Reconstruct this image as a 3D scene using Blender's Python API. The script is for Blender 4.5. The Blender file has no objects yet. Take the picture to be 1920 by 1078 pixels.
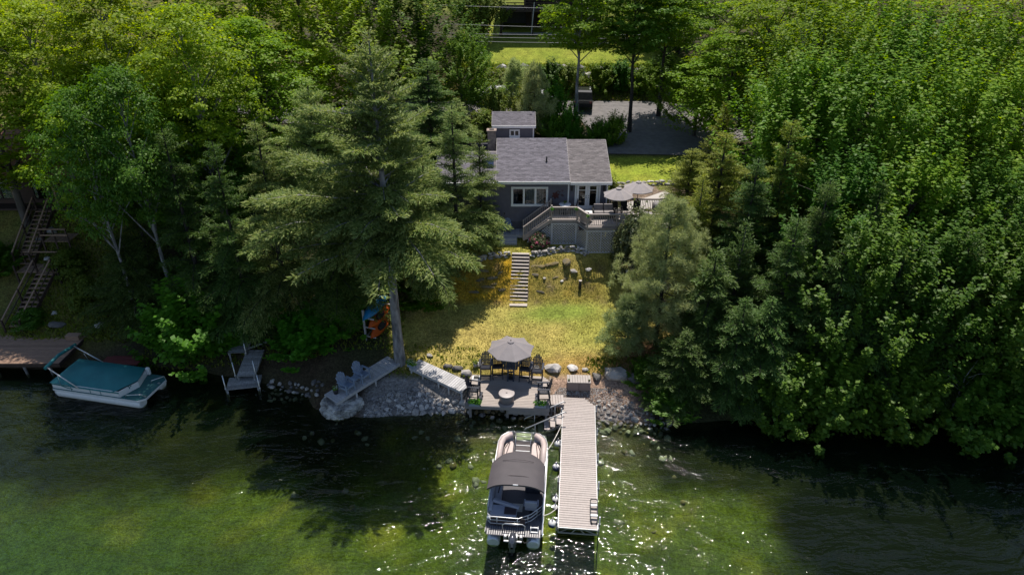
import bpy, bmesh, math, random
import numpy as np
from mathutils import Vector, Matrix, Euler

R = math.radians
random.seed(7)
SC = bpy.context.scene
COL = SC.collection

# ---------------------------------------------------------------- camera, sky, sun, exposure
CAM_H = 25.7
PITCH = R(29.0)
cam = bpy.data.cameras.new('camera')
cam.sensor_width = 36.0
cam.lens = 24.0
cam.clip_start = 0.5
cam.clip_end = 1500.0
cam_o = bpy.data.objects.new('camera', cam)
COL.objects.link(cam_o)
cam_o.location = (0, 0, CAM_H)
cam_o.rotation_euler = (math.pi / 2 - PITCH, 0, 0)
SC.camera = cam_o

SUN_EL, SUN_AZ = R(67.0), R(8.0)          # azimuth measured from +Y towards +X
world = bpy.data.worlds.new('World')
SC.world = world
world.use_nodes = True
wn = world.node_tree.nodes
sky = wn.new('ShaderNodeTexSky')
sky.sky_type = 'NISHITA'
sky.sun_disc = False
sky.sun_elevation = SUN_EL
sky.sun_rotation = SUN_AZ
sky.air_density = 1.0
sky.dust_density = 0.6
world.node_tree.links.new(sky.outputs[0], wn['Background'].inputs[0])
wn['Background'].inputs[1].default_value = 0.11

sl = bpy.data.lights.new('sun', 'SUN')
sl.energy = 5.0
sl.angle = R(0.5)
sl.color = (1.0, 0.93, 0.82)
sun_o = bpy.data.objects.new('sun', sl)
COL.objects.link(sun_o)
to_sun = Vector((math.sin(SUN_AZ) * math.cos(SUN_EL), math.cos(SUN_AZ) * math.cos(SUN_EL), math.sin(SUN_EL)))
sun_o.rotation_euler = to_sun.to_track_quat('Z', 'Y').to_euler()
sun_o.location = (20, 60, 80)

SC.view_settings.view_transform = 'Standard'
SC.view_settings.look = 'None'
SC.view_settings.gamma = 1.0
SC.view_settings.use_curve_mapping = False
SC.view_settings.exposure = 0.3
cy = SC.cycles
cy.max_bounces = 6
cy.diffuse_bounces = 3
cy.glossy_bounces = 2
cy.transmission_bounces = 3
cy.transparent_max_bounces = 10
cy.caustics_reflective = False
cy.caustics_refractive = False
cy.sample_clamp_indirect = 4.0

# ---------------------------------------------------------------- where a picture point lies in the place
FPX = 1280.0
CP, SP = math.cos(PITCH), math.sin(PITCH)

def at(px, py, z):
    """The point of height z seen at this place of the 1920 px photograph."""
    v = (py - 539) / FPX
    t = (CAM_H - z) / (SP + v * CP)
    return Vector(((px - 960) / FPX * t, t * (CP - v * SP), z))

def at_y(px, py, Y):
    v = (py - 539) / FPX
    t = Y / (CP - v * SP)
    return Vector(((px - 960) / FPX * t, Y, CAM_H - t * (SP + v * CP)))

# ---------------------------------------------------------------- object helpers
def link(o, parent=None):
    COL.objects.link(o)
    if parent is not None:
        o.parent = parent
    return o

def tag(o, label=None, cat=None, group=None, kind=None):
    if label: o['label'] = label
    if cat: o['category'] = cat
    if group: o['group'] = group
    if kind: o['kind'] = kind
    return o

def thing(name, label, cat, loc=(0, 0, 0), rz=0.0, group=None):
    o = bpy.data.objects.new(name, None)
    o.empty_display_size = 0.2
    link(o)
    o.location = loc
    o.rotation_euler = (0, 0, rz)
    return tag(o, label, cat, group)

def copy_tree(o, parent=None):
    c = o.copy()
    link(c)
    c.parent = parent
    for ch in list(o.children):
        copy_tree(ch, c)
    return c

class MB:
    """collects shapes, then links them as ONE mesh object"""
    def __init__(s):
        s.v, s.f, s.m, s.sm = [], [], [], []
    def add(s, vs, fs, mi=0, smooth=False):
        b = len(s.v)
        s.v += [tuple(x) for x in vs]
        for f in fs:
            s.f.append(tuple(b + i for i in f)); s.m.append(mi); s.sm.append(smooth)
        return s
    def box(s, c, d, rot=None, mi=0):
        hx, hy, hz = d[0] / 2, d[1] / 2, d[2] / 2
        vs = [Vector((x, y, z)) for x in (-hx, hx) for y in (-hy, hy) for z in (-hz, hz)]
        if rot is not None:
            m = rot if isinstance(rot, Matrix) else Euler(rot).to_matrix()
            vs = [m @ v for v in vs]
        c = Vector(c)
        fs = [(0, 1, 3, 2), (4, 6, 7, 5), (0, 4, 5, 1), (2, 3, 7, 6), (0, 2, 6, 4), (1, 5, 7, 3)]
        return s.add([v + c for v in vs], fs, mi)
    def bbox(s, c, d, b=0.012, rot=None, mi=0):
        """box with bevelled edges (44 triangles)"""
        hx, hy, hz = d[0] / 2, d[1] / 2, d[2] / 2
        b = min(b, hx * .45, hy * .45, hz * .45)
        bm = bmesh.new()
        bmesh.ops.create_cube(bm, size=1)
        for v in bm.verts:
            v.co = Vector((v.co.x * hx * 2, v.co.y * hy * 2, v.co.z * hz * 2))
        bmesh.ops.bevel(bm, geom=list(bm.edges), offset=b, segments=1, affect='EDGES')
        m = Matrix.Identity(3) if rot is None else (rot if isinstance(rot, Matrix) else Euler(rot).to_matrix())
        c = Vector(c)
        bm.verts.index_update()
        s.add([m @ v.co + c for v in bm.verts], [[v.index for v in f.verts] for f in bm.faces], mi)
        bm.free()
        return s
    def tube(s, pts, r, n=8, mi=0, cap=True, smooth=True):
        pts = [Vector(p) for p in pts]
        rs = r if isinstance(r, (list, tuple)) else [r] * len(pts)
        rings, vs = [], []
        up = Vector((0, 0, 1))
        prev = None
        for i, p in enumerate(pts):
            d = (pts[min(i + 1, len(pts) - 1)] - pts[max(i - 1, 0)]).normalized()
            if prev is None:
                a = d.cross(up if abs(d.z) < .9 else Vector((1, 0, 0))).normalized()
            else:
                a = (prev - d * prev.dot(d)).normalized()
            prev = a
            b = d.cross(a)
            for k in range(n):
                t = 2 * math.pi * k / n
                vs.append(p + (a * math.cos(t) + b * math.sin(t)) * rs[i])
        fs = []
        for i in range(len(pts) - 1):
            for k in range(n):
                fs.append((i * n + k, i * n + (k + 1) % n, (i + 1) * n + (k + 1) % n, (i + 1) * n + k))
        s.add(vs, fs, mi, smooth)
        if cap:
            s.f.append(tuple(len(s.v) - len(vs) + k for k in reversed(range(n)))); s.m.append(mi); s.sm.append(False)
            s.f.append(tuple(len(s.v) - n + k for k in range(n))); s.m.append(mi); s.sm.append(False)
        return s
    def bar(s, a, b, w, h, mi=0):
        a, b = Vector(a), Vector(b)
        d = b - a
        q = d.to_track_quat('X', 'Z').to_matrix()
        return s.box((a + b) / 2, (d.length, w, h), q, mi)
    def lathe(s, prof, n=16, c=(0, 0, 0), mi=0, smooth=True):
        vs, fs = [], []
        for (r, z) in prof:
            for k in range(n):
                t = 2 * math.pi * k / n
                vs.append((c[0] + r * math.cos(t), c[1] + r * math.sin(t), c[2] + z))
        for i in range(len(prof) - 1):
            for k in range(n):
                fs.append((i * n + k, i * n + (k + 1) % n, (i + 1) * n + (k + 1) % n, (i + 1) * n + k))
        return s.add(vs, fs, mi, smooth)
    def prism(s, poly, z0, z1, mi=0):
        n = len(poly)
        vs = [(x, y, z0) for x, y in poly] + [(x, y, z1) for x, y in poly]
        fs = [tuple(reversed(range(n))), tuple(range(n, 2 * n))] + [(i, (i + 1) % n, n + (i + 1) % n, n + i) for i in range(n)]
        return s.add(vs, fs, mi)
    def extr(s, poly, axis, a0, a1, mi=0):
        """polygon in the two other axes, extruded along axis ('x' or 'y')"""
        n = len(poly)
        put = (lambda a, p: (a, p[0], p[1])) if axis == 'x' else (lambda a, p: (p[0], a, p[1]))
        vs = [put(a0, p) for p in poly] + [put(a1, p) for p in poly]
        fs = [tuple(reversed(range(n))), tuple(range(n, 2 * n))] + [(i, (i + 1) % n, n + (i + 1) % n, n + i) for i in range(n)]
        return s.add(vs, fs, mi)
    def mesh(s, name, mats):
        me = bpy.data.meshes.new(name)
        me.from_pydata(s.v, [], s.f)
        for m in (mats if isinstance(mats, (list, tuple)) else [mats]):
            me.materials.append(m)
        me.polygons.foreach_set('material_index', s.m)
        me.polygons.foreach_set('use_smooth', s.sm)
        me.update()
        return me
    def build(s, name, mats, parent=None):
        return link(bpy.data.objects.new(name, s.mesh(name, mats)), parent)

def inst(name, me, parent, loc=(0, 0, 0), rot=(0, 0, 0), scale=(1, 1, 1)):
    o = bpy.data.objects.new(name, me)
    o.location = loc
    o.rotation_euler = rot
    o.scale = scale if isinstance(scale, (tuple, list)) else (scale,) * 3
    return link(o, parent)

def smoothstep(a, b, x):
    t = np.clip((x - a) / (b - a), 0, 1)
    return t * t * (3 - 2 * t)

# ---------------------------------------------------------------- materials
def nt(name):
    m = bpy.data.materials.new(name)
    m.use_nodes = True
    return m, m.node_tree.nodes, m.node_tree.links, m.node_tree.nodes['Principled BSDF']

def c4(c): return (c[0], c[1], c[2], 1.0)

def M(name, c1, c2=None, scale=6.0, rough=.65, bump=0.0, bscale=None, stretch=(1, 1, 1), metal=0.0, spec=.4, vary=0.0, detail=5, mix=(.35, .65)):
    m, N, L, P = nt(name)
    P.inputs['Roughness'].default_value = rough
    P.inputs['Metallic'].default_value = metal
    P.inputs['Specular IOR Level'].default_value = spec
    c2 = c2 or tuple(x * .8 for x in c1)
    tc = N.new('ShaderNodeTexCoord')
    mp = N.new('ShaderNodeMapping')
    mp.inputs['Scale'].default_value = stretch
    L.new(tc.outputs['Object'], mp.inputs[0])
    oi = N.new('ShaderNodeObjectInfo')
    sc = N.new('ShaderNodeVectorMath'); sc.operation = 'SCALE'
    cx = N.new('ShaderNodeCombineXYZ')
    L.new(oi.outputs['Random'], cx.inputs[0]); L.new(oi.outputs['Random'], cx.inputs[2])
    L.new(cx.outputs[0], sc.inputs[0]); sc.inputs['Scale'].default_value = 37.0
    ad = N.new('ShaderNodeVectorMath')
    L.new(mp.outputs[0], ad.inputs[0]); L.new(sc.outputs[0], ad.inputs[1])
    nz = N.new('ShaderNodeTexNoise')
    nz.inputs['Scale'].default_value = scale
    nz.inputs['Detail'].default_value = detail
    L.new(ad.outputs[0], nz.inputs['Vector'])
    mr = N.new('ShaderNodeMapRange')
    mr.inputs[1].default_value, mr.inputs[2].default_value = mix
    L.new(nz.outputs[0], mr.inputs[0])
    mx = N.new('ShaderNodeMix'); mx.data_type = 'RGBA'
    mx.inputs[6].default_value, mx.inputs[7].default_value = c4(c1), c4(c2)
    L.new(mr.outputs[0], mx.inputs[0])
    out = mx.outputs[2]
    if vary:
        hs = N.new('ShaderNodeHueSaturation')
        mv = N.new('ShaderNodeMapRange')
        mv.inputs[3].default_value, mv.inputs[4].default_value = 1 - vary, 1 + vary
        L.new(oi.outputs['Random'], mv.inputs[0]); L.new(mv.outputs[0], hs.inputs['Value'])
        L.new(out, hs.inputs['Color'])
        out = hs.outputs[0]
    L.new(out, P.inputs['Base Color'])
    if bump:
        n2 = N.new('ShaderNodeTexNoise')
        n2.inputs['Scale'].default_value = bscale or scale * 3
        n2.inputs['Detail'].default_value = 6
        L.new(ad.outputs[0], n2.inputs['Vector'])
        bp = N.new('ShaderNodeBump')
        bp.inputs['Strength'].default_value = min(1, bump * 4)
        bp.inputs['Distance'].default_value = bump
        L.new(n2.outputs[0], bp.inputs['Height'])
        L.new(bp.outputs[0], P.inputs['Normal'])
    return m

def leaf_mat(name, c1, c2, trans=.42, gloss=.014, rough=.5, spread=.16):
    m, N, L, P = nt(name)
    N.remove(P)
    g = N.new('ShaderNodeNewGeometry')
    oi = N.new('ShaderNodeObjectInfo')
    mx = N.new('ShaderNodeMix'); mx.data_type = 'RGBA'
    mx.inputs[6].default_value, mx.inputs[7].default_value = c4(c1), c4(c2)
    L.new(g.outputs['Random Per Island'], mx.inputs[0])
    hs = N.new('ShaderNodeHueSaturation')
    mv = N.new('ShaderNodeMapRange')
    mv.inputs[3].default_value, mv.inputs[4].default_value = 1 - spread, 1 + spread
    L.new(oi.outputs['Random'], mv.inputs[0]); L.new(mv.outputs[0], hs.inputs['Value'])
    mh = N.new('ShaderNodeMapRange')
    mh.inputs[3].default_value, mh.inputs[4].default_value = .485, .515
    wh = N.new('ShaderNodeTexWhiteNoise'); wh.noise_dimensions = '1D'
    L.new(oi.outputs['Random'], wh.inputs['W']); L.new(wh.outputs[0], mh.inputs[0])
    L.new(mh.outputs[0], hs.inputs['Hue'])
    L.new(mx.outputs[2], hs.inputs['Color'])
    d = N.new('ShaderNodeBsdfDiffuse')
    t = N.new('ShaderNodeBsdfTranslucent')
    hs2 = N.new('ShaderNodeHueSaturation')
    hs2.inputs['Hue'].default_value = .485
    hs2.inputs['Value'].default_value = 1.4
    hs2.inputs['Saturation'].default_value = 1.1
    L.new(hs.outputs[0], hs2.inputs['Color'])
    L.new(hs.outputs[0], d.inputs[0]); L.new(hs2.outputs[0], t.inputs[0])
    s1 = N.new('ShaderNodeMixShader'); s1.inputs[0].default_value = trans
    L.new(d.outputs[0], s1.inputs[1]); L.new(t.outputs[0], s1.inputs[2])
    gl = N.new('ShaderNodeBsdfGlossy'); gl.inputs['Roughness'].default_value = rough
    s2 = N.new('ShaderNodeMixShader'); s2.inputs[0].default_value = gloss
    L.new(s1.outputs[0], s2.inputs[1]); L.new(gl.outputs[0], s2.inputs[2])
    L.new(s2.outputs[0], N['Material Output'].inputs[0])
    return m

MAT = dict(
    deck=M('deck_boards', (.355, .305, .28), (.285, .245, .225), 2.2, .55, .002, 30, (1, 5, 5), vary=.09, mix=(.3, .75)),
    dock=M('dock_boards', (.375, .325, .308), (.305, .265, .25), 2.2, .5, .002, 30, (1, 5, 5), vary=.07, mix=(.3, .75)),
    weather=M('weathered_boards', (.47, .46, .47), (.35, .345, .36), 3, .75, .003, 25, (1, 10, 10), vary=.14),
    oldwood=M('old_grey_wood', (.30, .30, .305), (.17, .17, .17), 3, .8, .003, 25, (1, 10, 10), vary=.2),
    brownwood=M('brown_deck_boards', (.31, .20, .14), (.20, .125, .09), 3, .7, .003, 25, (1, 10, 10), vary=.15),
    darkwood=M('dark_brown_wood', (.055, .034, .027), (.035, .022, .018), 4, .7, .004, 20),
    fascia=M('grey_fascia', (.24, .22, .225), (.21, .195, .20), 4, .6),
    railing=M('taupe_railing_paint', (.35, .31, .295), (.31, .27, .26), 5, .55, vary=.05),
    lattice=M('lattice_paint', (.56, .55, .57), (.50, .49, .51), 5, .6),
    siding=M('grey_siding', (.112, .108, .136), (.096, .094, .12), 3, .6, .002, 20),
    foundation=M('dark_grey_foundation', (.085, .085, .10), (.065, .066, .08), 3, .7, .003, 20),
    white=M('white_trim', (.78, .78, .78), (.72, .72, .73), 4, .45),
    shingle=M('grey_shingles', (.255, .235, .25), (.155, .14, .155), 9, .85, .006, 40, (1, 1, 1), detail=8, mix=(.3, .7)),
    shingle2=M('brown_grey_shingles', (.27, .24, .24), (.17, .15, .15), 9, .85, .006, 40, detail=8, mix=(.3, .7)),
    glass=M('dark_window_glass', (.012, .016, .02), (.02, .024, .03), 2, .06, spec=.7),
    interior=M('dark_interior', (.04, .037, .033), (.02, .02, .02), 3, .8),
    curtain=M('pale_curtain', (.8, .78, .73), (.7, .68, .64), 8, .8, stretch=(6, 1, .3)),
    alu=M('aluminium', (.55, .56, .58), (.45, .46, .48), 8, .38, metal=.85),
    steel=M('galvanised_pipe', (.42, .42, .43), (.33, .33, .34), 10, .45, metal=.6),
    black=M('black_metal', (.018, .018, .02), (.012, .012, .014), 8, .45),
    umbrella=M('taupe_canvas', (.23, .21, .22), (.21, .19, .20), 3, .8, .002, 30),
    umbrella2=M('pale_taupe_canvas', (.31, .28, .28), (.285, .255, .258), 3, .8, .002, 30),
    navy=M('charcoal_plastic', (.032, .034, .046), (.027, .029, .04), 8, .33, spec=.5),
    bluegrey=M('blue_grey_plastic', (.26, .30, .38), (.22, .26, .33), 6, .45),
    chairgrey=M('slate_blue_paint', (.22, .275, .37), (.19, .235, .32), 6, .5),
    table=M('slate_table', (.055, .07, .10), (.045, .058, .085), 6, .4),
    firebody=M('taupe_resin', (.16, .145, .15), (.14, .128, .133), 6, .55),
    firetop=M('taupe_resin_top', (.35, .315, .31), (.33, .29, .29), 6, .45),
    boxtop=M('storage_lid', (.35, .31, .29), (.31, .28, .265), 4, .5),
    boxside=M('storage_sides', (.205, .165, .155), (.185, .15, .14), 4, .55),
    rock=M('grey_rock', (.38, .355, .335), (.21, .195, .185), 2.2, .85, .02, 7, vary=.16, detail=8),
    palerock=M('pale_rock', (.56, .53, .51), (.36, .34, .33), 2.2, .85, .02, 7, vary=.14, detail=8),
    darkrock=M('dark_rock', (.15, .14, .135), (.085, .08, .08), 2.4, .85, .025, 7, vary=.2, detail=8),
    mossrock=M('mossy_rock', (.20, .15, .06), (.10, .09, .07), 2.0, .9, .025, 7, vary=.2, detail=8),
    ledge=M('granite_ledge', (.50, .49, .475), (.17, .165, .16), 1.9, .85, .05, 6, detail=12, mix=(.36, .60)),
    stair=M('stair_tread', (.43, .38, .35), (.37, .33, .30), 4, .7, .003, 25, vary=.05),
    riser=M('stair_riser', (.10, .075, .075), (.075, .058, .058), 4, .75),
    asphalt=M('asphalt', (.17, .158, .16), (.125, .117, .12), 2, .9, .006, 40, detail=8),
    bark=M('bark', (.12, .105, .095), (.06, .05, .045), 3, .9, .03, 9, (1, 1, .25), detail=8),
    greybark=M('grey_bark', (.31, .295, .30), (.10, .095, .10), 4, .9, .06, 9, (1, 1, .3), detail=8),
    birch=M('birch_bark', (.48, .47, .46), (.12, .11, .11), 2.2, .8, .01, 9, (.5, .5, 3), detail=6, mix=(.5, .72)),
    darkbark=M('dark_bark', (.045, .038, .034), (.022, .019, .017), 3, .9, .03, 9, (1, 1, .25), detail=8),
    soil=M('mulch', (.16, .09, .06), (.08, .05, .035), 8, .95, .02, 20),
    canopy=M('boat_canopy', (.078, .068, .074), (.068, .06, .066), 2, .75, .003, 12),
    vinyl=M('beige_vinyl', (.50, .405, .38), (.45, .365, .345), 4, .5),
    vinylblue=M('grey_blue_vinyl', (.30, .31, .37), (.26, .27, .33), 4, .5),
    piping=M('dark_piping', (.05, .035, .04), (.04, .03, .035), 4, .5),
    carpet=M('boat_carpet', (.12, .115, .125), (.095, .09, .10), 20, .9),
    boatwhite=M('white_gelcoat', (.70, .70, .71), (.64, .64, .66), 4, .25),
    pontoon=M('pontoon_metal', (.55, .58, .62), (.47, .50, .54), 4, .4, metal=.35),
    motor=M('outboard_cowl', (.085, .09, .11), (.07, .075, .095), 6, .22, metal=.4, spec=.7),
    teal=M('teal_cover', (.014, .15, .165), (.010, .12, .135), 1.4, .6, .01, 4),
    tealcarpet=M('teal_carpet', (.03, .12, .125), (.022, .095, .10), 12, .9),
    redpaint=M('dark_red_paint', (.15, .032, .03), (.10, .025, .024), 5, .6, vary=.1),
    kblue=M('blue_kayak_plastic', (.012, .19, .42), (.01, .155, .35), 3, .3),
    korange=M('orange_kayak_plastic', (.55, .10, .018), (.45, .08, .015), 3, .33),
    cabin=M('brown_log_siding', (.075, .043, .032), (.045, .027, .021), 3, .75, .01, 10, (.3, 1, 6)),
    redroof=M('rust_roof', (.27, .125, .085), (.18, .085, .06), 5, .7, .004, 20),
    logwall=M('dark_log_wall', (.05, .03, .026), (.03, .02, .018), 3, .75, .01, 10),
    concrete=M('concrete', (.36, .34, .32), (.27, .255, .24), 2, .9, .006, 20),
    terracotta=M('planter_grey', (.30, .30, .31), (.25, .25, .26), 6, .7),
    carwhite=M('silver_paint', (.62, .63, .65), (.57, .58, .60), 3, .25, metal=.3),
    carblack=M('black_paint', (.02, .021, .024), (.015, .016, .018), 3, .2),
    rubber=M('tyre_rubber', (.02, .02, .02), (.015, .015, .015), 6, .85),
    wire=M('power_line', (.34, .34, .36), (.28, .28, .30), 6, .5),
    fenderwhite=M('fender_white', (.72, .72, .72), (.65, .65, .66), 4, .4),
    fenderblue=M('fender_navy', (.015, .03, .14), (.012, .025, .11), 4, .4),
    redart=M('dark_red_metal', (.075, .014, .016), (.05, .012, .013), 4, .5),
    cushion=M('grey_cushion', (.23, .21, .21), (.19, .175, .175), 5, .85),
    cover=M('grey_furniture_cover', (.25, .235, .24), (.18, .17, .175), 3, .75, .02, 5),
    rope=M('pale_rope', (.55, .52, .47), (.45, .42, .38), 20, .9),
    brick=M('tan_chimney', (.33, .25, .21), (.20, .15, .13), 5, .85, .01, 20),
    bluetarp=M('dark_blue_panel', (.012, .025, .06), (.01, .02, .05), 4, .85, spec=.1),
    pine_straw=M('pebble_mix', (.38, .29, .23), (.20, .14, .11), 3, .9, vary=.3),
    gravelgrey=M('gravel_grey', (.48, .47, .47), (.27, .27, .28), 4, .9, vary=.3),
    petal=leaf_mat('pink_petals', (.60, .09, .22), (.75, .22, .34), .3),
    petalw=leaf_mat('white_petals', (.72, .70, .66), (.6, .6, .5), .3),
    petalr=leaf_mat('rust_petals', (.42, .16, .10), (.45, .30, .18), .3),
)
LEAF = dict(
    yellow=leaf_mat('sunny_maple_leaf', (.14, .25, .010), (.30, .425, .020), .55),
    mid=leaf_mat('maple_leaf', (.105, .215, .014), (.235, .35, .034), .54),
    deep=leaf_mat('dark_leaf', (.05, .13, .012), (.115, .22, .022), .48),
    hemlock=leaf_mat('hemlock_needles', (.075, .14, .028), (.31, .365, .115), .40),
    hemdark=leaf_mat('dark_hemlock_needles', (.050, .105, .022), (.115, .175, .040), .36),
    cedar=leaf_mat('olive_cedar_needles', (.12, .18, .024), (.27, .31, .055), .4),
    pine=leaf_mat('blue_pine_needles', (.21, .28, .10), (.38, .44, .21), .44),
    bush=leaf_mat('shore_bush_leaf', (.075, .21, .014), (.14, .31, .024), .52),
    willow=leaf_mat('willow_leaf', (.12, .17, .03), (.21, .26, .05), .45),
    hydra=leaf_mat('hydrangea_leaf', (.06, .09, .028), (.14, .155, .06), .38, .03),
    dry=leaf_mat('dry_grass_blades', (.17, .18, .036), (.36, .325, .10), .3),
    grassy=leaf_mat('weed_leaf', (.10, .16, .018), (.20, .23, .035), .42),
)

# ---------------------------------------------------------------- the lie of the land
SH_X = [-90, -50, -38, -30, -25, -20, -16, -12.5, -11.6, -9.0, -7.5, -5, -2.8, 0, 3, 5.2, 8, 12, 20, 30, 45, 90]
SH_Y = [39, 37, 36.2, 35.6, 36.2, 35.4, 34.4, 33.2, 31.6, 30.9, 31.0, 31.2, 31.3, 31.2, 31.0, 30.7, 30.2, 30.6, 31.0, 30.6, 30, 28]
SIDE_D = [-200, -60, -25, -12, -6, -3, -1, 0, 2, 6, 12, 20, 30, 40, 50, 60, 90, 200]
SIDE_Z = [-9, -6.5, -3.4, -2.2, -1.5, -.9, -.4, 0, .8, 1.9, 4.2, 6.3, 7.2, 8.3, 11.5, 13.5, 20, 60]
LEFT_D = [-200, -60, -25, -12, -6, -3, -1, 0, 1.5, 4.5, 8, 11, 20, 30, 40, 50, 60, 90, 200]
LEFT_Z = [-9, -6.5, -3.4, -2.2, -1.5, -.9, -.4, 0, .8, 1.7, 4.0, 6.6, 7.4, 8, 9.5, 12, 14, 20, 60]
CEN_Y = [32.2, 33.4, 34.4, 38, 40.3, 41.0, 42.0, 43.1, 43.5, 46.7, 48, 51, 53, 58, 63, 66, 71, 73, 74.6, 75.6, 76.2, 84, 90, 110, 150, 250]
CEN_Z = [.40, .92, 1.22, 1.6, 1.92, 2.3, 3.2, 4.05, 4.32, 4.5, 5.2, 6.5, 6.75, 7.05, 7.4, 7.9, 8.3, 8.7, 9.2, 10.0, 10.7, 12.2, 13.2, 18, 30, 60]

def ground(x, y, rough=True):
    x = np.asarray(x, float); y = np.asarray(y, float)
    ys = np.interp(x, SH_X, SH_Y)
    d = y - ys
    side = np.interp(d, SIDE_D, SIDE_Z)
    left = np.interp(d, LEFT_D, LEFT_Z)
    cen = np.where(d < 1.0, side, np.interp(y, [30] + CEN_Y, [0] + CEN_Z))
    cen = np.where((d >= 0) & (d < 2.0), side * (1 - smoothstep(.2, 2, d)) + cen * smoothstep(.2, 2, d), cen)
    wl = 1 - smoothstep(-26, -21, x)
    wc = smoothstep(-6.5, -4.2, x) * (1 - smoothstep(11.5, 14.5, x))
    back = smoothstep(52, 58, y) * smoothstep(-24, -12, x)
    wc = np.maximum(wc, back)
    z = side * (1 - wl) + left * wl
    z = z * (1 - wc) + cen * wc
    # upper lawn on the right of the house reaches further
    if rough:
        n = (np.sin(x * .9 + 1.3) * np.sin(y * .8 + .4) * .5 + np.sin(x * 2.3 + y * 1.1) * .22 + np.sin(x * 1.7 - y * 2.9 + 2) * .18)
        amp = np.where(d < 0, .10, .07) * (1 - .75 * wc) + .0
        bank = smoothstep(40.6, 41.4, y) * (1 - smoothstep(43.0, 43.4, y)) * wc * (d > 0)
        amp = amp + bank * .10
        n2 = np.sin(x * 5.1 + y * 2.2) * np.sin(y * 6.3 - x * 1.4)
        road = smoothstep(53, 57, y) * (1 - smoothstep(70, 72, y)) * (x > -20)
        z = z + (n * amp + n2 * bank * .09) * (1 - road)
    return z

def gz(x, y): return float(ground(x, y))

def hit(px, py):
    """where the line of sight through this place of the photograph meets the ground"""
    t = np.linspace(22, 140, 1200)
    v = (py - 539) / FPX
    x = (px - 960) / FPX * t; y = t * (CP - v * SP); z = CAM_H - t * (SP + v * CP)
    g = ground(x, y)
    k = int(np.argmax(z <= g))
    if k:
        a, b = z[k - 1] - g[k - 1], g[k] - z[k]
        q = a / max(a + b, 1e-9)
        return Vector((x[k - 1] + (x[k] - x[k - 1]) * q, y[k - 1] + (y[k] - y[k - 1]) * q, z[k - 1] + (z[k] - z[k - 1]) * q))
    return Vector((x[0], y[0], z[0]))

def noise2(x, y, s, seed):
    return (np.sin(x * s + seed) * np.sin(y * s * 1.13 + seed * 2.1) + np.sin((x * .8 + y * .6) * s * 2.07 + seed * 3.3) * .5
            + np.sin((x * .6 - y * .8) * s * 4.3 + seed * 1.7) * .3) / 1.8

def axis(parts):
    out = []
    for a, b, st in parts:
        out += list(np.arange(a, b, st))
    return np.array(out + [parts[-1][1]])

XS = axis([(-240, -80, 20), (-80, -40, 3), (-40, -14, .8), (-14, 14, .28), (14, 40, .9), (40, 80, 3), (80, 240, 20)])
YS = axis([(-200, 0, 25), (0, 16, 2), (16, 26, .8), (26, 48, .28), (48, 80, .6), (80, 130, 3), (130, 330, 20)])
GX, GY = np.meshgrid(XS, YS)
GZ = ground(GX, GY)
D = GY - np.interp(GX, SH_X, SH_Y)

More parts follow.
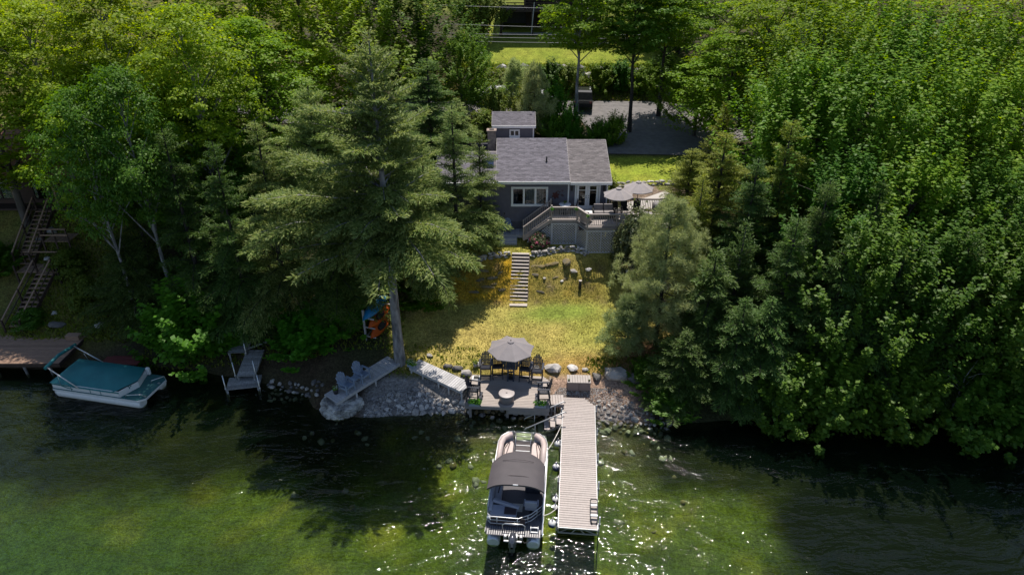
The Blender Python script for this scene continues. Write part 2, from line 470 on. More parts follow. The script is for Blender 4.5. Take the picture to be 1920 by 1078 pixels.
def tint():
    """base colours of the ground: forest floor, dry lawn, green lawn, moss, gravel, lake bed with painted tree shade"""
    T = np.zeros(GX.shape + (3,))
    n1 = noise2(GX, GY, .9, 1.0); n2 = noise2(GX, GY, 2.6, 4.0); n3 = noise2(GX, GY, .45, 2.2)
    def lay(c, w):
        nonlocal T
        T = T * (1 - w[..., None]) + np.array(c) * w[..., None]
    one = np.ones(GX.shape)
    lay((.060, .042, .028), one)
    lay((.035, .045, .016), np.clip(.35 + n3 * .6, 0, .8))
    # neighbour's mossy bank on the left
    wl = (1 - smoothstep(-27.5, -24.5, GX)) * smoothstep(0.5, 2, D)
    lay((.15, .135, .03), wl * np.clip(.6 + n1 * .5, 0, 1))
    lay((.07, .10, .02), wl * np.clip(.2 + n2 * .6, 0, .8))
    # lawn in front of the house
    lw = smoothstep(-8.2, -6.2, GX + n1 * .6) * (1 - smoothstep(9.0, 11.0, GX + n1 * .8)) * smoothstep(33.2, 34.0, GY + n2 * .25) * (1 - smoothstep(47, 48, GY))
    lay((.325, .262, .078), lw)
    lay((.25, .225, .058), lw * np.clip(.3 + n1 * .7, 0, .9))
    lay((.205, .215, .04), lw * np.clip(n3 * 1.3, 0, .8))
    g = np.exp(-(((GX - 3.2) / 3.2) ** 2 + ((GY - 39.6 - .12 * (GX - 3)) / 1.05) ** 2))
    lay((.155, .20, .034), np.clip(g * 1.25 + n2 * .12 * (g > .1), 0, .95) * lw)
    g2 = np.exp(-(((GX - 4.4) / 1.8) ** 2 + ((GY - 36.9) / 1.2) ** 2))
    lay((.27, .26, .06), g2 * .6 * lw)
    rs = smoothstep(4.5, 7.5, GX) * smoothstep(36.5, 40, GY) * lw
    lay((.21, .215, .038), rs * np.clip(.55 + n1 * .4, 0, 1))
    # mossy bank
    bk = lw * smoothstep(40.2, 40.9, GY + n2 * .2) * (1 - smoothstep(43.1, 43.5, GY))
    mo = bk * (1 - smoothstep(-.2, 1.2, GX))
    lay((.34, .205, .013), mo * np.clip(.85 + n1 * .3, 0, 1))
    lay((.12, .085, .05), mo * np.clip(n2 * 1.4 - .35, 0, .9))
    br = bk * smoothstep(.2, 1.2, GX) * (1 - smoothstep(5.5, 7.5, GX))
    lay((.21, .165, .035), br * np.clip(.7 + n1 * .4, 0, 1))
    lay((.26, .18, .03), br * np.clip(noise2(GX, GY, 1.6, 7) * 1.1 - .2, 0, .7))
    lay((.13, .095, .06), br * np.clip(n2 * 1.3 - .25, 0, .85))
    # strip by the house
    up = lw * smoothstep(43.4, 43.7, GY)
    lay((.32, .29, .06), up * np.clip(.8 + n1 * .3, 0, 1))
    lay((.16, .19, .035), up * np.clip(n2 * .8, 0, .7))
    # edge above the beach: dry straw
    ed = smoothstep(33.3, 33.8, GY) * (1 - smoothstep(34.6, 35.6, GY + n1 * .5)) * smoothstep(-2, 0, GX) * (1 - smoothstep(9, 11, GX))
    lay((.30, .19, .055), ed * .8)
    lay((.15, .085, .05), ed * np.clip(n2 * 1.2 - .2, 0, .8))
    # mulch under the pine
    mu = smoothstep(5.8, 7.6, GX + n2 * .5) * (1 - smoothstep(11, 12.5, GX)) * smoothstep(31.5, 32.6, GY) * (1 - smoothstep(36.2, 37.4, GY))
    lay((.22, .115, .075), mu * .9)
    # gravel beach
    gr = smoothstep(2.0, 2.6, GX) * (1 - smoothstep(7.0, 8.6, GX)) * smoothstep(-.3, .3, D) * (1 - smoothstep(33.3, 33.9, GY))
    lay((.30, .205, .155), gr)
    gr2 = smoothstep(-9.2, -8.2, GX) * (1 - smoothstep(-3, -2.4, GX)) * smoothstep(-.4, .2, D) * (1 - smoothstep(33.2, 33.9, GY))
    lay((.20, .19, .185), gr2)
    # lawn right of the house, gravel below it
    l2 = smoothstep(6.6, 7.2, GX) * (1 - smoothstep(15, 17, GX)) * smoothstep(51.2, 51.8, GY) * (1 - smoothstep(56.6, 57.4, GY))
    lay((.19, .235, .026), l2)
    lay((.25, .26, .036), l2 * np.clip(n1, 0, .7))
    g3 = smoothstep(6.6, 7.2, GX) * (1 - smoothstep(13, 15, GX)) * smoothstep(46.7, 47.2, GY) * (1 - smoothstep(50.9, 51.3, GY))
    lay((.20, .15, .115), g3)
    # top lawn and its bank
    l3 = smoothstep(-7, -5, GX) * (1 - smoothstep(17, 20, GX)) * smoothstep(76.0, 76.6, GY) * (1 - smoothstep(91, 93, GY))
    lay((.17, .21, .024), l3)
    lay((.23, .24, .036), l3 * np.clip(.3 + n1 * .6, 0, .8))
    b3 = smoothstep(-10, -7, GX) * (1 - smoothstep(20, 25, GX)) * smoothstep(71, 72, GY) * (1 - smoothstep(75.4, 76, GY))
    lay((.14, .11, .05), b3 * .9)
    l4 = smoothstep(-16, -13, GX) * (1 - smoothstep(22, 26, GX)) * smoothstep(92, 94, GY) * (1 - smoothstep(112, 116, GY))
    lay((.16, .19, .03), l4 * .8)
    # lake bed
    dep = np.clip(-GZ, 0, 12)
    wb = smoothstep(0.02, -.22, GZ + n2 * .06)
    lay((.085, .066, .040), wb)
    wy = wb * smoothstep(.35, 1.3, dep + n1 * .35)
    lay((.10, .122, .018), wy)
    lay((.058, .08, .013), wy * np.clip(n2 * .9 + .1, 0, .75))
    lay((.26, .235, .035), wy * np.clip(n1 * 1.3 - .15, 0, .75) * (1 - smoothstep(1.8, 3, dep)))
    wd = wb * smoothstep(1.3, 2.8, dep)
    lay((.032, .066, .022), wd)
    lay((.022, .046, .025), wb * smoothstep(2.6, 4.2, dep))
    # weed patches, then tree shade painted dark off the wooded shores
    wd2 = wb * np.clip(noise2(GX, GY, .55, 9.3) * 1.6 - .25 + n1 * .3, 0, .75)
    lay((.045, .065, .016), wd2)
    rw = wb * smoothstep(11.5, 14.5, GX + n1 * .8 - (GY - 24) * .12)  # right side: tree shade and dark deep water painted into the bed colour
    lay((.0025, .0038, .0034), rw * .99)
    rn = wb * smoothstep(6.0, 8.2, GX + n1 * .7) * smoothstep(25.2, 27.2, GY + n1 * .9)  # shade of the right hand trees near shore, painted into the bed
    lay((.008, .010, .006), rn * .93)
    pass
    nl = wb * (1 - smoothstep(-9.5, -6, GX + n1 * 1.0)) * smoothstep(24.8, 28.4, GY + n1 * 1.1 + n3 * 1.2 + (GX + 20) * -.05)  # shade of the left wood, painted into the bed colour
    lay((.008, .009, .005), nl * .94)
    return np.clip(T, .002, 1)

def build_ground():
    ny, nx = GX.shape
    verts = np.stack([GX, GY, GZ], -1).reshape(-1, 3)
    i = np.arange(ny - 1)[:, None] * nx + np.arange(nx - 1)[None]
    f = np.stack([i, i + 1, i + nx + 1, i + nx], -1).reshape(-1, 4)
    me = bpy.data.meshes.new('ground')
    me.vertices.add(len(verts)); me.vertices.foreach_set('co', verts.ravel())
    me.loops.add(f.size); me.loops.foreach_set('vertex_index', f.ravel())
    me.polygons.add(len(f)); me.polygons.foreach_set('loop_start', np.arange(0, f.size, 4))
    me.polygons.foreach_set('use_smooth', np.ones(len(f), bool))
    ca = me.color_attributes.new('soil', 'FLOAT_COLOR', 'POINT')
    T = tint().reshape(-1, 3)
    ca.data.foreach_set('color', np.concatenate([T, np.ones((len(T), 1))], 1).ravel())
    me.update()
    m, N, L, P = nt('ground')
    P.inputs['Roughness'].default_value = .95
    P.inputs['Specular IOR Level'].default_value = .15
    at_ = N.new('ShaderNodeVertexColor'); at_.layer_name = 'soil'
    tc = N.new('ShaderNodeTexCoord')
    col = at_.outputs[0]
    for sc_, lo, hi in ((1.3, .76, 1.24), (7.0, .6, 1.4), (24.0, .5, 1.5)):
        nz = N.new('ShaderNodeTexNoise'); nz.inputs['Scale'].default_value = sc_; nz.inputs['Detail'].default_value = 5
        L.new(tc.outputs['Object'], nz.inputs['Vector'])
        mr = N.new('ShaderNodeMapRange')
        mr.inputs[1].default_value, mr.inputs[2].default_value, mr.inputs[3].default_value, mr.inputs[4].default_value = .3, .7, lo, hi
        L.new(nz.outputs[0], mr.inputs[0])
        vm = N.new('ShaderNodeVectorMath'); vm.operation = 'SCALE'
        L.new(col, vm.inputs[0]); L.new(mr.outputs[0], vm.inputs['Scale'])
        col = vm.outputs[0]
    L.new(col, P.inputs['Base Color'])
    nb = N.new('ShaderNodeTexNoise'); nb.inputs['Scale'].default_value = 14; nb.inputs['Detail'].default_value = 8
    L.new(tc.outputs['Object'], nb.inputs['Vector'])
    bp = N.new('ShaderNodeBump'); bp.inputs['Strength'].default_value = .8; bp.inputs['Distance'].default_value = .05
    L.new(nb.outputs[0], bp.inputs['Height']); L.new(bp.outputs[0], P.inputs['Normal'])
    me.materials.append(m)
    o = link(bpy.data.objects.new('ground', me))
    tag(o, 'lawn, forest floor and lake bed of the sloping lake shore', kind='structure')
build_ground()

def build_water():
    mb = MB()
    xs = np.linspace(-240, 240, 13)
    mb.add([(-240, -200, 0), (240, -200, 0), (240, 42, 0), (-240, 42, 0)], [(0, 1, 2, 3)])
    m, N, L, P = nt('lake_water')
    N.remove(P)
    tc = N.new('ShaderNodeTexCoord')
    def wave(scale, rot, stretch, detail):
        mp = N.new('ShaderNodeMapping')
        mp.inputs['Rotation'].default_value = (0, 0, R(rot))
        mp.inputs['Scale'].default_value = stretch
        L.new(tc.outputs['Object'], mp.inputs[0])
        nz = N.new('ShaderNodeTexNoise'); nz.inputs['Scale'].default_value = scale; nz.inputs['Detail'].default_value = detail
        nz.inputs['Distortion'].default_value = .35
        L.new(mp.outputs[0], nz.inputs['Vector'])
        return nz.outputs[0]
    h1, h2 = wave(.85, -24, (.5, 1.25, 1), 3), wave(5.2, -14, (.6, 1.2, 1), 2)
    b1 = N.new('ShaderNodeBump'); b1.inputs['Strength'].default_value = 1; b1.inputs['Distance'].default_value = .25
    b2 = N.new('ShaderNodeBump'); b2.inputs['Strength'].default_value = 1; b2.inputs['Distance'].default_value = .040
    L.new(h1, b1.inputs['Height']); L.new(h2, b2.inputs['Height']); L.new(b1.outputs[0], b2.inputs['Normal'])
    fr = N.new('ShaderNodeFresnel'); fr.inputs[0].default_value = 1.33
    L.new(b2.outputs[0], fr.inputs['Normal'])
    gl = N.new('ShaderNodeBsdfGlossy'); gl.inputs['Roughness'].default_value = .034
    L.new(b2.outputs[0], gl.inputs['Normal'])
    tr = N.new('ShaderNodeBsdfTransparent'); tr.inputs[0].default_value = (.70, .80, .62, 1)
    df = N.new('ShaderNodeBsdfDiffuse'); df.inputs[0].default_value = (.020, .058, .034, 1)
    L.new(b2.outputs[0], df.inputs['Normal'])
    s1 = N.new('ShaderNodeMixShader'); s1.inputs[0].default_value = .035
    L.new(tr.outputs[0], s1.inputs[1]); L.new(df.outputs[0], s1.inputs[2])
    s2 = N.new('ShaderNodeMixShader')
    L.new(fr.outputs[0], s2.inputs[0]); L.new(s1.outputs[0], s2.inputs[1]); L.new(gl.outputs[0], s2.inputs[2])
    L.new(s2.outputs[0], N['Material Output'].inputs[0])
    o = mb.build('lake_water', m)
    tag(o, 'clear green rippled lake water', kind='structure')
build_water()

def sheet(name, pts_l, pts_r, lift, m, label, n=6):
    """a strip lying on the ground between two edge lines"""
    mb = MB()
    k = len(pts_l)
    vs, fs = [], []
    for a, b in zip(pts_l, pts_r):
        for j in range(n + 1):
            x = a[0] + (b[0] - a[0]) * j / n; y = a[1] + (b[1] - a[1]) * j / n
            vs.append((x, y, gz(x, y) + lift))
    for i in range(k - 1):
        for j in range(n):
            q = i * (n + 1) + j
            fs.append((q, q + 1, q + n + 2, q + n + 1))
    mb.add(vs, fs, 0, True)
    return tag(mb.build(name, m), label, kind='structure')

def lerp_line(pts, n):
    out = []
    pts = [np.array(p, float) for p in pts]
    t = np.linspace(0, len(pts) - 1, n)
    for q in t:
        i = min(int(q), len(pts) - 2)
        out.append(tuple(pts[i] + (pts[i + 1] - pts[i]) * (q - i)))
    return out
sheet('road', lerp_line([(-40, 65.5), (-8, 66.3), (5, 66.6), (14, 66.0), (24, 65.2), (50, 63)], 90),
      lerp_line([(-40, 70.2), (-8, 70.8), (5, 71.0), (14, 70.8), (24, 69.6), (50, 68)], 90), .07, MAT['asphalt'], 'grey asphalt road crossing behind the cottage')
sheet('driveway', lerp_line([(8.4, 57.6), (8.2, 60.5), (7.2, 63.4), (6.4, 66.8)], 40),
      lerp_line([(17.0, 57.2), (19.6, 60), (25.6, 63.0), (30.5, 66.2)], 40), .05, MAT['asphalt'], 'asphalt driveway sloping from the road to the cottage', 12)

# ---------------------------------------------------------------- buildings
def wb(mb, name, m, root):
    """links a shape drawn in world coordinates as a child of an unrotated thing"""
    o = mb.build(name, m, root)
    rl = Vector((0, 0, 0)); q = root
    while q is not None:
        rl += q.location; q = q.parent
    o.location = -rl
    return o

def shingle_mat(name, c1, c2):
    m = M(name, c1, c2, 7, .88, .006, 45, detail=8, mix=(.3, .7))
    N, L = m.node_tree.nodes, m.node_tree.links
    P = N['Principled BSDF']
    src = P.inputs['Base Color'].links[0].from_socket
    g = N.new('ShaderNodeNewGeometry')
    mr = N.new('ShaderNodeMapRange'); mr.inputs[3].default_value, mr.inputs[4].default_value = .74, 1.22
    L.new(g.outputs['Random Per Island'], mr.inputs[0])
    vm = N.new('ShaderNodeVectorMath'); vm.operation = 'SCALE'
    L.new(src, vm.inputs[0]); L.new(mr.outputs[0], vm.inputs['Scale'])
    L.new(vm.outputs[0], P.inputs['Base Color'])
    return m
SHM = shingle_mat('roof_shingles', (.158, .147, .172), (.118, .109, .13))
SHM2 = shingle_mat('side_roof_shingles', (.18, .162, .166), (.138, .122, .126))

def shingles(x0, x1, ya, za, yb, zb, rnd, exp=.15, tab=.33):
    """courses of tabs from the eave (ya, za) up to the ridge (yb, zb)"""
    mb = MB()
    L_ = math.hypot(yb - ya, zb - za); n = int(L_ / exp)
    dy, dz = (yb - ya) / L_, (zb - za) / L_
    up = Vector((0, -dz, dy)); sl_ = Vector((0, dy, dz))
    for i in range(n):
        s0, s1 = i * L_ / n, (i + 1.25) * L_ / n if i < n - 1 else L_
        x = x0 - (i % 2) * tab / 2
        while x < x1:
            a, b = max(x, x0), min(x + tab - .012, x1)
            if b - a > .03:
                j = rnd.uniform(-.008, .008)
                lo, hi = .026 + rnd.uniform(0, .008), .004
                base = Vector((0, ya, za))
                P = []
                for (xx, s, h) in ((a, s0 + j, lo), (b, s0 + j, lo), (b, s1, hi), (a, s1, hi)):
                    q = base + sl_ * s + up * h
                    P.append((xx, q.y, q.z))
                for (xx, s) in ((a, s0 + j), (b, s0 + j)):
                    q = base + sl_ * s + up * 0.0
                    P.append((xx, q.y, q.z))
                mb.add(P, [(0, 1, 2, 3), (4, 5, 1, 0)])
            x += tab
    return mb

def roof(root, x0, x1, ya, za, yb, zb, mat_, rear=True, t=.16, name='roof'):
    """gable roof: front slope eave->ridge, rear slope mirrored; returns the roof part"""
    rnd = random.Random(int(x0 * 100))
    mb = MB()
    yr, zr = (2 * yb - ya, za) if rear else (yb + .05, zb - .02)
    mb.extr([(ya, za - .002), (yb, zb - .002), (yr, zr - .002), (yr, zr - t), (yb, zb - t), (ya, za - t)], 'x', x0, x1)
    r = wb(mb, name, MAT['shingle'], root)
    s = tag(wb(shingles(x0, x1, ya, za, yb, zb, rnd), 'shingles', mat_, r), kind='stuff')
    if rear:
        tag(wb(shingles(x0, x1, yr, zr, yb, zb, rnd, .3, .6), 'shingles', mat_, r), kind='stuff')
    n = int((x1 - x0) / .3)
    cap = MB()
    for i in range(n):
        a = x0 + (x1 - x0) * i / n
        cap.extr([(yb - .13, zb - .02), (yb, zb + .05), (yb + .13, zb - .02)], 'x', a, a + (x1 - x0) / n - .012)
    wb(cap, 'ridge_cap', mat_, r)
    f = MB()
    f.box(((x0 + x1) / 2, ya - .012, za - t / 2 - .03), (x1 - x0, .022, t + .03))
    f.box(((x0 + x1) / 2, ya - .045, za - .012), (x1 - x0 + .02, .06, .05))
    wb(f, 'fascia', MAT['white'], r)
    for xx in (x0 - .014, x1 + .014):
        g = MB()
        pts = [(ya - .02, za + .01), (yb, zb + .03), (yb, zb - .16), (ya - .02, za - .19)]
        g.extr(pts, 'x', xx - .012, xx + .012)
        wb(g, 'rake_board', MAT['fascia'], r)
    return r

def lap_wall(mb, x0, x1, y, z0, z1, step=.16, mi=0):
    """clapboard wall facing -y"""
    n = max(1, round((z1 - z0) / step)); h = (z1 - z0) / n
    for i in range(n):
        a = z0 + i * h
        mb.add([(x0, y - .018, a), (x1, y - .018, a), (x1, y - .004, a + h), (x0, y - .004, a + h), (x0, y, a), (x1, y, a)],
               [(0, 1, 2, 3), (4, 5, 1, 0)], mi)
    mb.box(((x0 + x1) / 2, y + .06, (z0 + z1) / 2), (x1 - x0, .12, z1 - z0), None, mi)

def window(root, x0, x1, z0, z1, y, lites, frame=.13, curtain=None, m='white'):
    """window facing -y: casing, mullions, panes, a dark room behind"""
    w = MB()
    cx, cz = (x0 + x1) / 2, (z0 + z1) / 2
    w.box((cx, y - .035, z1 - frame / 2), (x1 - x0, .07, frame))
    w.box((cx, y - .045, z0 + frame * .6), (x1 - x0 + .04, .09, frame * 1.2))
    for xx in (x0 + frame / 2, x1 - frame / 2):
        w.box((xx, y - .033, cz), (frame, .066, z1 - z0 - frame * 2.2))
    o = wb(w, 'window', MAT[m], root)
    edges = [x0 + frame] + [x0 + (x1 - x0) * q for q in lites] + [x1 - frame]
    for i in range(len(edges) - 1):
        a, b = edges[i], edges[i + 1]
        if i:
            wb(MB().box((a, y - .03, cz), (frame * .95, .06, z1 - z0 - frame * 2.2)), 'mullion', MAT[m], o)
            a += frame * .475
        if i < len(edges) - 2:
            b -= frame * .475
        wb(MB().box(((a + b) / 2, y - .014, cz + frame * .1), (b - a, .012, z1 - z0 - frame * 2.2)), 'pane', GLASS, o)
    return o

def pane_glass():
    m, N, L, P = nt('window_pane')
    N.remove(P)
    fr = N.new('ShaderNodeFresnel'); fr.inputs[0].default_value = 1.5
    gl = N.new('ShaderNodeBsdfGlossy'); gl.inputs['Roughness'].default_value = .02
    tr = N.new('ShaderNodeBsdfTransparent'); tr.inputs[0].default_value = (.62, .66, .68, 1)
    s = N.new('ShaderNodeMixShader')
    L.new(fr.outputs[0], s.inputs[0]); L.new(tr.outputs[0], s.inputs[1]); L.new(gl.outputs[0], s.inputs[2])
    L.new(s.outputs[0], N['Material Output'].inputs[0])
    return m
GLASS = pane_glass()

WY = 46.75                                  # front wall plane
H = thing('cottage', 'grey lakeside cottage with white trimmed windows and a shingled roof', 'house', (2.3, WY, 4.4))
EAVE_Y, EAVE_Z, RID_Y, RID_Z = 46.32, 8.66, 51.3, 10.30
wl = MB()
X0, XM, X1 = -5.2, 4.08, 6.95
WIN = (-.06, 2.62, 6.62, 8.13)
DR = (4.62, 6.36, 6.36, 8.36)
# main wall with the window hole, side wall with the door hole
lap_wall(wl, X0, WIN[0] + .08, WY, 5.4, 8.58)
lap_wall(wl, WIN[1] - .08, XM, WY, 5.4, 8.58)
lap_wall(wl, WIN[0] + .08, WIN[1] - .08, WY, 5.4, WIN[2] + .08)
lap_wall(wl, WIN[0] + .08, WIN[1] - .08, WY, WIN[3] - .08, 8.58)
lap_wall(wl, XM + .002, DR[0] + .05, WY - .01, 5.4, 8.52)
lap_wall(wl, DR[1] - .05, X1, WY - .01, 5.4, 8.52)
lap_wall(wl, DR[0] + .05, DR[1] - .05, WY - .01, 5.4, DR[2] + .02)
lap_wall(wl, DR[0] + .05, DR[1] - .05, WY - .01, DR[3] - .06, 8.52)
# other walls
wl.extr([(WY + .12, 4.6), (2 * RID_Y - WY, 4.6), (2 * RID_Y - WY, 8.5), (RID_Y, 10.05), (WY + .12, 8.5)], 'x', X1 - .14, X1 - .002)
wl.extr([(WY + .12, 4.4), (2 * RID_Y - WY, 4.4), (2 * RID_Y - WY, 8.4), (RID_Y, 9.8), (WY + .12, 8.4)], 'x', X0 + .002, X0 + .14)
wl.box(((X0 + X1) / 2, 2 * RID_Y - WY + .07, 6.5), (X1 - X0, .14, 4.0))
wb(wl, 'wall', MAT['siding'], H)
fd = MB()
fd.box(((X0 + X1) / 2, WY + .07, 4.75), (X1 - X0 - .1, .13, 1.3))
wb(fd, 'foundation', MAT['foundation'], H)
room = MB()
room.box((.9, WY + 2.6, 7.3), (9, .1, 2.3)); room.box((.9, WY + 1.4, 6.28), (9, 2.6, .1)); room.box((.9, WY + 1.4, 8.5), (9, 2.6, .08))
wb(room, 'interior_wall', MAT['interior'], H)
rm = roof(H, -1.15, 4.16, EAVE_Y, EAVE_Z, RID_Y, RID_Z, SHM)
rs_ = roof(H, 4.19, 7.16, EAVE_Y + .04, EAVE_Z - .07, RID_Y - .02, RID_Z - .10, SHM2)
rl_ = roof(H, -5.6, -1.19, EAVE_Y + .02, EAVE_Z - .10, RID_Y - 1.3, RID_Z - .72, SHM)
v = MB().tube([(2.55, 48.55, 9.3), (2.55, 48.55, 9.78)], .055, 10).tube([(2.55, 48.55, 9.36), (2.55, 48.55, 9.40)], .13, 10)
wb(v, 'vent_pipe', MAT['black'], H)
wb(MB().box((-1.75, 48.6, 9.29), (.8, 1.1, .10), (R(16), 0, 0)), 'skylight', MAT['bluetarp'], H)
ch = MB().box((-1.55, 51.2, 10.2), (.62, .55, 1.5)).box((-1.55, 51.2, 10.98), (.74, .67, .1))
co = wb(ch, 'chimney', MAT['brick'], H)
wb(MB().box((-1.55, 51.2, 11.04), (.36, .3, .04)), 'flue', MAT['black'], co)
sp = MB().tube([(-2.25, 51.0, 9.6), (-2.3, 51.0, 10.6), (-2.42, 51.0, 10.8), (-2.62, 51.0, 10.72)], .035, 8)
wb(sp, 'vent_mast', MAT['alu'], H)
for xx, nm in ((XM + .02, 'corner_trim'), (X1 - .05, 'corner_trim')):
    wb(MB().box((xx, WY - .03, 7.35), (.10, .04, 2.28)), nm, MAT['white'], H)
wb(MB().box((-1.2, WY - .03, 7.3), (.06, .035, 2.3)), 'downspout', MAT['siding'], H)
wo = window(H, *WIN, WY - .018, (.345, .66), .15)
cu = MB()
vs = []; n = 26
for k in range(n + 1):
    x = 1.02 + k * (1.3 / n)
    dy = .03 * math.sin(k * 1.9)
    vs += [(x, WY + .09 + dy, 6.7), (x, WY + .09 + dy, 7.93 - .12 * (k / n))]
cu.add(vs, [(2 * k, 2 * k + 2, 2 * k + 3, 2 * k + 1) for k in range(n)])
wb(cu, 'curtain', MAT['curtain'], wo)
fu = MB().box((.25, WY + .7, 7.0), (.45, .4, .9)).box((.2, WY + .62, 7.55), (.35, .3, .12)).box((2.2, WY + .8, 6.9), (.5, .3, .5))
wb(fu, 'furniture', MAT['cushion'], wo)
# french doors
df = MB()
df.box((DR[0] + .0, WY - .04, 7.36), (.11, .06, 2.12)).box((DR[1], WY - .04, 7.36), (.11, .06, 2.12)).box(((DR[0] + DR[1]) / 2, WY - .04, DR[3] + .02), (DR[1] - DR[0] - .11, .058, .10))
wb(df, 'door_frame', MAT['white'], H)
wb(MB().bbox(((DR[0] + DR[1]) / 2, WY - .22, 6.36), (DR[1] - DR[0], .4, .09)), 'door_step', MAT['concrete'], H)
dw = (DR[1] - DR[0] - .15) / 2
for k in (0, 1):
    cx = DR[0] + .075 + dw * (k + .5)
    d = MB()
    zc = 7.37
    for xx in (cx - dw / 2 + .085, cx + dw / 2 - .085):
        d.box((xx, WY - .02, zc), (.16, .05, 1.96))
    d.box((cx, WY - .02, 8.26), (dw - .33, .05, .18)); d.box((cx, WY - .02, 6.53), (dw - .33, .05, .28)); d.box((cx, WY - .02, 7.86), (dw - .33, .045, .04))
    do = wb(d, 'door', MAT['white'], H)
    wb(MB().box((cx, WY - .012, 7.41), (dw - .33, .012, 1.52)), 'pane', GLASS, do)
    hx = cx + (dw / 2 - .09) * (1 if k == 0 else -1) * (-1 if k else -1) * (-1)
    wb(MB().tube([(hx, WY - .045, 7.30), (hx, WY - .09, 7.30)], .028, 8).tube([(hx, WY - .045, 7.45), (hx, WY - .08, 7.45)], .028, 8), 'handle', MAT['black'], do)
    wb(MB().box((cx, WY + .12, 7.15), (dw - .3, .02, .7)), 'blind', MAT['interior'] if k else MAT['cushion'], do)
for xx in (4.33, 6.66):
    s = MB().bbox((xx, WY - .07, 8.0), (.13, .1, .34), .02).box((xx, WY - .09, 8.19), (.17, .15, .04))
    wb(s, 'wall_lamp', MAT['black'], H)
wb(MB().bbox((-.55, WY - .05, 6.05), (.09, .05, .14), .01), 'outlet_box', MAT['black'], H)

# wall art: a leafy flower with a few small leaves
def leaf_plate(mb, cx, cz, r, n, y):
    for k in range(n):
        a = 2 * math.pi * k / n + .3
        p = Vector((math.cos(a), 0, math.sin(a))); q = Vector((-p.z, 0, p.x))
        pts = [(0, 0), (.45, .26), (.8, .22), (1, 0), (.8, -.22), (.45, -.26)]
        vs = [Vector((cx, y, cz)) + p * (u * r) + q * (w * r) for u, w in pts]
        vs2 = [v - Vector((0, .02, 0)) for v in vs]
        mb.add(vs + vs2, [tuple(range(6, 12)), tuple(reversed(range(6)))] + [(i, (i + 1) % 6, 6 + (i + 1) % 6, 6 + i) for i in range(6)])
wa = thing('wall_sculpture', 'dark red metal flower with small leaves on the grey wall beside the window', 'wall art', (3.3, WY - .03, 7.5))
m_ = MB(); leaf_plate(m_, 3.18, 7.46, .30, 6, WY - .03); wb(m_, 'flower', MAT['redart'], wa)
for x, z in ((3.33, 7.78), (3.44, 7.73), (3.66, 7.83), (3.62, 7.5), (3.72, 7.44)):
    m_ = MB(); leaf_plate(m_, x, z, .085, 3, WY - .03); wb(m_, 'leaf', MAT['redart'], wa)

# ---------------------------------------------------------------- shed behind the cottage
SY = 57.0
S = thing('shed', 'small grey shed with white window behind the cottage roof', 'shed', (.15, SY, 7.0))
sw = MB()
sx0, sx1 = -1.55, 1.85
wx0, wx1, wz0, wz1 = -.22, .66, 8.75, 9.38
lap_wall(sw, sx0, wx0 + .05, SY, 6.9, 9.62); lap_wall(sw, wx1 - .05, sx1, SY, 6.9, 9.62)
lap_wall(sw, wx0 + .05, wx1 - .05, SY, 6.9, wz0 + .05); lap_wall(sw, wx0 + .05, wx1 - .05, SY, wz1 - .05, 9.62)
for xx in (sx0 + .06, sx1 - .06):
    sw.extr([(SY + .12, 6.9), (SY + 3.2, 6.9), (SY + 3.2, 9.6), (SY + 1.7, 10.15), (SY + .12, 9.6)], 'x', xx - .05, xx + .05)
sw.box(((sx0 + sx1) / 2, SY + 3.2, 8.2), (sx1 - sx0 - .03, .1, 2.7))
wb(sw, 'wall', MAT['siding'], S)
roof(S, sx0 - .14, sx1 + .14, SY - .2, 9.74, SY + 1.65, 10.42, SHM)
for xx in (sx0 + .04, sx1 - .04):
    wb(MB().box((xx, SY - .03, 8.25), (.10, .04, 2.6)), 'corner_trim', MAT['white'], S)
window(S, wx0, wx1, wz0, wz1, SY - .018, (.5,), .11)
wb(MB().bbox((.22, SY - .13, 8.68), (.86, .2, .12), .02), 'window_box', MAT['white'], S)

# ---------------------------------------------------------------- upper deck of the cottage
def lattice(p0, p1, z0, z1, zt1=None, sp=.14, w=.045):
    """diagonal strips in two layers between p0 and p1 (xy), clipped to the panel"""
    mb = MB()
    p0, p1 = Vector((p0[0], p0[1], 0)), Vector((p1[0], p1[1], 0))
    L_ = (p1 - p0).length; d = (p1 - p0) / L_; nrm = Vector((d.y, -d.x, 0))
    zt1 = z1 if zt1 is None else zt1
    for s, off in ((1, .012), (-1, -.002)):
        c = -(z1 - z0) - 1
        while c < L_ + (z1 - z0) + 1:
            pts = []
            for k in range(61):
                h = (max(z1, zt1) - z0) * k / 60
                u = c + s * h
                top = (z1 + (zt1 - z1) * max(0, min(1, u / L_))) - z0
                if 0 <= u <= L_ and h <= top:
                    pts.append((u, h))
            if len(pts) > 1:
                a, b = pts[0], pts[-1]
                A = p0 + d * a[0] + nrm * off; B = p0 + d * b[0] + nrm * off
                t = Vector((d.x * s, d.y * s, 1)).normalized()
                q = nrm.cross(t).normalized() * (w / 2)
                A.z, B.z = z0 + a[1], z0 + b[1]
                e = nrm * .010
                vs = [A - q, A + q, B + q, B - q, A - q + e, A + q + e, B + q + e, B - q + e]
                mb.add(vs, [(4, 5, 6, 7), (0, 3, 2, 1), (0, 4, 7, 3), (1, 2, 6, 5)])
            c += sp * 1.414
    return mb

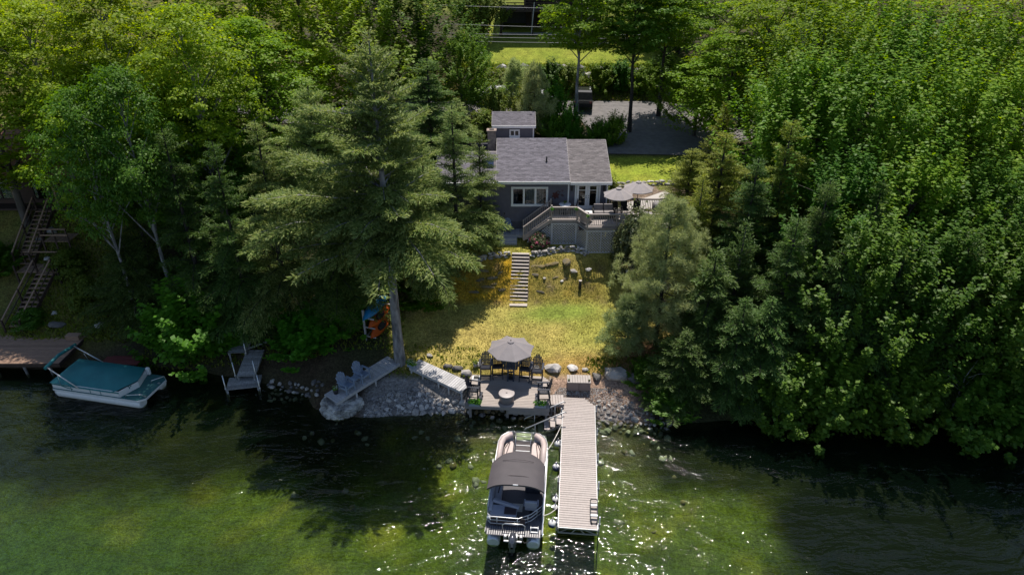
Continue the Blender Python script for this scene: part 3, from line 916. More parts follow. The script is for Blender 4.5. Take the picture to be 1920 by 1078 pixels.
BAL = MB().box((0, 0, 0), (.038, .038, .66)).mesh('baluster', MAT['railing'])
def rail(root, a, b, zf, n_post=2, h=.95, ends=(True, True), wide=.15, mat_='railing'):
    a, b = Vector((a[0], a[1], 0)), Vector((b[0], b[1], 0))
    d = b - a; L_ = d.length; d /= L_; az = math.atan2(d.y, d.x)
    rl = root.location
    def bx(name, u, z, lx, ly, lz):
        o = MB().bbox((0, 0, 0), (lx, ly, lz), .01).build(name, MAT[mat_], root)
        p = a + d * u
        o.location = Vector((p.x, p.y, zf + z)) - rl
        o.rotation_euler = (0, 0, az)
        return o
    bx('top_rail', L_ / 2, h, L_ + .05, wide, .04)
    bx('bottom_rail', L_ / 2, .12, L_, .05, .08)
    bx('upper_rail', L_ / 2, h - .07, L_, .045, .085)
    for k in range(n_post):
        if (k == 0 and not ends[0]) or (k == n_post - 1 and not ends[1]):
            continue
        bx('post', L_ * k / max(1, n_post - 1), h / 2 - .12, .1, .1, h + .2)
    m = int(L_ / .125)
    for k in range(1, m):
        p = a + d * (L_ * k / m)
        inst('baluster', BAL, root, Vector((p.x, p.y, zf + .49)) - rl, (0, 0, az))

DZ = 6.34
D1 = thing('raised_deck', 'taupe raised deck with balustrade and lattice skirt at the cottage door', 'deck', (6.5, 45, 4.6))
pl = [(2.8, 44.9), (4.62, 44.9), (5.25, 43.62), (11.25, 43.62), (11.25, 46.5), (6.98, 46.5), (6.98, 46.72), (2.8, 46.72)]
# boards run left to right
y = 43.66; k = 0
while y < 46.6:
    if y < 44.88:
        xa = 4.66 + (44.9 - y) * .49 ; xb = 11.2
    else:
        xa, xb = 2.84, 11.2
    if y > 46.4: xb = 6.95
    wb(MB().bbox(((xa + xb) / 2, y + .068, DZ - .02), (xb - xa, .133, .036), .006), 'board', MAT['railing'], D1)
    y += .142
rim = MB()
for a, b in zip(pl[:5], pl[1:6]):
    a, b = Vector((a[0], a[1], DZ - .17)), Vector((b[0], b[1], DZ - .17))
    rim.bar(a, b, .05, .24)
wb(rim, 'rim_joist', MAT['fascia'], D1)
posts = MB()
for x, yy in ((2.85, 44.92), (4.6, 44.92), (5.27, 43.66), (7.2, 43.66), (9.2, 43.66), (11.2, 43.66), (11.2, 46.4), (2.85, 46.6)):
    zb = gz(x, yy) - .2
    wb(MB().box((x, yy, (zb + DZ - .3) / 2), (.12, .12, DZ - .3 - zb)), 'support_post', MAT['lattice'], D1)
for a, b in (((2.8, 44.9), (3.72, 44.9)), ((3.72, 44.9), (4.62, 44.9)), ((4.62, 44.9), (5.25, 43.62)), ((5.25, 43.62), (6.25, 43.62)),
             ((6.25, 43.62), (7.2, 43.62)), ((7.2, 43.62), (8.2, 43.62)), ((8.2, 43.62), (9.2, 43.62)), ((9.2, 43.62), (11.2, 43.62))):
    z0 = min(gz(*a), gz(*b)) + .05
    p = tag(wb(lattice(a, b, z0, DZ - .30), 'lattice_panel', MAT['lattice'], D1), kind='stuff')
    fr = MB()
    A, B = Vector((a[0], a[1] - .02, 0)), Vector((b[0], b[1] - .02, 0))
    for zz in (z0, DZ - .33):
        A.z = B.z = zz; fr.bar(A, B, .03, .09)
    A.z = z0; T = A.copy(); T.z = DZ - .3; fr.bar(A, T, .09, .03)
    wb(fr, 'lattice_frame', MAT['lattice'], D1)
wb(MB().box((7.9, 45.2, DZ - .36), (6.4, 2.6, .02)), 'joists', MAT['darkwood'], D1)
wb(MB().box((9.1, 46.42, 5.2), (4.2, .05, 1.7)), 'added_shade_board', MAT['foundation'], D1)  # added board that keeps the space behind the lattice dark
rail(D1, (2.8, 44.9), (4.62, 44.9), DZ)
rail(D1, (4.62, 44.9), (5.25, 43.62), DZ, 2, ends=(False, False))
rail(D1, (5.25, 43.62), (11.25, 43.62), DZ, 4)
rail(D1, (11.25, 43.62), (11.25, 46.5), DZ, 2, ends=(False, True))
rail(D1, (7.1, 46.5), (11.25, 46.5), DZ, 3, ends=(True, False))

# stairs from the deck down to the ground level porch
ST = thing('deck_stairs', 'taupe stairs with slanted balustrade from the porch up to the raised deck', 'stairs', (1.8, 45.5, 4.75))
PZ = 4.80
sx_top, sx_bot = 2.78, .86
ns = 9
for k in range(1, ns):
    x = sx_top - (sx_top - sx_bot) * (k - .5) / ns
    z = DZ - (DZ - PZ) * k / ns
    wb(MB().bbox((x, 45.55, z), ((sx_top - sx_bot) / ns + .03, 1.15, .04), .008), 'tread', MAT['railing'], ST)
for yy in (44.95, 46.15):
    wb(MB().bar((sx_bot - .05, yy, PZ - .02), (sx_top, yy, DZ - .12), .045, .26), 'stringer', MAT['railing'], ST)
for yy in (44.93, 46.17):
    wb(MB().bar((sx_bot, yy, PZ + .98), (sx_top, yy, DZ + .95), .14, .045), 'handrail', MAT['railing'], ST)
    wb(MB().bar((sx_bot, yy, PZ + .25), (sx_top, yy, DZ + .22), .045, .07), 'lower_rail', MAT['railing'], ST)
    wb(MB().bbox((sx_bot - .02, yy, PZ + .45), (.1, .1, 1.1), .01), 'post', MAT['railing'], ST)
    wb(MB().bbox((sx_top + .03, yy, DZ + .45), (.12, .12, 1.25), .01), 'post', MAT['railing'], ST)
    for k in range(1, 14):
        u = k / 14
        o = inst('baluster', BAL, ST, (0, 0, 0))
        o.location = Vector((sx_bot + (sx_top - sx_bot) * u, yy, PZ + .61 + (DZ - PZ - .03) * u)) - ST.location
tag(wb(lattice((sx_bot + .25, 44.93), (sx_top, 44.93), 4.5, 4.75, DZ - .35), 'lattice_panel', MAT['lattice'], ST), kind='stuff')

# ground level porch
PO = thing('porch', 'low slate painted porch with two steps below the cottage window', 'porch', (.2, 46.2, 4.5))
n = 22
for k in range(n):
    x = -1.58 + 2.75 * (k + .5) / n
    wb(MB().bbox((x, 46.2, PZ - .02), (2.75 / n - .012, 1.06, .036), .006), 'board', MAT['weather'], PO)
fr = MB(); fr.box((-.2, 45.66, PZ - .13), (2.8, .04, .18)); fr.box((-1.59, 46.2, PZ - .13), (.04, 1.04, .18))
wb(fr, 'rim_joist', MAT['weather'], PO)
tag(wb(lattice((-1.58, 45.67), (-.84, 45.67), 4.32, PZ - .2, sp=.1, w=.035), 'lattice_panel', MAT['lattice'], PO), kind='stuff')
for y0, z in ((45.42, PZ - .14), (45.08, PZ - .30)):
    wb(MB().bbox((-.27, y0, z - .09), (1.25, .36, .18), .01), 'step', MAT['weather'], PO)
wb(MB().bbox((-.27, 44.86, 4.37), (1.3, .14, .06), .01), 'step', MAT['stair'], PO)
wb(MB().box((1.35, 45.6, 4.7), (.7, .8, .1)), 'landing', MAT['weather'], PO)

# ---------------------------------------------------------------- rocks
def rock_mesh(seed, m, flat=.75, sub=2, rough=.26, blocky=.0):
    rnd = random.Random(seed)
    bm = bmesh.new()
    bmesh.ops.create_icosphere(bm, subdivisions=sub, radius=.5)
    ph = [rnd.uniform(0, 6) for _ in range(6)]
    cuts = [(Vector((rnd.uniform(-1, 1), rnd.uniform(-1, 1), rnd.uniform(-.6, 1))).normalized(), rnd.uniform(.27, .40)) for _ in range(6)]
    for v in bm.verts:
        c = v.co
        f = 1 + rough * (math.sin(c.x * 6 + ph[0]) * math.sin(c.y * 6 + ph[1]) + .5 * math.sin(c.z * 9 + ph[2]) * math.sin(c.x * 10 + ph[3]))
        v.co = Vector((c.x * 1.05, c.y * .9, c.z)) * f
        for nr, h in cuts:
            e = v.co.dot(nr) - h
            if e > 0:
                v.co -= nr * e * .9
        v.co.z *= flat
    me = bpy.data.meshes.new('rock')
    bm.to_mesh(me); bm.free()
    me.materials.append(m)
    return me
RK = {k: [rock_mesh(i * 7 + j, MAT[k], .62 + .07 * (i % 3), 2) for i in range(6)] for j, k in enumerate(('rock', 'palerock', 'darkrock', 'mossrock'))}
RKS = {k: [rock_mesh(i * 5 + j + 90, MAT[k], .7, 1) for i in range(6)] for j, k in enumerate(('rock', 'palerock', 'darkrock', 'mossrock'))}

def boulder(px, py, w, kind, label, d=None, h=None, z=None, rz=None, i=0, sink=.3):
    p = hit(px, py) if z is None else at(px, py, z)
    me = RK[kind][i % 6]
    o = bpy.data.objects.new('boulder', me)
    d = d or w * .8; h = h or w * .75
    o.location = (p.x, p.y, p.z + h * (.3 - sink * .5))
    o.scale = (w, d, h)
    o.rotation_euler = (0, 0, rz if rz is not None else i * 1.3)
    link(o)
    return tag(o, label, 'boulder')

for b in (
    (1004, 692, .75, 'palerock', 'pale boulder just behind the right end of the row of tall chairs'),
    (1040, 693, 1.15, 'palerock', 'large pale boulder between the lakeside deck and the storage box'),
    (1072, 691, .75, 'palerock', 'upright pale boulder behind the left end of the storage box'),
    (1098, 694, .5, 'rock', 'small brown boulder behind the right end of the storage box'),
    (1158, 706, 1.8, 'rock', 'long grey boulder half in shade right of the storage box'),
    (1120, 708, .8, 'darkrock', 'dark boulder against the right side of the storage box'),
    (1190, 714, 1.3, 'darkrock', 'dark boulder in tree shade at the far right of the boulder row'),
    (899, 684, .6, 'palerock', 'pale boulder behind the leftmost tall deck chair'),
    (876, 701, .85, 'rock', 'round grey boulder by the deck corner next to the plank walk'),
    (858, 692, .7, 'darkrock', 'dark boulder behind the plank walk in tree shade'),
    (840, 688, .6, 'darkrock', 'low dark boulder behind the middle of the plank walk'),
    (806, 668, .5, 'rock', 'flat grey stone on the shaded lawn above the plank walk'),
    (1063, 493, .95, 'mossrock', 'mossy boulder set in the bank right of the garden steps'),
    (1076, 511, .65, 'rock', 'grey boulder low on the bank left of the stump post'),
    (1103, 507, .5, 'palerock', 'small pale stone at the shaded bank edge below the deck'),
    (1021, 523, .38, 'rock', 'small stone on the bank just right of the garden steps'),
    (1053, 528, .3, 'palerock', 'tiny pale stone low on the bank left of the stump post'),
    (186, 612, .75, 'palerock', 'white stone on the shaded bank above the red picnic table'),
    (103, 589, .55, 'palerock', 'white stone on the mossy bank above the brown shore deck'),
    (108, 612, 1.1, 'darkrock', 'dark boulder behind the brown shore deck'),
    (98, 436, 1.0, 'rock', 'reddish boulder on the bank in front of the brown cabin'),
    (75, 452, .8, 'rock', 'flat stone beside the top of the cabin stairs'),
    (88, 486, .6, 'palerock', 'pale stone in the middle of the mossy cabin bank'),
    (1240, 165, 1.6, 'palerock', 'pale boulder beside the road under the right hand trees'),
    (1252, 178, 1.1, 'palerock', 'smaller pale boulder at the road edge under the right hand trees'),
):
    boulder(*b, i=int(b[0]) % 6)

# rock ledges in the bank
led = thing('bank_ledge', 'mossy rock ledges breaking through the steep bank beside the garden steps', 'rock ledge', (0, 42, 2.8))
rr = random.Random(3)
for px, py, w in ((905, 505, 1.3), (925, 518, 1.0), (940, 508, .8), (915, 535, 1.2), (942, 541, .7), (900, 522, .9), (930, 530, .8), (1010, 497, 1.2), (1035, 492, 1.4), (1003, 512, .8), (1045, 517, .9), (1060, 520, .6), (1030, 535, .9), (1015, 545, .7), (890, 545, .9)):
    p = hit(px, py)
    inst('ledge_rock', rr.choice(RK['mossrock']), led, Vector((p.x, p.y, p.z - .10)) - led.location, (0, R(rr.uniform(-12, 12)), rr.uniform(-.3, .3)), (w, .5, .38))

# ---------------------------------------------------------------- low garden wall of stacked stones
def stone_wall(name, label, line, h, size, courses, kinds, seed, depth=.4):
    root = thing(name, label, 'stone wall', (line[0][0], line[0][1], gz(*line[0])))
    rnd = random.Random(seed)
    pts = [Vector((a, b, 0)) for a, b in line]
    for i in range(len(pts) - 1):
        a, b = pts[i], pts[i + 1]
        L_ = (b - a).length; az = math.atan2(b.y - a.y, b.x - a.x)
        for c in range(courses):
            u = rnd.uniform(0, size * .5)
            while u < L_:
                w = size * rnd.uniform(.7, 1.5)
                p = a + (b - a) * min(1, u / L_)
                hh = h / courses
                z = gz(p.x, p.y - depth * .3)
                if rnd.random() < .1 and c: u += w * .7; continue
                q = Vector((p.x + rnd.uniform(-.05, .05), p.y + rnd.uniform(-.17, .17) * size + .05 * c, z + hh * (c + .42) + rnd.uniform(-.3, .2) * hh))
                inst('stone', rnd.choice(RKS[rnd.choice(kinds)]), root, q - root.location,
                     (rnd.uniform(-.15, .15), rnd.uniform(-.15, .15), az + rnd.uniform(-.3, .3)), (w * 1.08, depth * rnd.uniform(.8, 1.2), hh * rnd.uniform(1.5, 2.0)))
                u += w * .82
    return root
def gl(px, py):
    p = hit(px, py)
    return (p.x, p.y)
stone_wall('garden_wall', 'low dry stone wall on the bank left of the garden steps', [gl(836, 478), gl(850, 484), gl(870, 487), (-.12, 43.35)], .42, .34, 3, ['rock', 'palerock', 'rock'], 5)
stone_wall('garden_wall', 'low dry stone wall curving from the garden steps up to the lattice deck', [(1.35, 43.4), (2.2, 43.45), (3.4, 43.75), (4.3, 43.9), (5.3, 43.4)], .42, .34, 3, ['rock', 'palerock', 'rock'], 6)
stone_wall('retaining_wall', 'big grey boulder wall below the top lawn', [(-5, 75.4), (-1, 75.5), (4, 75.5), (9, 75.4), (14, 75.2)], 1.5, .95, 2, ['rock', 'darkrock', 'rock', 'palerock'], 9, .9)
stone_wall('lawn_wall', 'low rubble wall edging the lawn right of the cottage', [(7.4, 51.0), (10, 51.2), (13.5, 51.5)], .4, .4, 2, ['rock', 'palerock'], 11)

# ---------------------------------------------------------------- garden steps
GS = thing('garden_steps', 'straight flight of pale wooden steps up the mossy bank', 'stairs', (.5, 40.4, 1.95))
gb, gt = Vector((.44, 40.55, 1.99)), Vector((.62, 43.42, 4.36))
n = 14
gw = 1.22
az = math.atan2(-(gt.x - gb.x), gt.y - gb.y)
for k in range(n + 1):
    p = gb + (gt - gb) * (k / n)
    dpt = .24 if k else .55
    o = MB().bbox((0, 0, 0), (gw, dpt, .05), .012).build('tread', MAT['stair'], GS)
    o.location = Vector((p.x, p.y - (0 if k else .12), p.z)) - GS.location; o.rotation_euler = (0, 0, az)
    if k:
        o = MB().box((0, 0, 0), (gw - .04, .03, .15)).build('riser', MAT['riser'], GS)
        o.location = Vector((p.x, p.y - .10, p.z - .10)) - GS.location; o.rotation_euler = (0, 0, az)
for s in (-1, 1):
    dx = Vector((math.cos(az), math.sin(az), 0)) * (s * (gw / 2 + .02))
    wb(MB().bar(gb + dx - Vector((0, 0, .14)), gt + dx - Vector((0, 0, .14)), .05, .16), 'stringer', MAT['riser'], GS)
pz = hit(1087, 540)
SPo = thing('stump_post', 'short dark wooden post on the bank below the deck', 'post', pz)
MB().tube([(0, 0, -.1), (.02, 0, .55)], [.12, .10], 10).build('post', MAT['darkbark'], SPo)
MB().tube([(.02, 0, .55), (.02, 0, .6)], [.13, .11], 10).build('cap', MAT['stair'], SPo)

# ---------------------------------------------------------------- planked decks and walks
def frame_between(pa, pb):
    d = Vector((pb[0] - pa[0], pb[1] - pa[1], 0))
    return d.length, math.atan2(d.y, d.x)

def plank_walk(name, label, cat, pa, pb, za, zb, width, bw, m, mframe, legs=(), along=False, gap=.012, leg_r=.06):
    """pa->pb is the middle line; boards lie across it"""
    L_, az = frame_between(pa, pb)
    root = thing(name, label, cat, (pa[0], pa[1], za), az)
    sl_ = (zb - za) / L_
    n = max(1, int(L_ / bw))
    me = MB().bbox((0, 0, 0), (L_ / n - gap, width, .038), .008).mesh('board', MAT[m])
    rnd = random.Random(int(L_ * 100))
    for k in range(n):
        u = L_ * (k + .5) / n
        inst('board', me, root, (u, rnd.uniform(-.006, .006), sl_ * u - .019), (0, -math.atan(sl_), rnd.uniform(-.004, .004)))
    for s in (-1, 1):
        MB().bar((0, s * (width / 2 - .05), -.12), (L_, s * (width / 2 - .05), sl_ * L_ - .12), .05, .16).build('stringer', MAT[mframe], root)
    for u, s in legs:
        x, y_ = u * L_, s * (width / 2 - .08)
        w = Matrix.Rotation(az, 3, 'Z') @ Vector((x, y_, 0)) + Vector((pa[0], pa[1], 0))
        zb_ = gz(w.x, w.y) - .15 - za
        MB().tube([(x, y_, zb_), (x, y_, sl_ * x - .05)], leg_r, 8).build('leg', MAT[mframe], root)
    return root

def mid(a, b): return ((a[0] + b[0]) / 2, (a[1] + b[1]) / 2)
# rocky tip with its walk and two chairs
A1, A2, A3, A4 = at(727, 666.4, 1.45), at(750.8, 681.4, 1.4), at(630.8, 756, 1.2), at(607.9, 739.3, 1.2)
wA = ((A1 - A2).length + (A3 - A4).length) / 2
WALK_A = plank_walk('plank_walk', 'grey plank walk from the big tree trunk out onto the pale rock tip', 'walkway', mid(A3, A4), mid(A1, A2), 1.2, 1.42, wA, .15, 'weather', 'weather', [(.3, -1), (.6, -1), (.6, 1), (.93, 1)])
B1, B2, B3, B4 = at(787, 671, 1.42), at(878, 712, 1.06), at(873, 741, 1.06), at(766, 691, 1.42)
WALK_B = plank_walk('plank_walk', 'grey plank walk on posts from the big tree trunk to the lakeside deck', 'walkway', mid(B1, B4), mid(B2, B3), 1.42, 1.06, 1.05, .15, 'weather', 'weather', [(.03, -1), (.25, -1), (.55, -1), (.74, -1), (.98, -1), (.5, 1)])

# lakeside deck
DA, DB = Vector((-2.66, 30.78, 1.0)), Vector((2.1, 30.48, 1.0))
ddir = (DB - DA).normalized(); daz = math.atan2(ddir.y, ddir.x)
DL = (DB - DA).length; DD = 3.0
LD = thing('lakeside_deck', 'taupe composite deck at the water edge carrying the tall chairs and umbrella', 'deck', DA, daz)
nb = 21
me = MB().bbox((0, 0, 0), (DL, DD / nb - .011, .036), .008).mesh('board', MAT['deck'])
for k in range(nb):
    yk = DD * (k + .5) / nb
    if k >= 18:
        cut = (.12, .22, .34)[k - 18]
        MB().bbox((DL / 2 - cut / 2, 0, 0), (DL - cut, DD / nb - .011, .036), .008).build('board', MAT['deck'], LD).location = (0, yk, -.018)
    else:
        inst('board', me, LD, (DL / 2, yk, -.018))
MB().box((DL / 2, -.02, -.13), (DL + .06, .04, .22)).build('fascia', MAT['fascia'], LD)
MB().box((DL * .755, -.035, -.36), (DL * .49, .03, .26)).build('skirt_board', MAT['fascia'], LD)
for s in (-.02, DL + .02):
    MB().box((s, DD / 2, -.13), (.04, DD, .22)).build('side_board', MAT['fascia'], LD)
for u, w in ((.25, .2), (DL - .15, .2), (.25, 2.7), (DL - .15, 2.7), (DL / 2, .3), (DL / 2, 2.7)):
    g = Matrix.Rotation(daz, 3, 'Z') @ Vector((u, w, 0)) + DA
    MB().box((u, w, (gz(g.x, g.y) - .3 - 1 - .04) / 2), (.14, .14, 1 - gz(g.x, g.y) + .3 - .04)).build('support_post', MAT['fascia'], LD)
for u in (1.0, 2.2, 3.4):
    MB().box((u, DD / 2, -.12), (.05, DD - .1, .16)).build('joist', MAT['darkwood'], LD)
def on_deck(u, w, z=0.0):
    p = Matrix.Rotation(daz, 3, 'Z') @ Vector((u, w, 0)) + DA
    return Vector((p.x, p.y, 1.0 + z))
def deck_uw(px, py):
    p = at(px, py, 1.0) - DA
    q = Matrix.Rotation(-daz, 3, 'Z') @ p
    return q.x, q.y

# gangway between deck and dock
P1, P2, P3, P4 = at(1031.5, 740, .80), at(1057.5, 740, .80), at(1056.5, 758, .80), at(1030.5, 758, .80)
GW = plank_walk('gangway', 'short boarded gangway joining the lakeside deck and the long dock', 'walkway', mid(P1, P4), mid(P2, P3), .80, .80, (P1 - P4).length, .148, 'dock', 'fascia', [(.1, -1), (.9, -1)])

# ---------------------------------------------------------------- the long dock
DKZ = .52
K0, K1 = Vector((3.07, 22.38, DKZ)), Vector((3.945, 32.02, DKZ))
KL, kaz = frame_between(K0, K1)
DW = 1.82
DK = thing('dock', 'long pale beige aluminium framed dock running out into the lake', 'dock', K0, kaz)
n = 67
bme = MB().bbox((0, 0, 0), (KL / n - .013, DW, .04), .008).mesh('board', MAT['dock'])
for k in range(n):
    u = KL * (k + .5) / n
    over = u - (KL - .62)
    if over > 0:
        cut = over / .62 * .62
        MB().bbox((0, cut / 2, 0), (KL / n - .013, DW - cut, .04), .008).build('board', MAT['dock'], DK).location = (u, 0, -.02)
    else:
        inst('board', bme, DK, (u, 0, -.02))
for s in (-1, 1):
    fr = MB()
    yv = s * (DW / 2 + .012)
    fr.bar((0, yv, -.06), (KL - (.62 if s < 0 else 0), yv, -.06), .04, .10)
    fr.bar((0, yv, -.36), (KL - 1.2, yv, -.36), .04, .05)
    m_ = 12
    for k in range(m_):
        a, b = KL * .88 * k / m_, KL * .88 * (k + 1) / m_
        fr.bar((a, yv, -.34), (b, yv, -.10), .03, .03) if k % 2 else fr.bar((a, yv, -.10), (b, yv, -.34), .03, .03)
    fr.build('side_truss', MAT['steel'], DK)
et = MB()
et.bar((-.02, -DW / 2, -.06), (-.02, DW / 2, -.06), .04, .09); et.bar((-.02, -DW / 2, -.36), (-.02, DW / 2, -.36), .05, .06)
pp = [-DW / 2 + .02, -DW / 6, DW / 6, DW / 2 - .02]
et.bar((-.02, -DW / 2, -.36), (-.02, -.34, -.10), .04, .04).bar((-.02, -.34, -.36), (-.02, -.70, -.10), .001, .001)
et.bar((-.02, .30, -.36), (-.02, .12, -.10), .04, .04).bar((-.02, -.34, -.36), (-.02, -.12, -.10), .04, .04).bar((-.02, .86, -.34), (-.02, .5, -.12), .03, .03)
for yv in (-DW / 2, DW / 2): et.bar((-.02, yv, -.36), (-.02, yv, -.06), .04, .05)
et.build('end_truss', MAT['steel'], DK)
for u, s in ((.25, 1), (2.9, 1), (5.6, 1), (8.3, 1), (.35, -1), (2.6, -1), (4.6, -1), (6.6, -1), (8.6, -1)):
    x, yv = u, s * (DW / 2 + .09)
    g = Matrix.Rotation(kaz, 3, 'Z') @ Vector((x, yv, 0)) + K0
    p = MB().tube([(x, yv, gz(g.x, g.y) - .2 - DKZ), (x, yv, .42 if s < 0 else .28)], .035, 8)
    p.tube([(x, yv, -.16), (x, yv, -.02)], .055, 8)
    p.build('pipe_post', MAT['steel'], DK)
def on_dock(u, w, z=0.0):
    return Matrix.Rotation(kaz, 3, 'Z') @ Vector((u, w, 0)) + Vector((K0.x, K0.y, DKZ + z))
lo = thing('dock_ladder', 'dark tube swim ladder folded up on the lake end of the dock', 'ladder', on_dock(.95, -DW / 2 + .16), kaz)
for w in (-.17, .17):
    MB().tube([(-.62, w, .03), (-.7, w * .6, .05), (-.5, w, .16), (.1, w, .2), (.6, w, .22), (.72, w * .5, .2)], .022, 8).build('side_rail', MAT['black'], lo)
for u, z in ((-.66, .06), (.68, .21), (.1, .2)):
    MB().tube([(u, -.16, z), (u, .16, z)], .022, 8).build('crossbar', MAT['black'], lo)
for u in (-.32, .32):
    MB().bbox((u, 0, .2), (.12, .34, .04), .01).build('step', MAT['boatwhite'], lo)

# buoy fenders along the dock
def fender(u, z, r, blue, label, w=None):
    p = on_dock(u, DW / 2 + (w or r + .04))
    o = thing('fender', label, 'fender', (p.x, p.y, z), kaz + 1.1, 'round fenders along the dock')
    prof = [(r * math.sin(math.pi * k / 12) + .0005, -r * math.cos(math.pi * k / 12)) for k in range(13)]
    mb = MB(); mb.lathe(prof, 14)
    if blue:
        q = 5 if blue == 1 else 8
        mb2 = MB(); mb2.lathe([(a * 1.01, b * 1.01) for a, b in prof[:q]], 14); mb2.build('coloured_end', MAT['fenderblue'], o).rotation_euler = (R(50), R(20), 0)
    mb.build('ball', MAT['fenderwhite'], o)
    MB().tube([(0, 0, r), (0, 0, r + .10)], .03, 8).build('neck', MAT['fenderblue'], o)
    MB().tube([(0, 0, r + .06), (.02, -.12, DKZ - z)], .012, 6).build('line', MAT['rope'], o)
fender(6.0, .17, .18, 0, 'plain white round fender nearest the shore beside the dock')
fender(4.2, .17, .20, 2, 'half blue half white round fender beside the middle of the dock')
fender(1.95, .2, .16, 1, 'white fender with blue end left of the dock ladder', .2)
fender(1.45, .19, .15, 1, 'small white and blue fender between two others near the lake end')
fender(.45, .17, .20, 1, 'white round fender with navy end at the lake corner of the dock', .3)

# steps down into the water beside the dock
WS = thing('water_steps', 'beige steps with two grey handrails going down into the water left of the dock', 'stairs', (2.6, 30.4, .3))
for k in range(4):
    wb(MB().bbox((2.66 - .34 * k, 30.2, .42 - .19 * k), (.32, .85, .05), .01), 'tread', MAT['dock'], WS)
for yy in (29.75, 30.65):
    wb(MB().bar((2.85, yy, .40), (1.35, yy, -.45), .04, .18), 'stringer', MAT['fascia'], WS)
    a, b = Vector((2.92, yy, 1.32)), Vector((.75, yy - .1, .22))
    wb(MB().tube([a + Vector((0.1, 0, -.05)), a, b, b + Vector((-.05, 0, -.1))], .038, 8), 'handrail', MAT['steel'], WS)
    for u in (.22, .75):
        q = a + (b - a) * u
        wb(MB().tube([q, (q.x, q.y, q.z - 1.0)], .03, 8), 'post', MAT['steel'], WS)
wb(MB().bbox((1.1, 29.7, -.42), (1.7, 1.1, .12), .02), 'submerged_slab', MAT['palerock'], WS)

# ---------------------------------------------------------------- rocks of the shore
def scatter_stones(name, label, cat, poly, n, size, kinds, seed, lo=1.0, sunk=.15, zmin=-9, bias=None):
    """individual stones over a region given as world polygon; returns the root"""
    rnd = random.Random(seed)
    xs = [p[0] for p in poly]; ys = [p[1] for p in poly]
    def inside(x, y):
        c = False; j = len(poly) - 1
        for i in range(len(poly)):
            if (poly[i][1] > y) != (poly[j][1] > y) and x < (poly[j][0] - poly[i][0]) * (y - poly[i][1]) / (poly[j][1] - poly[i][1]) + poly[i][0]:
                c = not c
            j = i
        return c
    root = thing(name, label, cat, (sum(xs) / len(xs), sum(ys) / len(ys), gz(sum(xs) / len(xs), sum(ys) / len(ys))))
    placed = []; tries = 0
    while len(placed) < n and tries < n * 60:
        tries += 1
        x, y = rnd.uniform(min(xs), max(xs)), rnd.uniform(min(ys), max(ys))
        if not inside(x, y): continue
        s = size * rnd.uniform(.6, 1.5)
        if bias: s *= bias(x, y)
        if any((x - a) ** 2 + (y - b) ** 2 < (.36 * (s + c)) ** 2 for a, b, c in placed): continue
        placed.append((x, y, s))
        inst('stone', rnd.choice(RKS[rnd.choice(kinds)]), root, Vector((x, y, gz(x, y) + s * (.28 - sunk))) - root.location,
             (rnd.uniform(-.4, .4), rnd.uniform(-.4, .4), rnd.uniform(0, 6)), (s, s * rnd.uniform(.7, 1), s * rnd.uniform(.7, 1)))
    return root
def gravel(name, label, poly, n, size, mats, seed):
    rnd = random.Random(seed)
    xs = [p[0] for p in poly]; ys = [p[1] for p in poly]
    mb = MB()
    base = [Vector(v) for v in ((1, 0, 0), (-.5, .87, 0), (-.5, -.87, 0), (0, 0, .8), (.2, .1, -.5))]
    fs = [(0, 1, 3), (1, 2, 3), (2, 0, 3)]
    for _ in range(n):
        # triangle fan sampling of the polygon
        k = rnd.randrange(1, len(poly) - 1)
        a, b = rnd.random(), rnd.random()
        if a + b > 1: a, b = 1 - a, 1 - b
        x = poly[0][0] + a * (poly[k][0] - poly[0][0]) + b * (poly[k + 1][0] - poly[0][0])
        y = poly[0][1] + a * (poly[k][1] - poly[0][1]) + b * (poly[k + 1][1] - poly[0][1])
        s = size * rnd.uniform(.5, 1.5)
        m = Euler((rnd.uniform(-.5, .5), rnd.uniform(-.5, .5), rnd.uniform(0, 6))).to_matrix()
        c = Vector((x, y, gz(x, y) + .005))
        mb.add([m @ (v * s * .5) + c for v in base[:4]], fs, rnd.randrange(len(mats)))
    return tag(mb.build(name, [MAT[m] for m in mats]), label, kind='stuff')

RIP = [at(722, 779, 0).xy, at(790, 776, 0).xy, at(868, 772, .1).xy, at(868, 742, .7).xy, at(800, 742, .6).xy, at(745, 752, .6).xy, at(712, 764, .5).xy]
scatter_stones('stone_bank', 'grey bank of rounded shore stones below the plank walk', 'stone bank', RIP, 190, .34, ['rock', 'palerock', 'palerock'], 21, bias=lambda x, y: .8 + .5 * (x > -6))
RIP2 = [at(683, 779, .1).xy, at(745, 772, .2).xy, at(830, 745, .8).xy, at(800, 722, 1.1).xy, at(735, 722, 1.1).xy, at(690, 745, .8).xy]
gravel('gravel', 'small grey shore gravel above the stone bank', RIP2, 4200, .21, ['gravelgrey', 'rock', 'darkrock'], 4)
scatter_stones('stone_bank', 'small pale stones strewn above the shore stones between the two plank walks', 'stone bank', RIP2, 220, .36, ['palerock', 'rock', 'darkrock'], 22)
BCH = [at(1030, 742, .6).xy, at(1125, 790, 0).xy, at(1190, 785, .1).xy, at(1215, 765, .6).xy, at(1150, 722, .9).xy, at(1050, 718, 1).xy]
gravel('gravel', 'brown beach gravel around the storage box', BCH, 9000, .085, ['pine_straw', 'rock', 'soil', 'palerock'], 5)
scatter_stones('stone_bank', 'stones at the water edge right of the dock', 'stone bank', [at(1116, 800, 0).xy, at(1250, 812, 0).xy, at(1262, 790, .2).xy, at(1180, 752, .7).xy, at(1118, 752, .4).xy], 75, .42, ['darkrock', 'darkrock', 'rock'], 33)
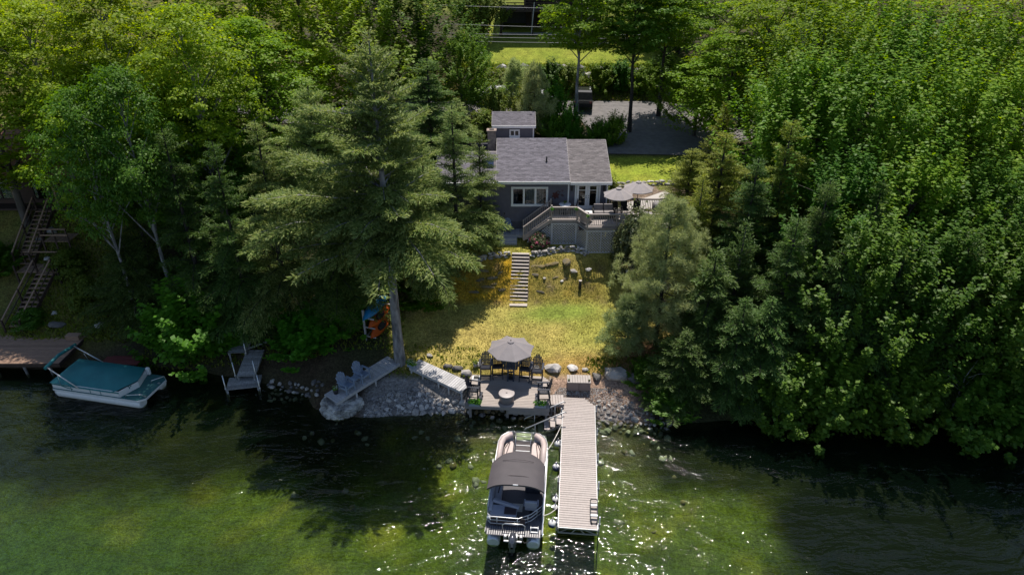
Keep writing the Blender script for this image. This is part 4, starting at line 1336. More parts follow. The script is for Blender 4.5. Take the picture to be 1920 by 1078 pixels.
scatter_stones('stone_bank', 'wet stones below the front edge of the lakeside deck', 'stone bank', [at(860, 800, -.3).xy, at(1040, 815, -.5).xy, at(1050, 765, .2).xy, at(870, 765, .3).xy], 90, .40, ['rock', 'mossrock', 'darkrock'], 34)
scatter_stones('stone_bank', 'dark stones along the shaded shore beside the small docks', 'stone bank', [at(500, 745, 0).xy, at(600, 750, 0).xy, at(610, 720, .5).xy, at(500, 700, .6).xy], 40, .4, ['darkrock', 'rock'], 35)
# stones seen on the lake bed
def bed_stones():
    rnd = random.Random(8); mb = MB()
    src = [RKS[k][i] for k in ('mossrock', 'rock', 'darkrock') for i in range(3)]
    for _ in range(150):
        x = rnd.uniform(-12, 9); ys = float(np.interp(x, SH_X, SH_Y)); y = ys - abs(rnd.gauss(0, 1)) * 2.6 - .1
        s = rnd.uniform(.2, .75) * rnd.uniform(.5, 1)
        me = rnd.choice(src); m = Euler((rnd.uniform(-.4, .4), rnd.uniform(-.4, .4), rnd.uniform(0, 6))).to_matrix()
        c = Vector((x, y, gz(x, y) + s * -.08))
        mb.add([m @ (v.co * s) + c for v in me.vertices], [tuple(p.vertices) for p in me.polygons], rnd.randrange(2), True)
    tag(mb.build('bed_stones', [MAT['mossrock'], MAT['rock']]), 'stones lying on the shallow lake bed', kind='stuff')
bed_stones()

# pale rock tip under the walk
def rock_tip():
    from mathutils import noise
    c = at(638, 762, .4)
    bm = bmesh.new()
    bmesh.ops.create_icosphere(bm, subdivisions=6, radius=1)
    rnd = random.Random(12)
    cuts = [(Vector((rnd.uniform(-1, 1), rnd.uniform(-1, 1), rnd.uniform(-.2, .5))).normalized(), rnd.uniform(.70, .95)) for _ in range(9)]
    cuts.append((Vector((.05, -.12, 1)).normalized(), .42))
    for v in bm.verts:
        p = v.co.copy()
        for nr, h in cuts:
            e = p.dot(nr) - h
            if e > 0: p -= nr * e * .96
        q = Vector((p.x * 1.45, p.y * 1.15, p.z * 1.5))
        d, _ = noise.voronoi(q * 1.9 + Vector((3, 1, 0)))
        crack = max(0, 1 - (d[1] - d[0]) / .10)
        d2, _ = noise.voronoi(q * 4.6)
        crack2 = max(0, 1 - (d2[1] - d2[0]) / .09)
        f = .07 * noise.noise(q * 2.0) + .035 * noise.noise(q * 6.5) + .02 * noise.noise(q * 15) - .10 * crack - .035 * crack2
        v.co = Vector((p.x * 1.32, p.y * 1.0, p.z * .95)) * (1 + f)
    me = bpy.data.meshes.new('rock_tip'); bm.to_mesh(me); bm.free()
    me.materials.append(MAT['ledge'])
    o = link(bpy.data.objects.new('shore_rock', me))
    o.location = (c.x, c.y + .2, .38); o.rotation_euler = (0, 0, R(14))
    tag(o, 'pale cracked rock slab at the water under the end of the plank walk', 'rock')
rock_tip()

# ---------------------------------------------------------------- chairs
def chair(label, tall, m, group=None, white=False):
    """slatted fan back garden chair facing -y; tall ones have a bar height seat and footrest"""
    root = thing('tall_deck_chair' if tall else 'garden_chair', label, 'chair', (0, 0, 0), 0, group)
    sz = .76 if tall else .36
    mm = MAT[m]
    def P(mb, nm): return mb.build(nm, mm, root)
    W = .60
    for k in range(5):
        yk = -.26 + .105 * k
        P(MB().bbox((0, yk, sz + .02 - .025 * k), (W - .06, .09, .025), .006, (R(-9), 0, 0)), 'seat_slat')
    nb = 7 if tall else 5
    bw = (W - .08) / nb
    for k in range(nb):
        u = (k - (nb - 1) / 2)
        h = (.80 if tall else .74) - .030 * u * u * (7 / nb)
        x0, x1 = u * bw * .96, u * bw * 1.16
        lean = R(17 if tall else 22)
        a = Vector((x0, .20, sz - .06)); b = Vector((x1, .20 + h * math.sin(lean), sz - .06 + h * math.cos(lean)))
        q = (b - a).normalized(); nrm = Vector((0, -math.cos(lean), math.sin(lean))); sd = nrm.cross(q).normalized()
        wv = bw * .485
        mb = MB()
        pts = [a - sd * wv * .85, a + sd * wv * .85, b + sd * wv - q * .03, b + sd * wv * .5, b - sd * wv * .5, b - sd * wv - q * .03]
        mb.add(pts + [p - nrm * .022 for p in pts], [(0, 1, 2, 3, 4, 5), (11, 10, 9, 8, 7, 6)] + [(i, 6 + i, 6 + (i + 1) % 6, (i + 1) % 6) for i in range(6)])
        P(mb, 'back_slat')
    for z in (.18, .5):
        P(MB().bbox((0, .25 + z * .33, sz + z), (W - (.08 if z < .3 else .16), .03, .05), .006), 'back_rail')
    for s in (-1, 1):
        x = s * (W / 2 - .02)
        P(MB().bbox((s * (W / 2 + .01), -.03, sz + .24), (.12, .66, .028), .01), 'arm')
        P(MB().bbox((x, -.27, (sz + .23) / 2), (.05, .08, sz + .23), .008), 'leg')
        P(MB().bar((x, .20, sz + .22), (x, .36 if tall else .42, 0), .05, .08), 'leg')
        P(MB().bbox((x, 0, sz - .05), (.03, .62, .09), .006), 'seat_rail')
        if tall:
            P(MB().bbox((x, .02, .34), (.03, .6, .06), .006), 'stretcher')
    P(MB().bbox((0, -.285, sz - .04), (W, .03, .1), .006), 'front_apron')
    if tall:
        P(MB().bbox((0, -.36, .30), (W - .02, .17, .03), .008), 'footrest')
        for s in (-1, 1):
            P(MB().bar((s * (W / 2 - .03), -.42, 0.02), (s * (W / 2 - .03), -.27, .34), .045, .06), 'footrest_leg')
        P(MB().bbox((0, .3, .34), (W, .03, .06), .006), 'stretcher')
    return root

def place(root, loc, rz, label=None, group=None, s=1.0):
    root.location = loc; root.rotation_euler = (0, 0, rz); root.scale = (s, s, s)
    if label: root['label'] = label
    if group: root['group'] = group
    return root

def again(src, loc, rz, label, s=None):
    c = copy_tree(src)
    c.location = loc; c.rotation_euler = (0, 0, rz)
    if s: c.scale = (s, s, s)
    c['label'] = label
    return c

TG = 'tall charcoal chairs on the lakeside deck'
tall0 = chair('', True, 'navy', TG)
uw = lambda px, py: deck_uw(px, py)
row = [(911, 706, 'tall charcoal slatted chair at the left end of the row by the umbrella', 4),
       (933, 704, 'tall charcoal slatted chair just left of the table under the umbrella', 8),
       (985, 709, 'tall charcoal slatted chair just right of the table under the umbrella', -8),
       (1007, 713, 'tall charcoal slatted chair at the right end of the row by the pale boulders', -3)]
for k, (px, py, lb, a) in enumerate(row):
    u, w = uw(px, py)
    loc = on_deck(u, w)
    if k == 0: place(tall0, loc, daz + R(a), lb, s=1.08)
    else: again(tall0, loc, daz + R(a), lb)
u, w = uw(889, 748)
again(tall0, on_deck(u, w), daz + R(84), 'tall charcoal chair turned sideways at the left edge of the lakeside deck')
u, w = uw(1019, 752)
again(tall0, on_deck(u, w), daz - R(86), 'tall charcoal chair turned sideways at the right edge of the lakeside deck')

# table and umbrella on the lakeside deck
u, w = uw(958, 708)
tb = thing('bar_table', 'square slate blue bar table under the big umbrella', 'table', on_deck(u, w), daz)
for k in range(6):
    MB().bbox((-.36 + .144 * k, 0, .98), (.136, .86, .03), .008).build('top_slat', MAT['table'], tb)
MB().bbox((0, -.42, .93), (.8, .03, .08)).bbox((0, .42, .93), (.8, .03, .08)).build('apron', MAT['table'], tb)
for a in (-1, 1):
    MB().bbox((a * .17, 0, .48), (.07, .5, .94), .01).build('leg', MAT['table'], tb)
    MB().bbox((a * .17, 0, .04), (.09, .78, .07), .01).build('foot', MAT['table'], tb)
MB().bbox((0, 0, .42), (.3, .06, .08), .01).build('stretcher', MAT['table'], tb)

def umbrella(name, label, loc, rad, z_rim, z_top, m, rot=0, n=8, tilt=(0, 0, 0), group=None, base=True):
    root = thing(name, label, 'umbrella', loc, rot, group)
    MB().tube([(0, 0, .02), (0, 0, z_top - .03)], .024, 10).build('pole', MAT['black'], root)
    if base:
        MB().lathe([(.001, .09), (.06, .10), (.22, .05), (.24, .0)], 16).build('base', MAT['black'], root)
    top = bpy.data.objects.new('canopy_hub', None); link(top, root); top.location = (0, 0, 0); top.rotation_euler = tilt
    can = MB()
    rings = [(.10, .03), (.38, .31), (.70, .66), (1.0, 1.0)]
    vs, fs = [(0, 0, z_top)], []
    seg = n * 4
    for (q, d) in rings:
        for k in range(seg):
            a = 2 * math.pi * k / seg
            f = (k % 4) / 4
            ridge = math.cos(math.pi / n) / math.cos((f - .5) * 2 * math.pi / n)
            sag = .05 * math.sin(math.pi * f) * q
            r_ = rad * q * ridge * (1 - .05 * math.sin(math.pi * f) * q)
            vs.append((r_ * math.cos(a), r_ * math.sin(a), z_top - (z_top - z_rim) * d - sag))
    for k in range(seg):
        fs.append((0, 1 + k, 1 + (k + 1) % seg))
        for i in range(len(rings) - 1):
            fs.append((1 + i * seg + k, 1 + (i + 1) * seg + k, 1 + (i + 1) * seg + (k + 1) % seg, 1 + i * seg + (k + 1) % seg))
    can.add(vs, fs)
    # valance
    b = 1 + (len(rings) - 1) * seg
    vv = [vs[b + k] for k in range(seg)]
    can.add(vv + [(x * .995, y * .995, z - .05) for x, y, z in vv], [(k, (k + 1) % seg, seg + (k + 1) % seg, seg + k) for k in range(seg)])
    bpy.data.objects.remove(top)
    c = can.build('canopy', MAT[m], root); c.rotation_euler = tilt
    vt = MB(); vt.lathe([(.001, z_top + .06), (.12, z_top + .045), (.20, z_top + .0)], 16)
    vt.build('vent_cap', MAT[m], root).rotation_euler = tilt
    MB().tube([(0, 0, z_top + .03), (0, 0, z_top + .11)], .03, 8).build('finial', MAT['black'], root).rotation_euler = tilt
    for k in range(n):
        a = 2 * math.pi * k / n
        MB().tube([(0.1 * rad * math.cos(a), .1 * rad * math.sin(a), z_top - .04), (rad * .97 * math.cos(a), rad * .97 * math.sin(a), z_rim - .02)], .010, 5).build('rib', MAT['black'], root).rotation_euler = tilt
    return root
umbrella('patio_umbrella', 'big taupe octagonal umbrella over the bar table on the lakeside deck', on_deck(u, w), 1.40, 2.12, 2.62, 'umbrella', daz + .25)

# round fire table under its cover
u, w = uw(950, 751)
ft = thing('fire_table', 'round taupe drum shaped fire table at the front of the lakeside deck', 'fire table', on_deck(u, w), daz)
MB().lathe([(.40, 0), (.42, .02), (.42, .5), (.40, .52)], 28).build('drum', MAT['firebody'], ft)
MB().lathe([(.40, .505), (.455, .51), (.46, .525), (.455, .555), (.44, .56), (.001, .565)], 28).build('lid', MAT['firetop'], ft)
MB().box((0, 0, .575), (.1, .04, .02)).build('handle', MAT['black'], ft)

# ---------------------------------------------------------------- plants in pots
def leaf_cluster(mb, c, r, n, rnd, s=.08, mi=0, squash=.7):
    for _ in range(n):
        d = Vector((rnd.gauss(0, 1), rnd.gauss(0, 1), rnd.gauss(0, 1))).normalized()
        p = Vector(c) + Vector((d.x, d.y, d.z * squash)) * (r * rnd.random() ** .4)
        nn = (d + Vector((0, 0, .7)) + Vector((rnd.uniform(-.5, .5), rnd.uniform(-.5, .5), 0))).normalized()
        a = nn.orthogonal().normalized(); a = Matrix.Rotation(rnd.uniform(0, 6.28), 3, nn) @ a; b = nn.cross(a)
        l = s * rnd.uniform(.7, 1.3)
        mb.add([p - a * l * .5, p - b * l * .3, p + a * l * .5, p + b * l * .3], [(0, 1, 2, 3)], mi)

def planter(label, loc, size, rz, pot, flower=None, fn=40, h=.22, r=None, group=None, leaf='bush'):
    root = thing('planter', label, 'planter', loc, rz, group)
    rnd = random.Random(int(abs(loc[0] * 100)) + int(loc[1] * 10))
    lx, ly, lz = size
    if r:
        MB().lathe([(.001, 0), (r * .75, 0), (r, lz), (r * .85, lz), (r * .8, lz - .03), (.001, lz - .03)], 14).build('pot', MAT[pot], root)
        cs = [(0, 0, lz + h * .4)]
    else:
        mb = MB().bbox((0, 0, lz / 2), (lx, ly, lz), .015); mb.build('pot', MAT[pot], root)
        MB().box((0, 0, lz + .004), (lx - .05, ly - .05, .006)).build('soil', MAT['soil'], root)
        cs = [((k - 1) * lx * .32, 0, lz + h * .4) for k in range(3)]
    mb = MB()
    for c in cs: leaf_cluster(mb, c, h, 130, rnd, .09)
    if flower:
        for c in cs: leaf_cluster(mb, (c[0], c[1], c[2] + h * .25), h * .85, fn, rnd, .07, 1)
    tag(mb.build('plant', [LEAF[leaf]] + ([MAT[flower]] if flower else []), root), None)
    return root
u, w = deck_uw(890, 760)
planter('pale blue trough planter with green leaves at the front left corner of the lakeside deck', on_deck(u, w), (.62, .24, .2), daz, 'bluegrey')
u, w = deck_uw(1013, 763)
planter('pale blue trough planter with white flowers at the front right corner of the lakeside deck', on_deck(u, w), (.62, .24, .2), daz, 'bluegrey', 'petalw', 25)
p = at(892, 692, 1.0)
planter('small grey pot with bright green plant behind the left end of the lakeside deck', (p.x, p.y, gz(p.x, p.y)), (0, 0, .3), 0, 'terracotta', None, 0, .24, .17, leaf='grassy')
p = at(630, 737, 1.24)
planter('dark pot of white flowers beside the chairs at the end of the shaded plank walk', (p.x, p.y, 1.24), (0, 0, .3), 0, 'black', 'petalw', 45, .2, .17)
p = at(772, 687, 1.45)
planter('pale pot of white flowers at the foot of the big tree trunk', (p.x, p.y, 1.43), (.5, .3, .22), R(-30), 'bluegrey', 'petalw', 50, .24)

# small tray and rug things at the left of the deck
u, w = deck_uw(893, 709)
tr_ = thing('deck_tray', 'small pale tray with a dark bowl on the back left of the lakeside deck', 'tray', on_deck(u, w), daz)
MB().bbox((0, 0, .02), (.5, .45, .04), .01).build('tray', MAT['boatwhite'], tr_)
MB().bbox((0, 0, .06), (.3, .26, .05), .01).build('bowl', MAT['black'], tr_)

# storage box on the beach
p = at(1085.5, 731, .72)
p = Vector((p.x, p.y + .35, gz(p.x, p.y)))
BX = thing('storage_box', 'taupe storage box with a pale boarded lid on the gravel beach', 'storage box', p, R(-2))
for k in range(9):
    MB().bbox((-.70 + 1.40 * (k + .5) / 9, 0, .72), (1.40 / 9 - .008, .78, .04), .008).build('lid_board', MAT['boxtop'], BX)
for s in (-1, 1):
    MB().bbox((s * .345, -.33, .40), (.675, .04, .58), .01).build('front_panel', MAT['boxside'], BX)
    MB().bbox((s * .665, 0, .40), (.04, .62, .58), .01).build('side_panel', MAT['boxside'], BX)
MB().bbox((0, .33, .40), (1.35, .04, .58), .01).build('back_panel', MAT['boxside'], BX)
for x in (-.6, .6):
    for y_ in (-.27, .27):
        MB().box((x, y_, .03), (.09, .09, .2)).build('foot', MAT['black'], BX)
for x, lf, lb in ((-.6, 'bush', 'tiny dark pot on the left corner of the storage box lid'), (.6, 'grassy', 'tiny pot with yellow green plant on the right corner of the storage box lid')):
    q = Matrix.Rotation(R(-2), 3, 'Z') @ Vector((x, -.22, .742)) + p
    t = thing('flower_pot', lb, 'pot', q)
    MB().lathe([(.001, 0), (.045, 0), (.06, .08), (.05, .08), (.001, .07)], 10).build('pot', MAT['black'], t)
    mb = MB(); leaf_cluster(mb, (0, 0, .11), .06, 30, random.Random(5), .05); mb.build('plant', LEAF[lf], t)

# chairs with a joined table on the shaded walk
BG = 'slate blue chairs on the plank walk'
low0 = chair('', False, 'chairgrey')
p1, p2 = at(651, 732, 1.24), at(680, 711, 1.3)
azw = math.atan2(p2.y - p1.y, p2.x - p1.x)
place(low0, p1, azw + R(3), 'slate blue garden chair beside the flower pot on the shaded plank walk', s=1.12)
low0['group'] = 'slate blue garden chairs'
again(low0, p2, azw + R(3), 'slate blue garden chair further up the shaded plank walk beyond the joined table')
pm = (p1 + p2) / 2
jt = thing('side_table', 'slate blue slatted table between the two chairs on the shaded plank walk', 'table', pm, azw)
for k in range(4):
    MB().bbox((0, -.18 + .12 * k, .48), (.62, .11, .025), .006).build('top_slat', MAT['chairgrey'], jt)
for x in (-.28, .28):
    for y_ in (-.2, .2):
        MB().box((x, y_, .23), (.05, .05, .46)).build('leg', MAT['chairgrey'], jt)
for px, lb in ((936.5, 'slate blue garden chair on the porch nearest the corner planter'), (951.5, 'slate blue garden chair on the porch nearest the deck stairs')):
    q = at(px, 432, PZ); q.y = 46.3
    c = again(low0, (q.x, q.y, PZ), 0, lb, .92)
planter('dark leafy plant in a square grey pot at the left corner of the porch', (-1.45, 45.9, PZ), (.3, .3, .28), 0, 'weather', None, 0, .3, leaf='deep')

# ---------------------------------------------------------------- upper deck furniture
UG = 'taupe umbrellas on the raised deck'
umbrella('patio_umbrella', 'front taupe umbrella on the raised deck nearest the french doors', (7.42, 44.75, DZ), 1.10, 1.93, 2.42, 'umbrella2', .3, group=UG)
umbrella('patio_umbrella', 'rear taupe umbrella with visible pole against the raised deck back rail', (9.0, 45.95, DZ), 1.14, 1.97, 2.44, 'umbrella2', .1, group=UG)
so = thing('sofa', 'dark wicker two seat sofa with grey cushions beside the french doors', 'sofa', (6.55, 45.35, DZ), 0)
MB().bbox((0, 0, .2), (1.5, .75, .3), .03).build('base', MAT['black'], so)
MB().bbox((0, .36, .5), (1.5, .12, .6), .03).build('backrest_frame', MAT['black'], so)
for s in (-1, 1):
    MB().bbox((s * .36, -.02, .42), (.68, .62, .15), .05).build('seat_cushion', MAT['cushion'], so)
    MB().bbox((s * .36, .26, .68), (.66, .16, .45), .05, (R(-12), 0, 0)).build('back_cushion', MAT['cushion'], so)
    MB().bbox((s * .76, 0, .38), (.1, .75, .5), .03).build('arm', MAT['black'], so)
stb = thing('side_table', 'small pale square table left of the dark sofa on the raised deck', 'table', (5.5, 45.25, DZ))
MB().bbox((0, 0, .42), (.5, .5, .05), .01).build('top', MAT['boatwhite'], stb)
for x in (-.2, .2):
    for y_ in (-.2, .2):
        MB().box((x, y_, .2), (.04, .04, .4)).build('leg', MAT['black'], stb)
ac = thing('armchair', 'pale cushioned armchair seen from behind at the raised deck corner post', 'chair', (5.25, 44.6, DZ), R(150))
MB().bbox((0, 0, .25), (.62, .62, .34), .03).build('seat', MAT['boxtop'], ac)
MB().bbox((0, .28, .6), (.62, .12, .5), .04).build('backrest', MAT['boxtop'], ac)
for s in (-1, 1): MB().bbox((s * .33, 0, .4), (.08, .62, .4), .02).build('arm', MAT['boxtop'], ac)
rt = thing('bistro_table', 'round white table with a green plant on the left part of the raised deck', 'table', (3.82, 45.95, DZ))
MB().lathe([(.001, .72), (.43, .72), (.44, .735), (.43, .75), (.001, .755)], 24).build('top', MAT['boatwhite'], rt)
MB().tube([(0, 0, .02), (0, 0, .72)], .03, 8).build('pedestal', MAT['black'], rt)
MB().lathe([(.001, .04), (.24, .03), (.25, 0)], 16).build('base', MAT['black'], rt)
mb = MB(); leaf_cluster(mb, (0, 0, .16), .16, 90, random.Random(2), .09)
pt = thing('potted_plant', 'green plant on the round white table', 'plant', (3.82, 45.95, DZ + .756))
mb.build('leaves', LEAF['grassy'], pt); MB().lathe([(.001, 0), (.07, 0), (.10, .12), (.08, .12), (.001, .1)], 10).build('pot', MAT['boatwhite'], pt)
def metal_chair(label, loc, rz, group='dark chairs on the raised deck'):
    r = thing('patio_chair', label, 'chair', loc, rz, group)
    MB().bbox((0, 0, .44), (.5, .5, .04), .015).build('seat', MAT['black'], r)
    MB().bbox((0, .26, .76), (.5, .035, .6), .015, (R(-8), 0, 0)).build('backrest', MAT['black'], r)
    for x in (-.22, .22):
        MB().tube([(x, -.22, .44), (x, -.24, 0)], .018, 6).build('leg', MAT['black'], r)
        MB().tube([(x, .22, .44), (x, .27, 0)], .018, 6).build('leg', MAT['black'], r)
        MB().tube([(x, -.22, .44), (x, -.22, .66), (x, .26, .68)], .016, 6).build('arm', MAT['black'], r)
    return r
metal_chair('dark metal chair left of the round white table', (3.2, 46.0, DZ), R(90))
metal_chair('dark metal chair right of the round white table', (4.45, 46.05, DZ), R(-90))
metal_chair('tall backed dark chair behind the front umbrella on the raised deck', (8.1, 45.75, DZ), R(5))
metal_chair('tall backed dark chair under the pole of the rear umbrella', (9.0, 45.6, DZ), R(-3))
metal_chair('dark chair turned sideways between the sofa and the front umbrella', (7.55, 45.55, DZ), R(40))
def covered(label, loc, pts, m='cover'):
    """a cloth cover over furniture: rounded hull from rings (z, half x, half y)"""
    r = thing('furniture_cover', label, 'cover', loc)
    mb = MB(); vs, fs = [], []; n = 24
    for z, hx, hy in pts:
        for k in range(n):
            a = 2 * math.pi * k / n
            e = .45
            f = 1 + .03 * math.sin(7 * a + z * 9)
            vs.append((math.copysign(abs(math.cos(a)) ** e, math.cos(a)) * hx * f, math.copysign(abs(math.sin(a)) ** e, math.sin(a)) * hy * f, z))
    for i in range(len(pts) - 1):
        for k in range(n): fs.append((i * n + k, i * n + (k + 1) % n, (i + 1) * n + (k + 1) % n, (i + 1) * n + k))
    fs.append(tuple((len(pts) - 1) * n + k for k in range(n)))
    mb.add(vs, fs, 0, True).build('cover', MAT[m], r)
    return r
covered('grey cloth cover over a grill in the far right corner of the raised deck', (10.6, 45.6, DZ), [(0, .5, .42), (.6, .48, .4), (.92, .5, .36), (1.05, .36, .24), (1.1, .2, .1)])
covered('long low grey cover over a table by the front rail of the raised deck', (9.1, 44.35, DZ), [(0, .95, .4), (.52, .93, .4), (.70, .7, .3), (.73, .5, .2)])
covered('pale covered stool next to the long grey cover on the raised deck', (7.85, 44.3, DZ), [(0, .26, .26), (.42, .26, .26), (.52, .18, .18)], 'boxtop')
for x, yy, lb in ((2.83, 44.78, 'leafy flower pot hanging at the stair post of the raised deck'), (4.55, 44.78, 'leafy flower pot on the angled corner rail of the raised deck'), (5.22, 43.5, 'leafy flower pot at the front corner post of the raised deck'), (8.1, 43.5, 'leafy flower pot on the front rail above the lattice')):
    r = thing('rail_planter', lb, 'planter', (x, yy, DZ + .78))
    mb = MB(); leaf_cluster(mb, (0, 0, .08), .17, 70, random.Random(int(x * 9)), .09); mb.build('leaves', LEAF['bush'], r)
    MB().lathe([(.001, -.12), (.08, -.12), (.11, 0), (.09, 0), (.001, -.02)], 10).build('pot', MAT['terracotta'], r)
# pale strip of paving beyond the deck
sheet('paved_path', lerp_line([(7.2, 47.9), (8.6, 48.1), (10.6, 48.7), (12.5, 49.5)], 14), lerp_line([(7.1, 49.0), (8.4, 49.2), (10.3, 49.8), (12.2, 50.6)], 14), .06, MAT['boxtop'], 'pale curved paving strip beyond the raised deck', 4)

# ---------------------------------------------------------------- kayaks on their rack
kp = hit(684, 641)
def kayak(label, c, yaw, pitch, roll, L_, w, m, cat='kayak'):
    r = thing('kayak', label, cat, c, 0)
    r.rotation_euler = Euler((roll, pitch, yaw))
    mb = MB(); vs, fs = [], []
    n, q = 22, 12
    for i in range(n + 1):
        t = i / n * 2 - 1
        hw = w / 2 * max(.02, (1 - abs(t) ** 2.4)) ; hd = .17 * (1 - abs(t) ** 4 * .75)
        zc = .12 * t * t
        for k in range(q):
            a = 2 * math.pi * k / q
            zz = math.sin(a); 
            vs.append((t * L_ / 2, math.cos(a) * hw, zc + (zz * hd * (1.0 if zz < 0 else .55))))
    for i in range(n):
        for k in range(q):
            fs.append((i * q + k, i * q + (k + 1) % q, (i + 1) * q + (k + 1) % q, (i + 1) * q + k))
    fs += [tuple(reversed(range(q))), tuple(n * q + k for k in range(q))]
    mb.add(vs, fs, 0, True).build('hull', MAT[m], r)
    ck = MB(); vs = []
    for k in range(16):
        a = 2 * math.pi * k / 16
        vs.append((.5 * math.cos(a) - .05, .21 * math.sin(a), .105 + .012))
    vs2 = [(x * .8, y_ * .75, z - .02) for x, y_, z in vs]
    ck.add(vs + vs2, [(k, (k + 1) % 16, 16 + (k + 1) % 16, 16 + k) for k in range(16)] )
    ck.build('cockpit_rim', MAT['black'], r)
    MB().add(vs2, [tuple(range(16))]).build('cockpit', MAT['interior'], r)
    MB().bbox((-.42, 0, .16), (.06, .3, .2), .02).build('seat_back', MAT['black'], r)
    return r
yaw = R(70)
cdir = Vector((math.cos(yaw), math.sin(yaw), 0))
base = kp + Vector((.15, 0, 0))
kc = base + cdir * 1.25 + Vector((.05, 0, 0))
kayak('blue kayak lying hull up on top of the wooden rack at the wood edge', kc + Vector((.05, 0, 1.95)), yaw, R(-4), R(28 + 180), 3.1, .78, 'kblue')
kayak('orange kayak on its side under the blue kayak on the rack', kc + Vector((.22, 0, 1.25)), yaw, R(-4), R(52), 3.0, .72, 'korange')
kayak('orange kayak at the bottom of the wooden rack', kc + Vector((.30, -.1, .55)), yaw, R(-4), R(52), 3.0, .72, 'korange')
rk = thing('kayak_rack', 'grey wooden rack of two posts holding three kayaks by the wood edge', 'rack', base, yaw)
for k, u in enumerate((.1, 2.1)):
    MB().box((u, .12, 1.1), (.10, .10, 2.3)).build('post', MAT['weather'], rk)
    for z in (.38, 1.05, 1.72):
        MB().box((u, -.22, z), (.07, .8, .06)).build('arm', MAT['weather'], rk)
MB().box((1.1, .12, .3), (2.0, .06, .1)).build('brace', MAT['weather'], rk)

# ---------------------------------------------------------------- moored pontoon boat
BO = Vector((.075, 22.1, 0)); baz = math.atan2(-.55, 5.9)
PB = thing('pontoon_boat', 'white pontoon boat with a dark taupe canopy moored beside the long dock', 'boat', BO, baz)
def pb(mb, nm, m, par=None): return mb.build(nm, MAT[m] if isinstance(m, str) else m, par or PB)
BW, BL, BZ = 2.66, 6.35, .58
for s in (-1, 1):
    pts = [(s * .92, -.35, .14), (s * .92, -.28, .14), (s * .92, 5.6, .14), (s * .92, 6.2, .2), (s * .92, 6.5, .34)]
    pb(MB().tube(pts, [.26, .31, .31, .22, .05], 16), 'pontoon', 'pontoon')
hw = BW / 2
def dk(x0, x1, y0, y1, z0, z1): return MB().box(((x0 + x1) / 2, (y0 + y1) / 2, (z0 + z1) / 2), (x1 - x0, y1 - y0, z1 - z0))
bow = [(-hw, -.05), (hw, -.05), (hw, 5.3), (hw - .12, 5.75), (hw - .45, 6.1), (.55, 6.22), (-.55, 6.22), (-hw + .45, 6.1), (-hw + .12, 5.75), (-hw, 5.3)]
pb(MB().prism(bow, BZ - .1, BZ), 'deck', 'carpet')
pb(MB().prism([(x * 1.012, y_ * 1.004 - .01) for x, y_ in bow], BZ - .16, BZ - .06), 'deck_edge', 'alu')
# fence panels with cushioned bow
def fence(pts, z0, z1, nm='side_panel', m='boatwhite', th=.035):
    mb = MB()
    for a, b in zip(pts[:-1], pts[1:]):
        mb.bar((a[0], a[1], (z0 + z1) / 2), (b[0], b[1], (z0 + z1) / 2), th, z1 - z0)
    return pb(mb, nm, m)
right = [(hw - .04, .75), (hw - .04, 5.3), (hw - .16, 5.72), (hw - .48, 6.04), (.56, 6.14)]
leftp = [(-x, y_) for x, y_ in right]
fence(right, BZ + .02, BZ + .62); fence(leftp, BZ + .02, BZ + .62)
for pts in (right, leftp):
    pb(MB().tube([(x, y_, BZ + .66) for x, y_ in pts], .028, 8), 'top_rail', 'alu')
    pb(MB().tube([(x * 1.02, y_, BZ + .3) for x, y_ in pts], .02, 8), 'rub_rail', 'boatwhite')
# bow gate
for z in (.05, .35, .64):
    pb(MB().tube([(-.5, 6.12, BZ + z), (.5, 6.12, BZ + z)], .02, 8), 'gate_bar', 'alu')
for x in (-.5, .5):
    pb(MB().tube([(x, 6.12, BZ), (x, 6.12, BZ + .66)], .022, 8), 'gate_post', 'alu')
    pb(MB().tube([(x * .86, 6.1, BZ), (x * .86, 6.1, BZ + .66), (x * .8, 5.5, BZ + .5), (x * .8, 5.4, BZ)], .022, 8), 'gate_post', 'alu')
pb(MB().box((0, 5.45, BZ + .015), (.9, 1.2, .012)), 'bow_mat', 'piping')
for k in range(2):
    pb(MB().box((0, 5.35 + .42 * k, BZ + .03 + .01 * k), (.8, .05, .015)), 'threshold', 'boatwhite')
# bow loungers: curved back cushion and seat on each side
for s in (-1, 1):
    back = [(s * (hw - .20), 3.6), (s * (hw - .20), 5.2), (s * (hw - .30), 5.60), (s * (hw - .56), 5.86), (s * .62, 5.94)]
    mb = MB()
    mb.tube([(x, y_, BZ + .60) for x, y_ in back], .16, 12)
    pb(mb, 'back_cushion', 'vinyl')
    seat = [(s * (hw - .36), 3.6), (s * (hw - .36), 5.1), (s * (hw - .46), 5.5), (s * .62, 5.74), (s * .50, 5.5), (s * .50, 4.7), (s * .66, 4.3), (s * .66, 3.6)]
    if s < 0: seat = seat[::-1]
    pb(MB().prism(seat, BZ, BZ + .38), 'seat_base', 'vinyl')
    pb(MB().tube([(s * (hw - .40), 3.7, BZ + .40), (s * (hw - .40), 5.05, BZ + .40), (s * (hw - .52), 5.42, BZ + .40), (s * .7, 5.62, BZ + .40)], .022, 6), 'seat_piping', 'piping')
    pb(MB().tube([(s * .86, 3.7, BZ + .40), (s * .82, 4.6, BZ + .40), (s * .74, 5.2, BZ + .40), (s * .70, 5.5, BZ + .40)], .02, 6), 'seat_piping', 'piping')
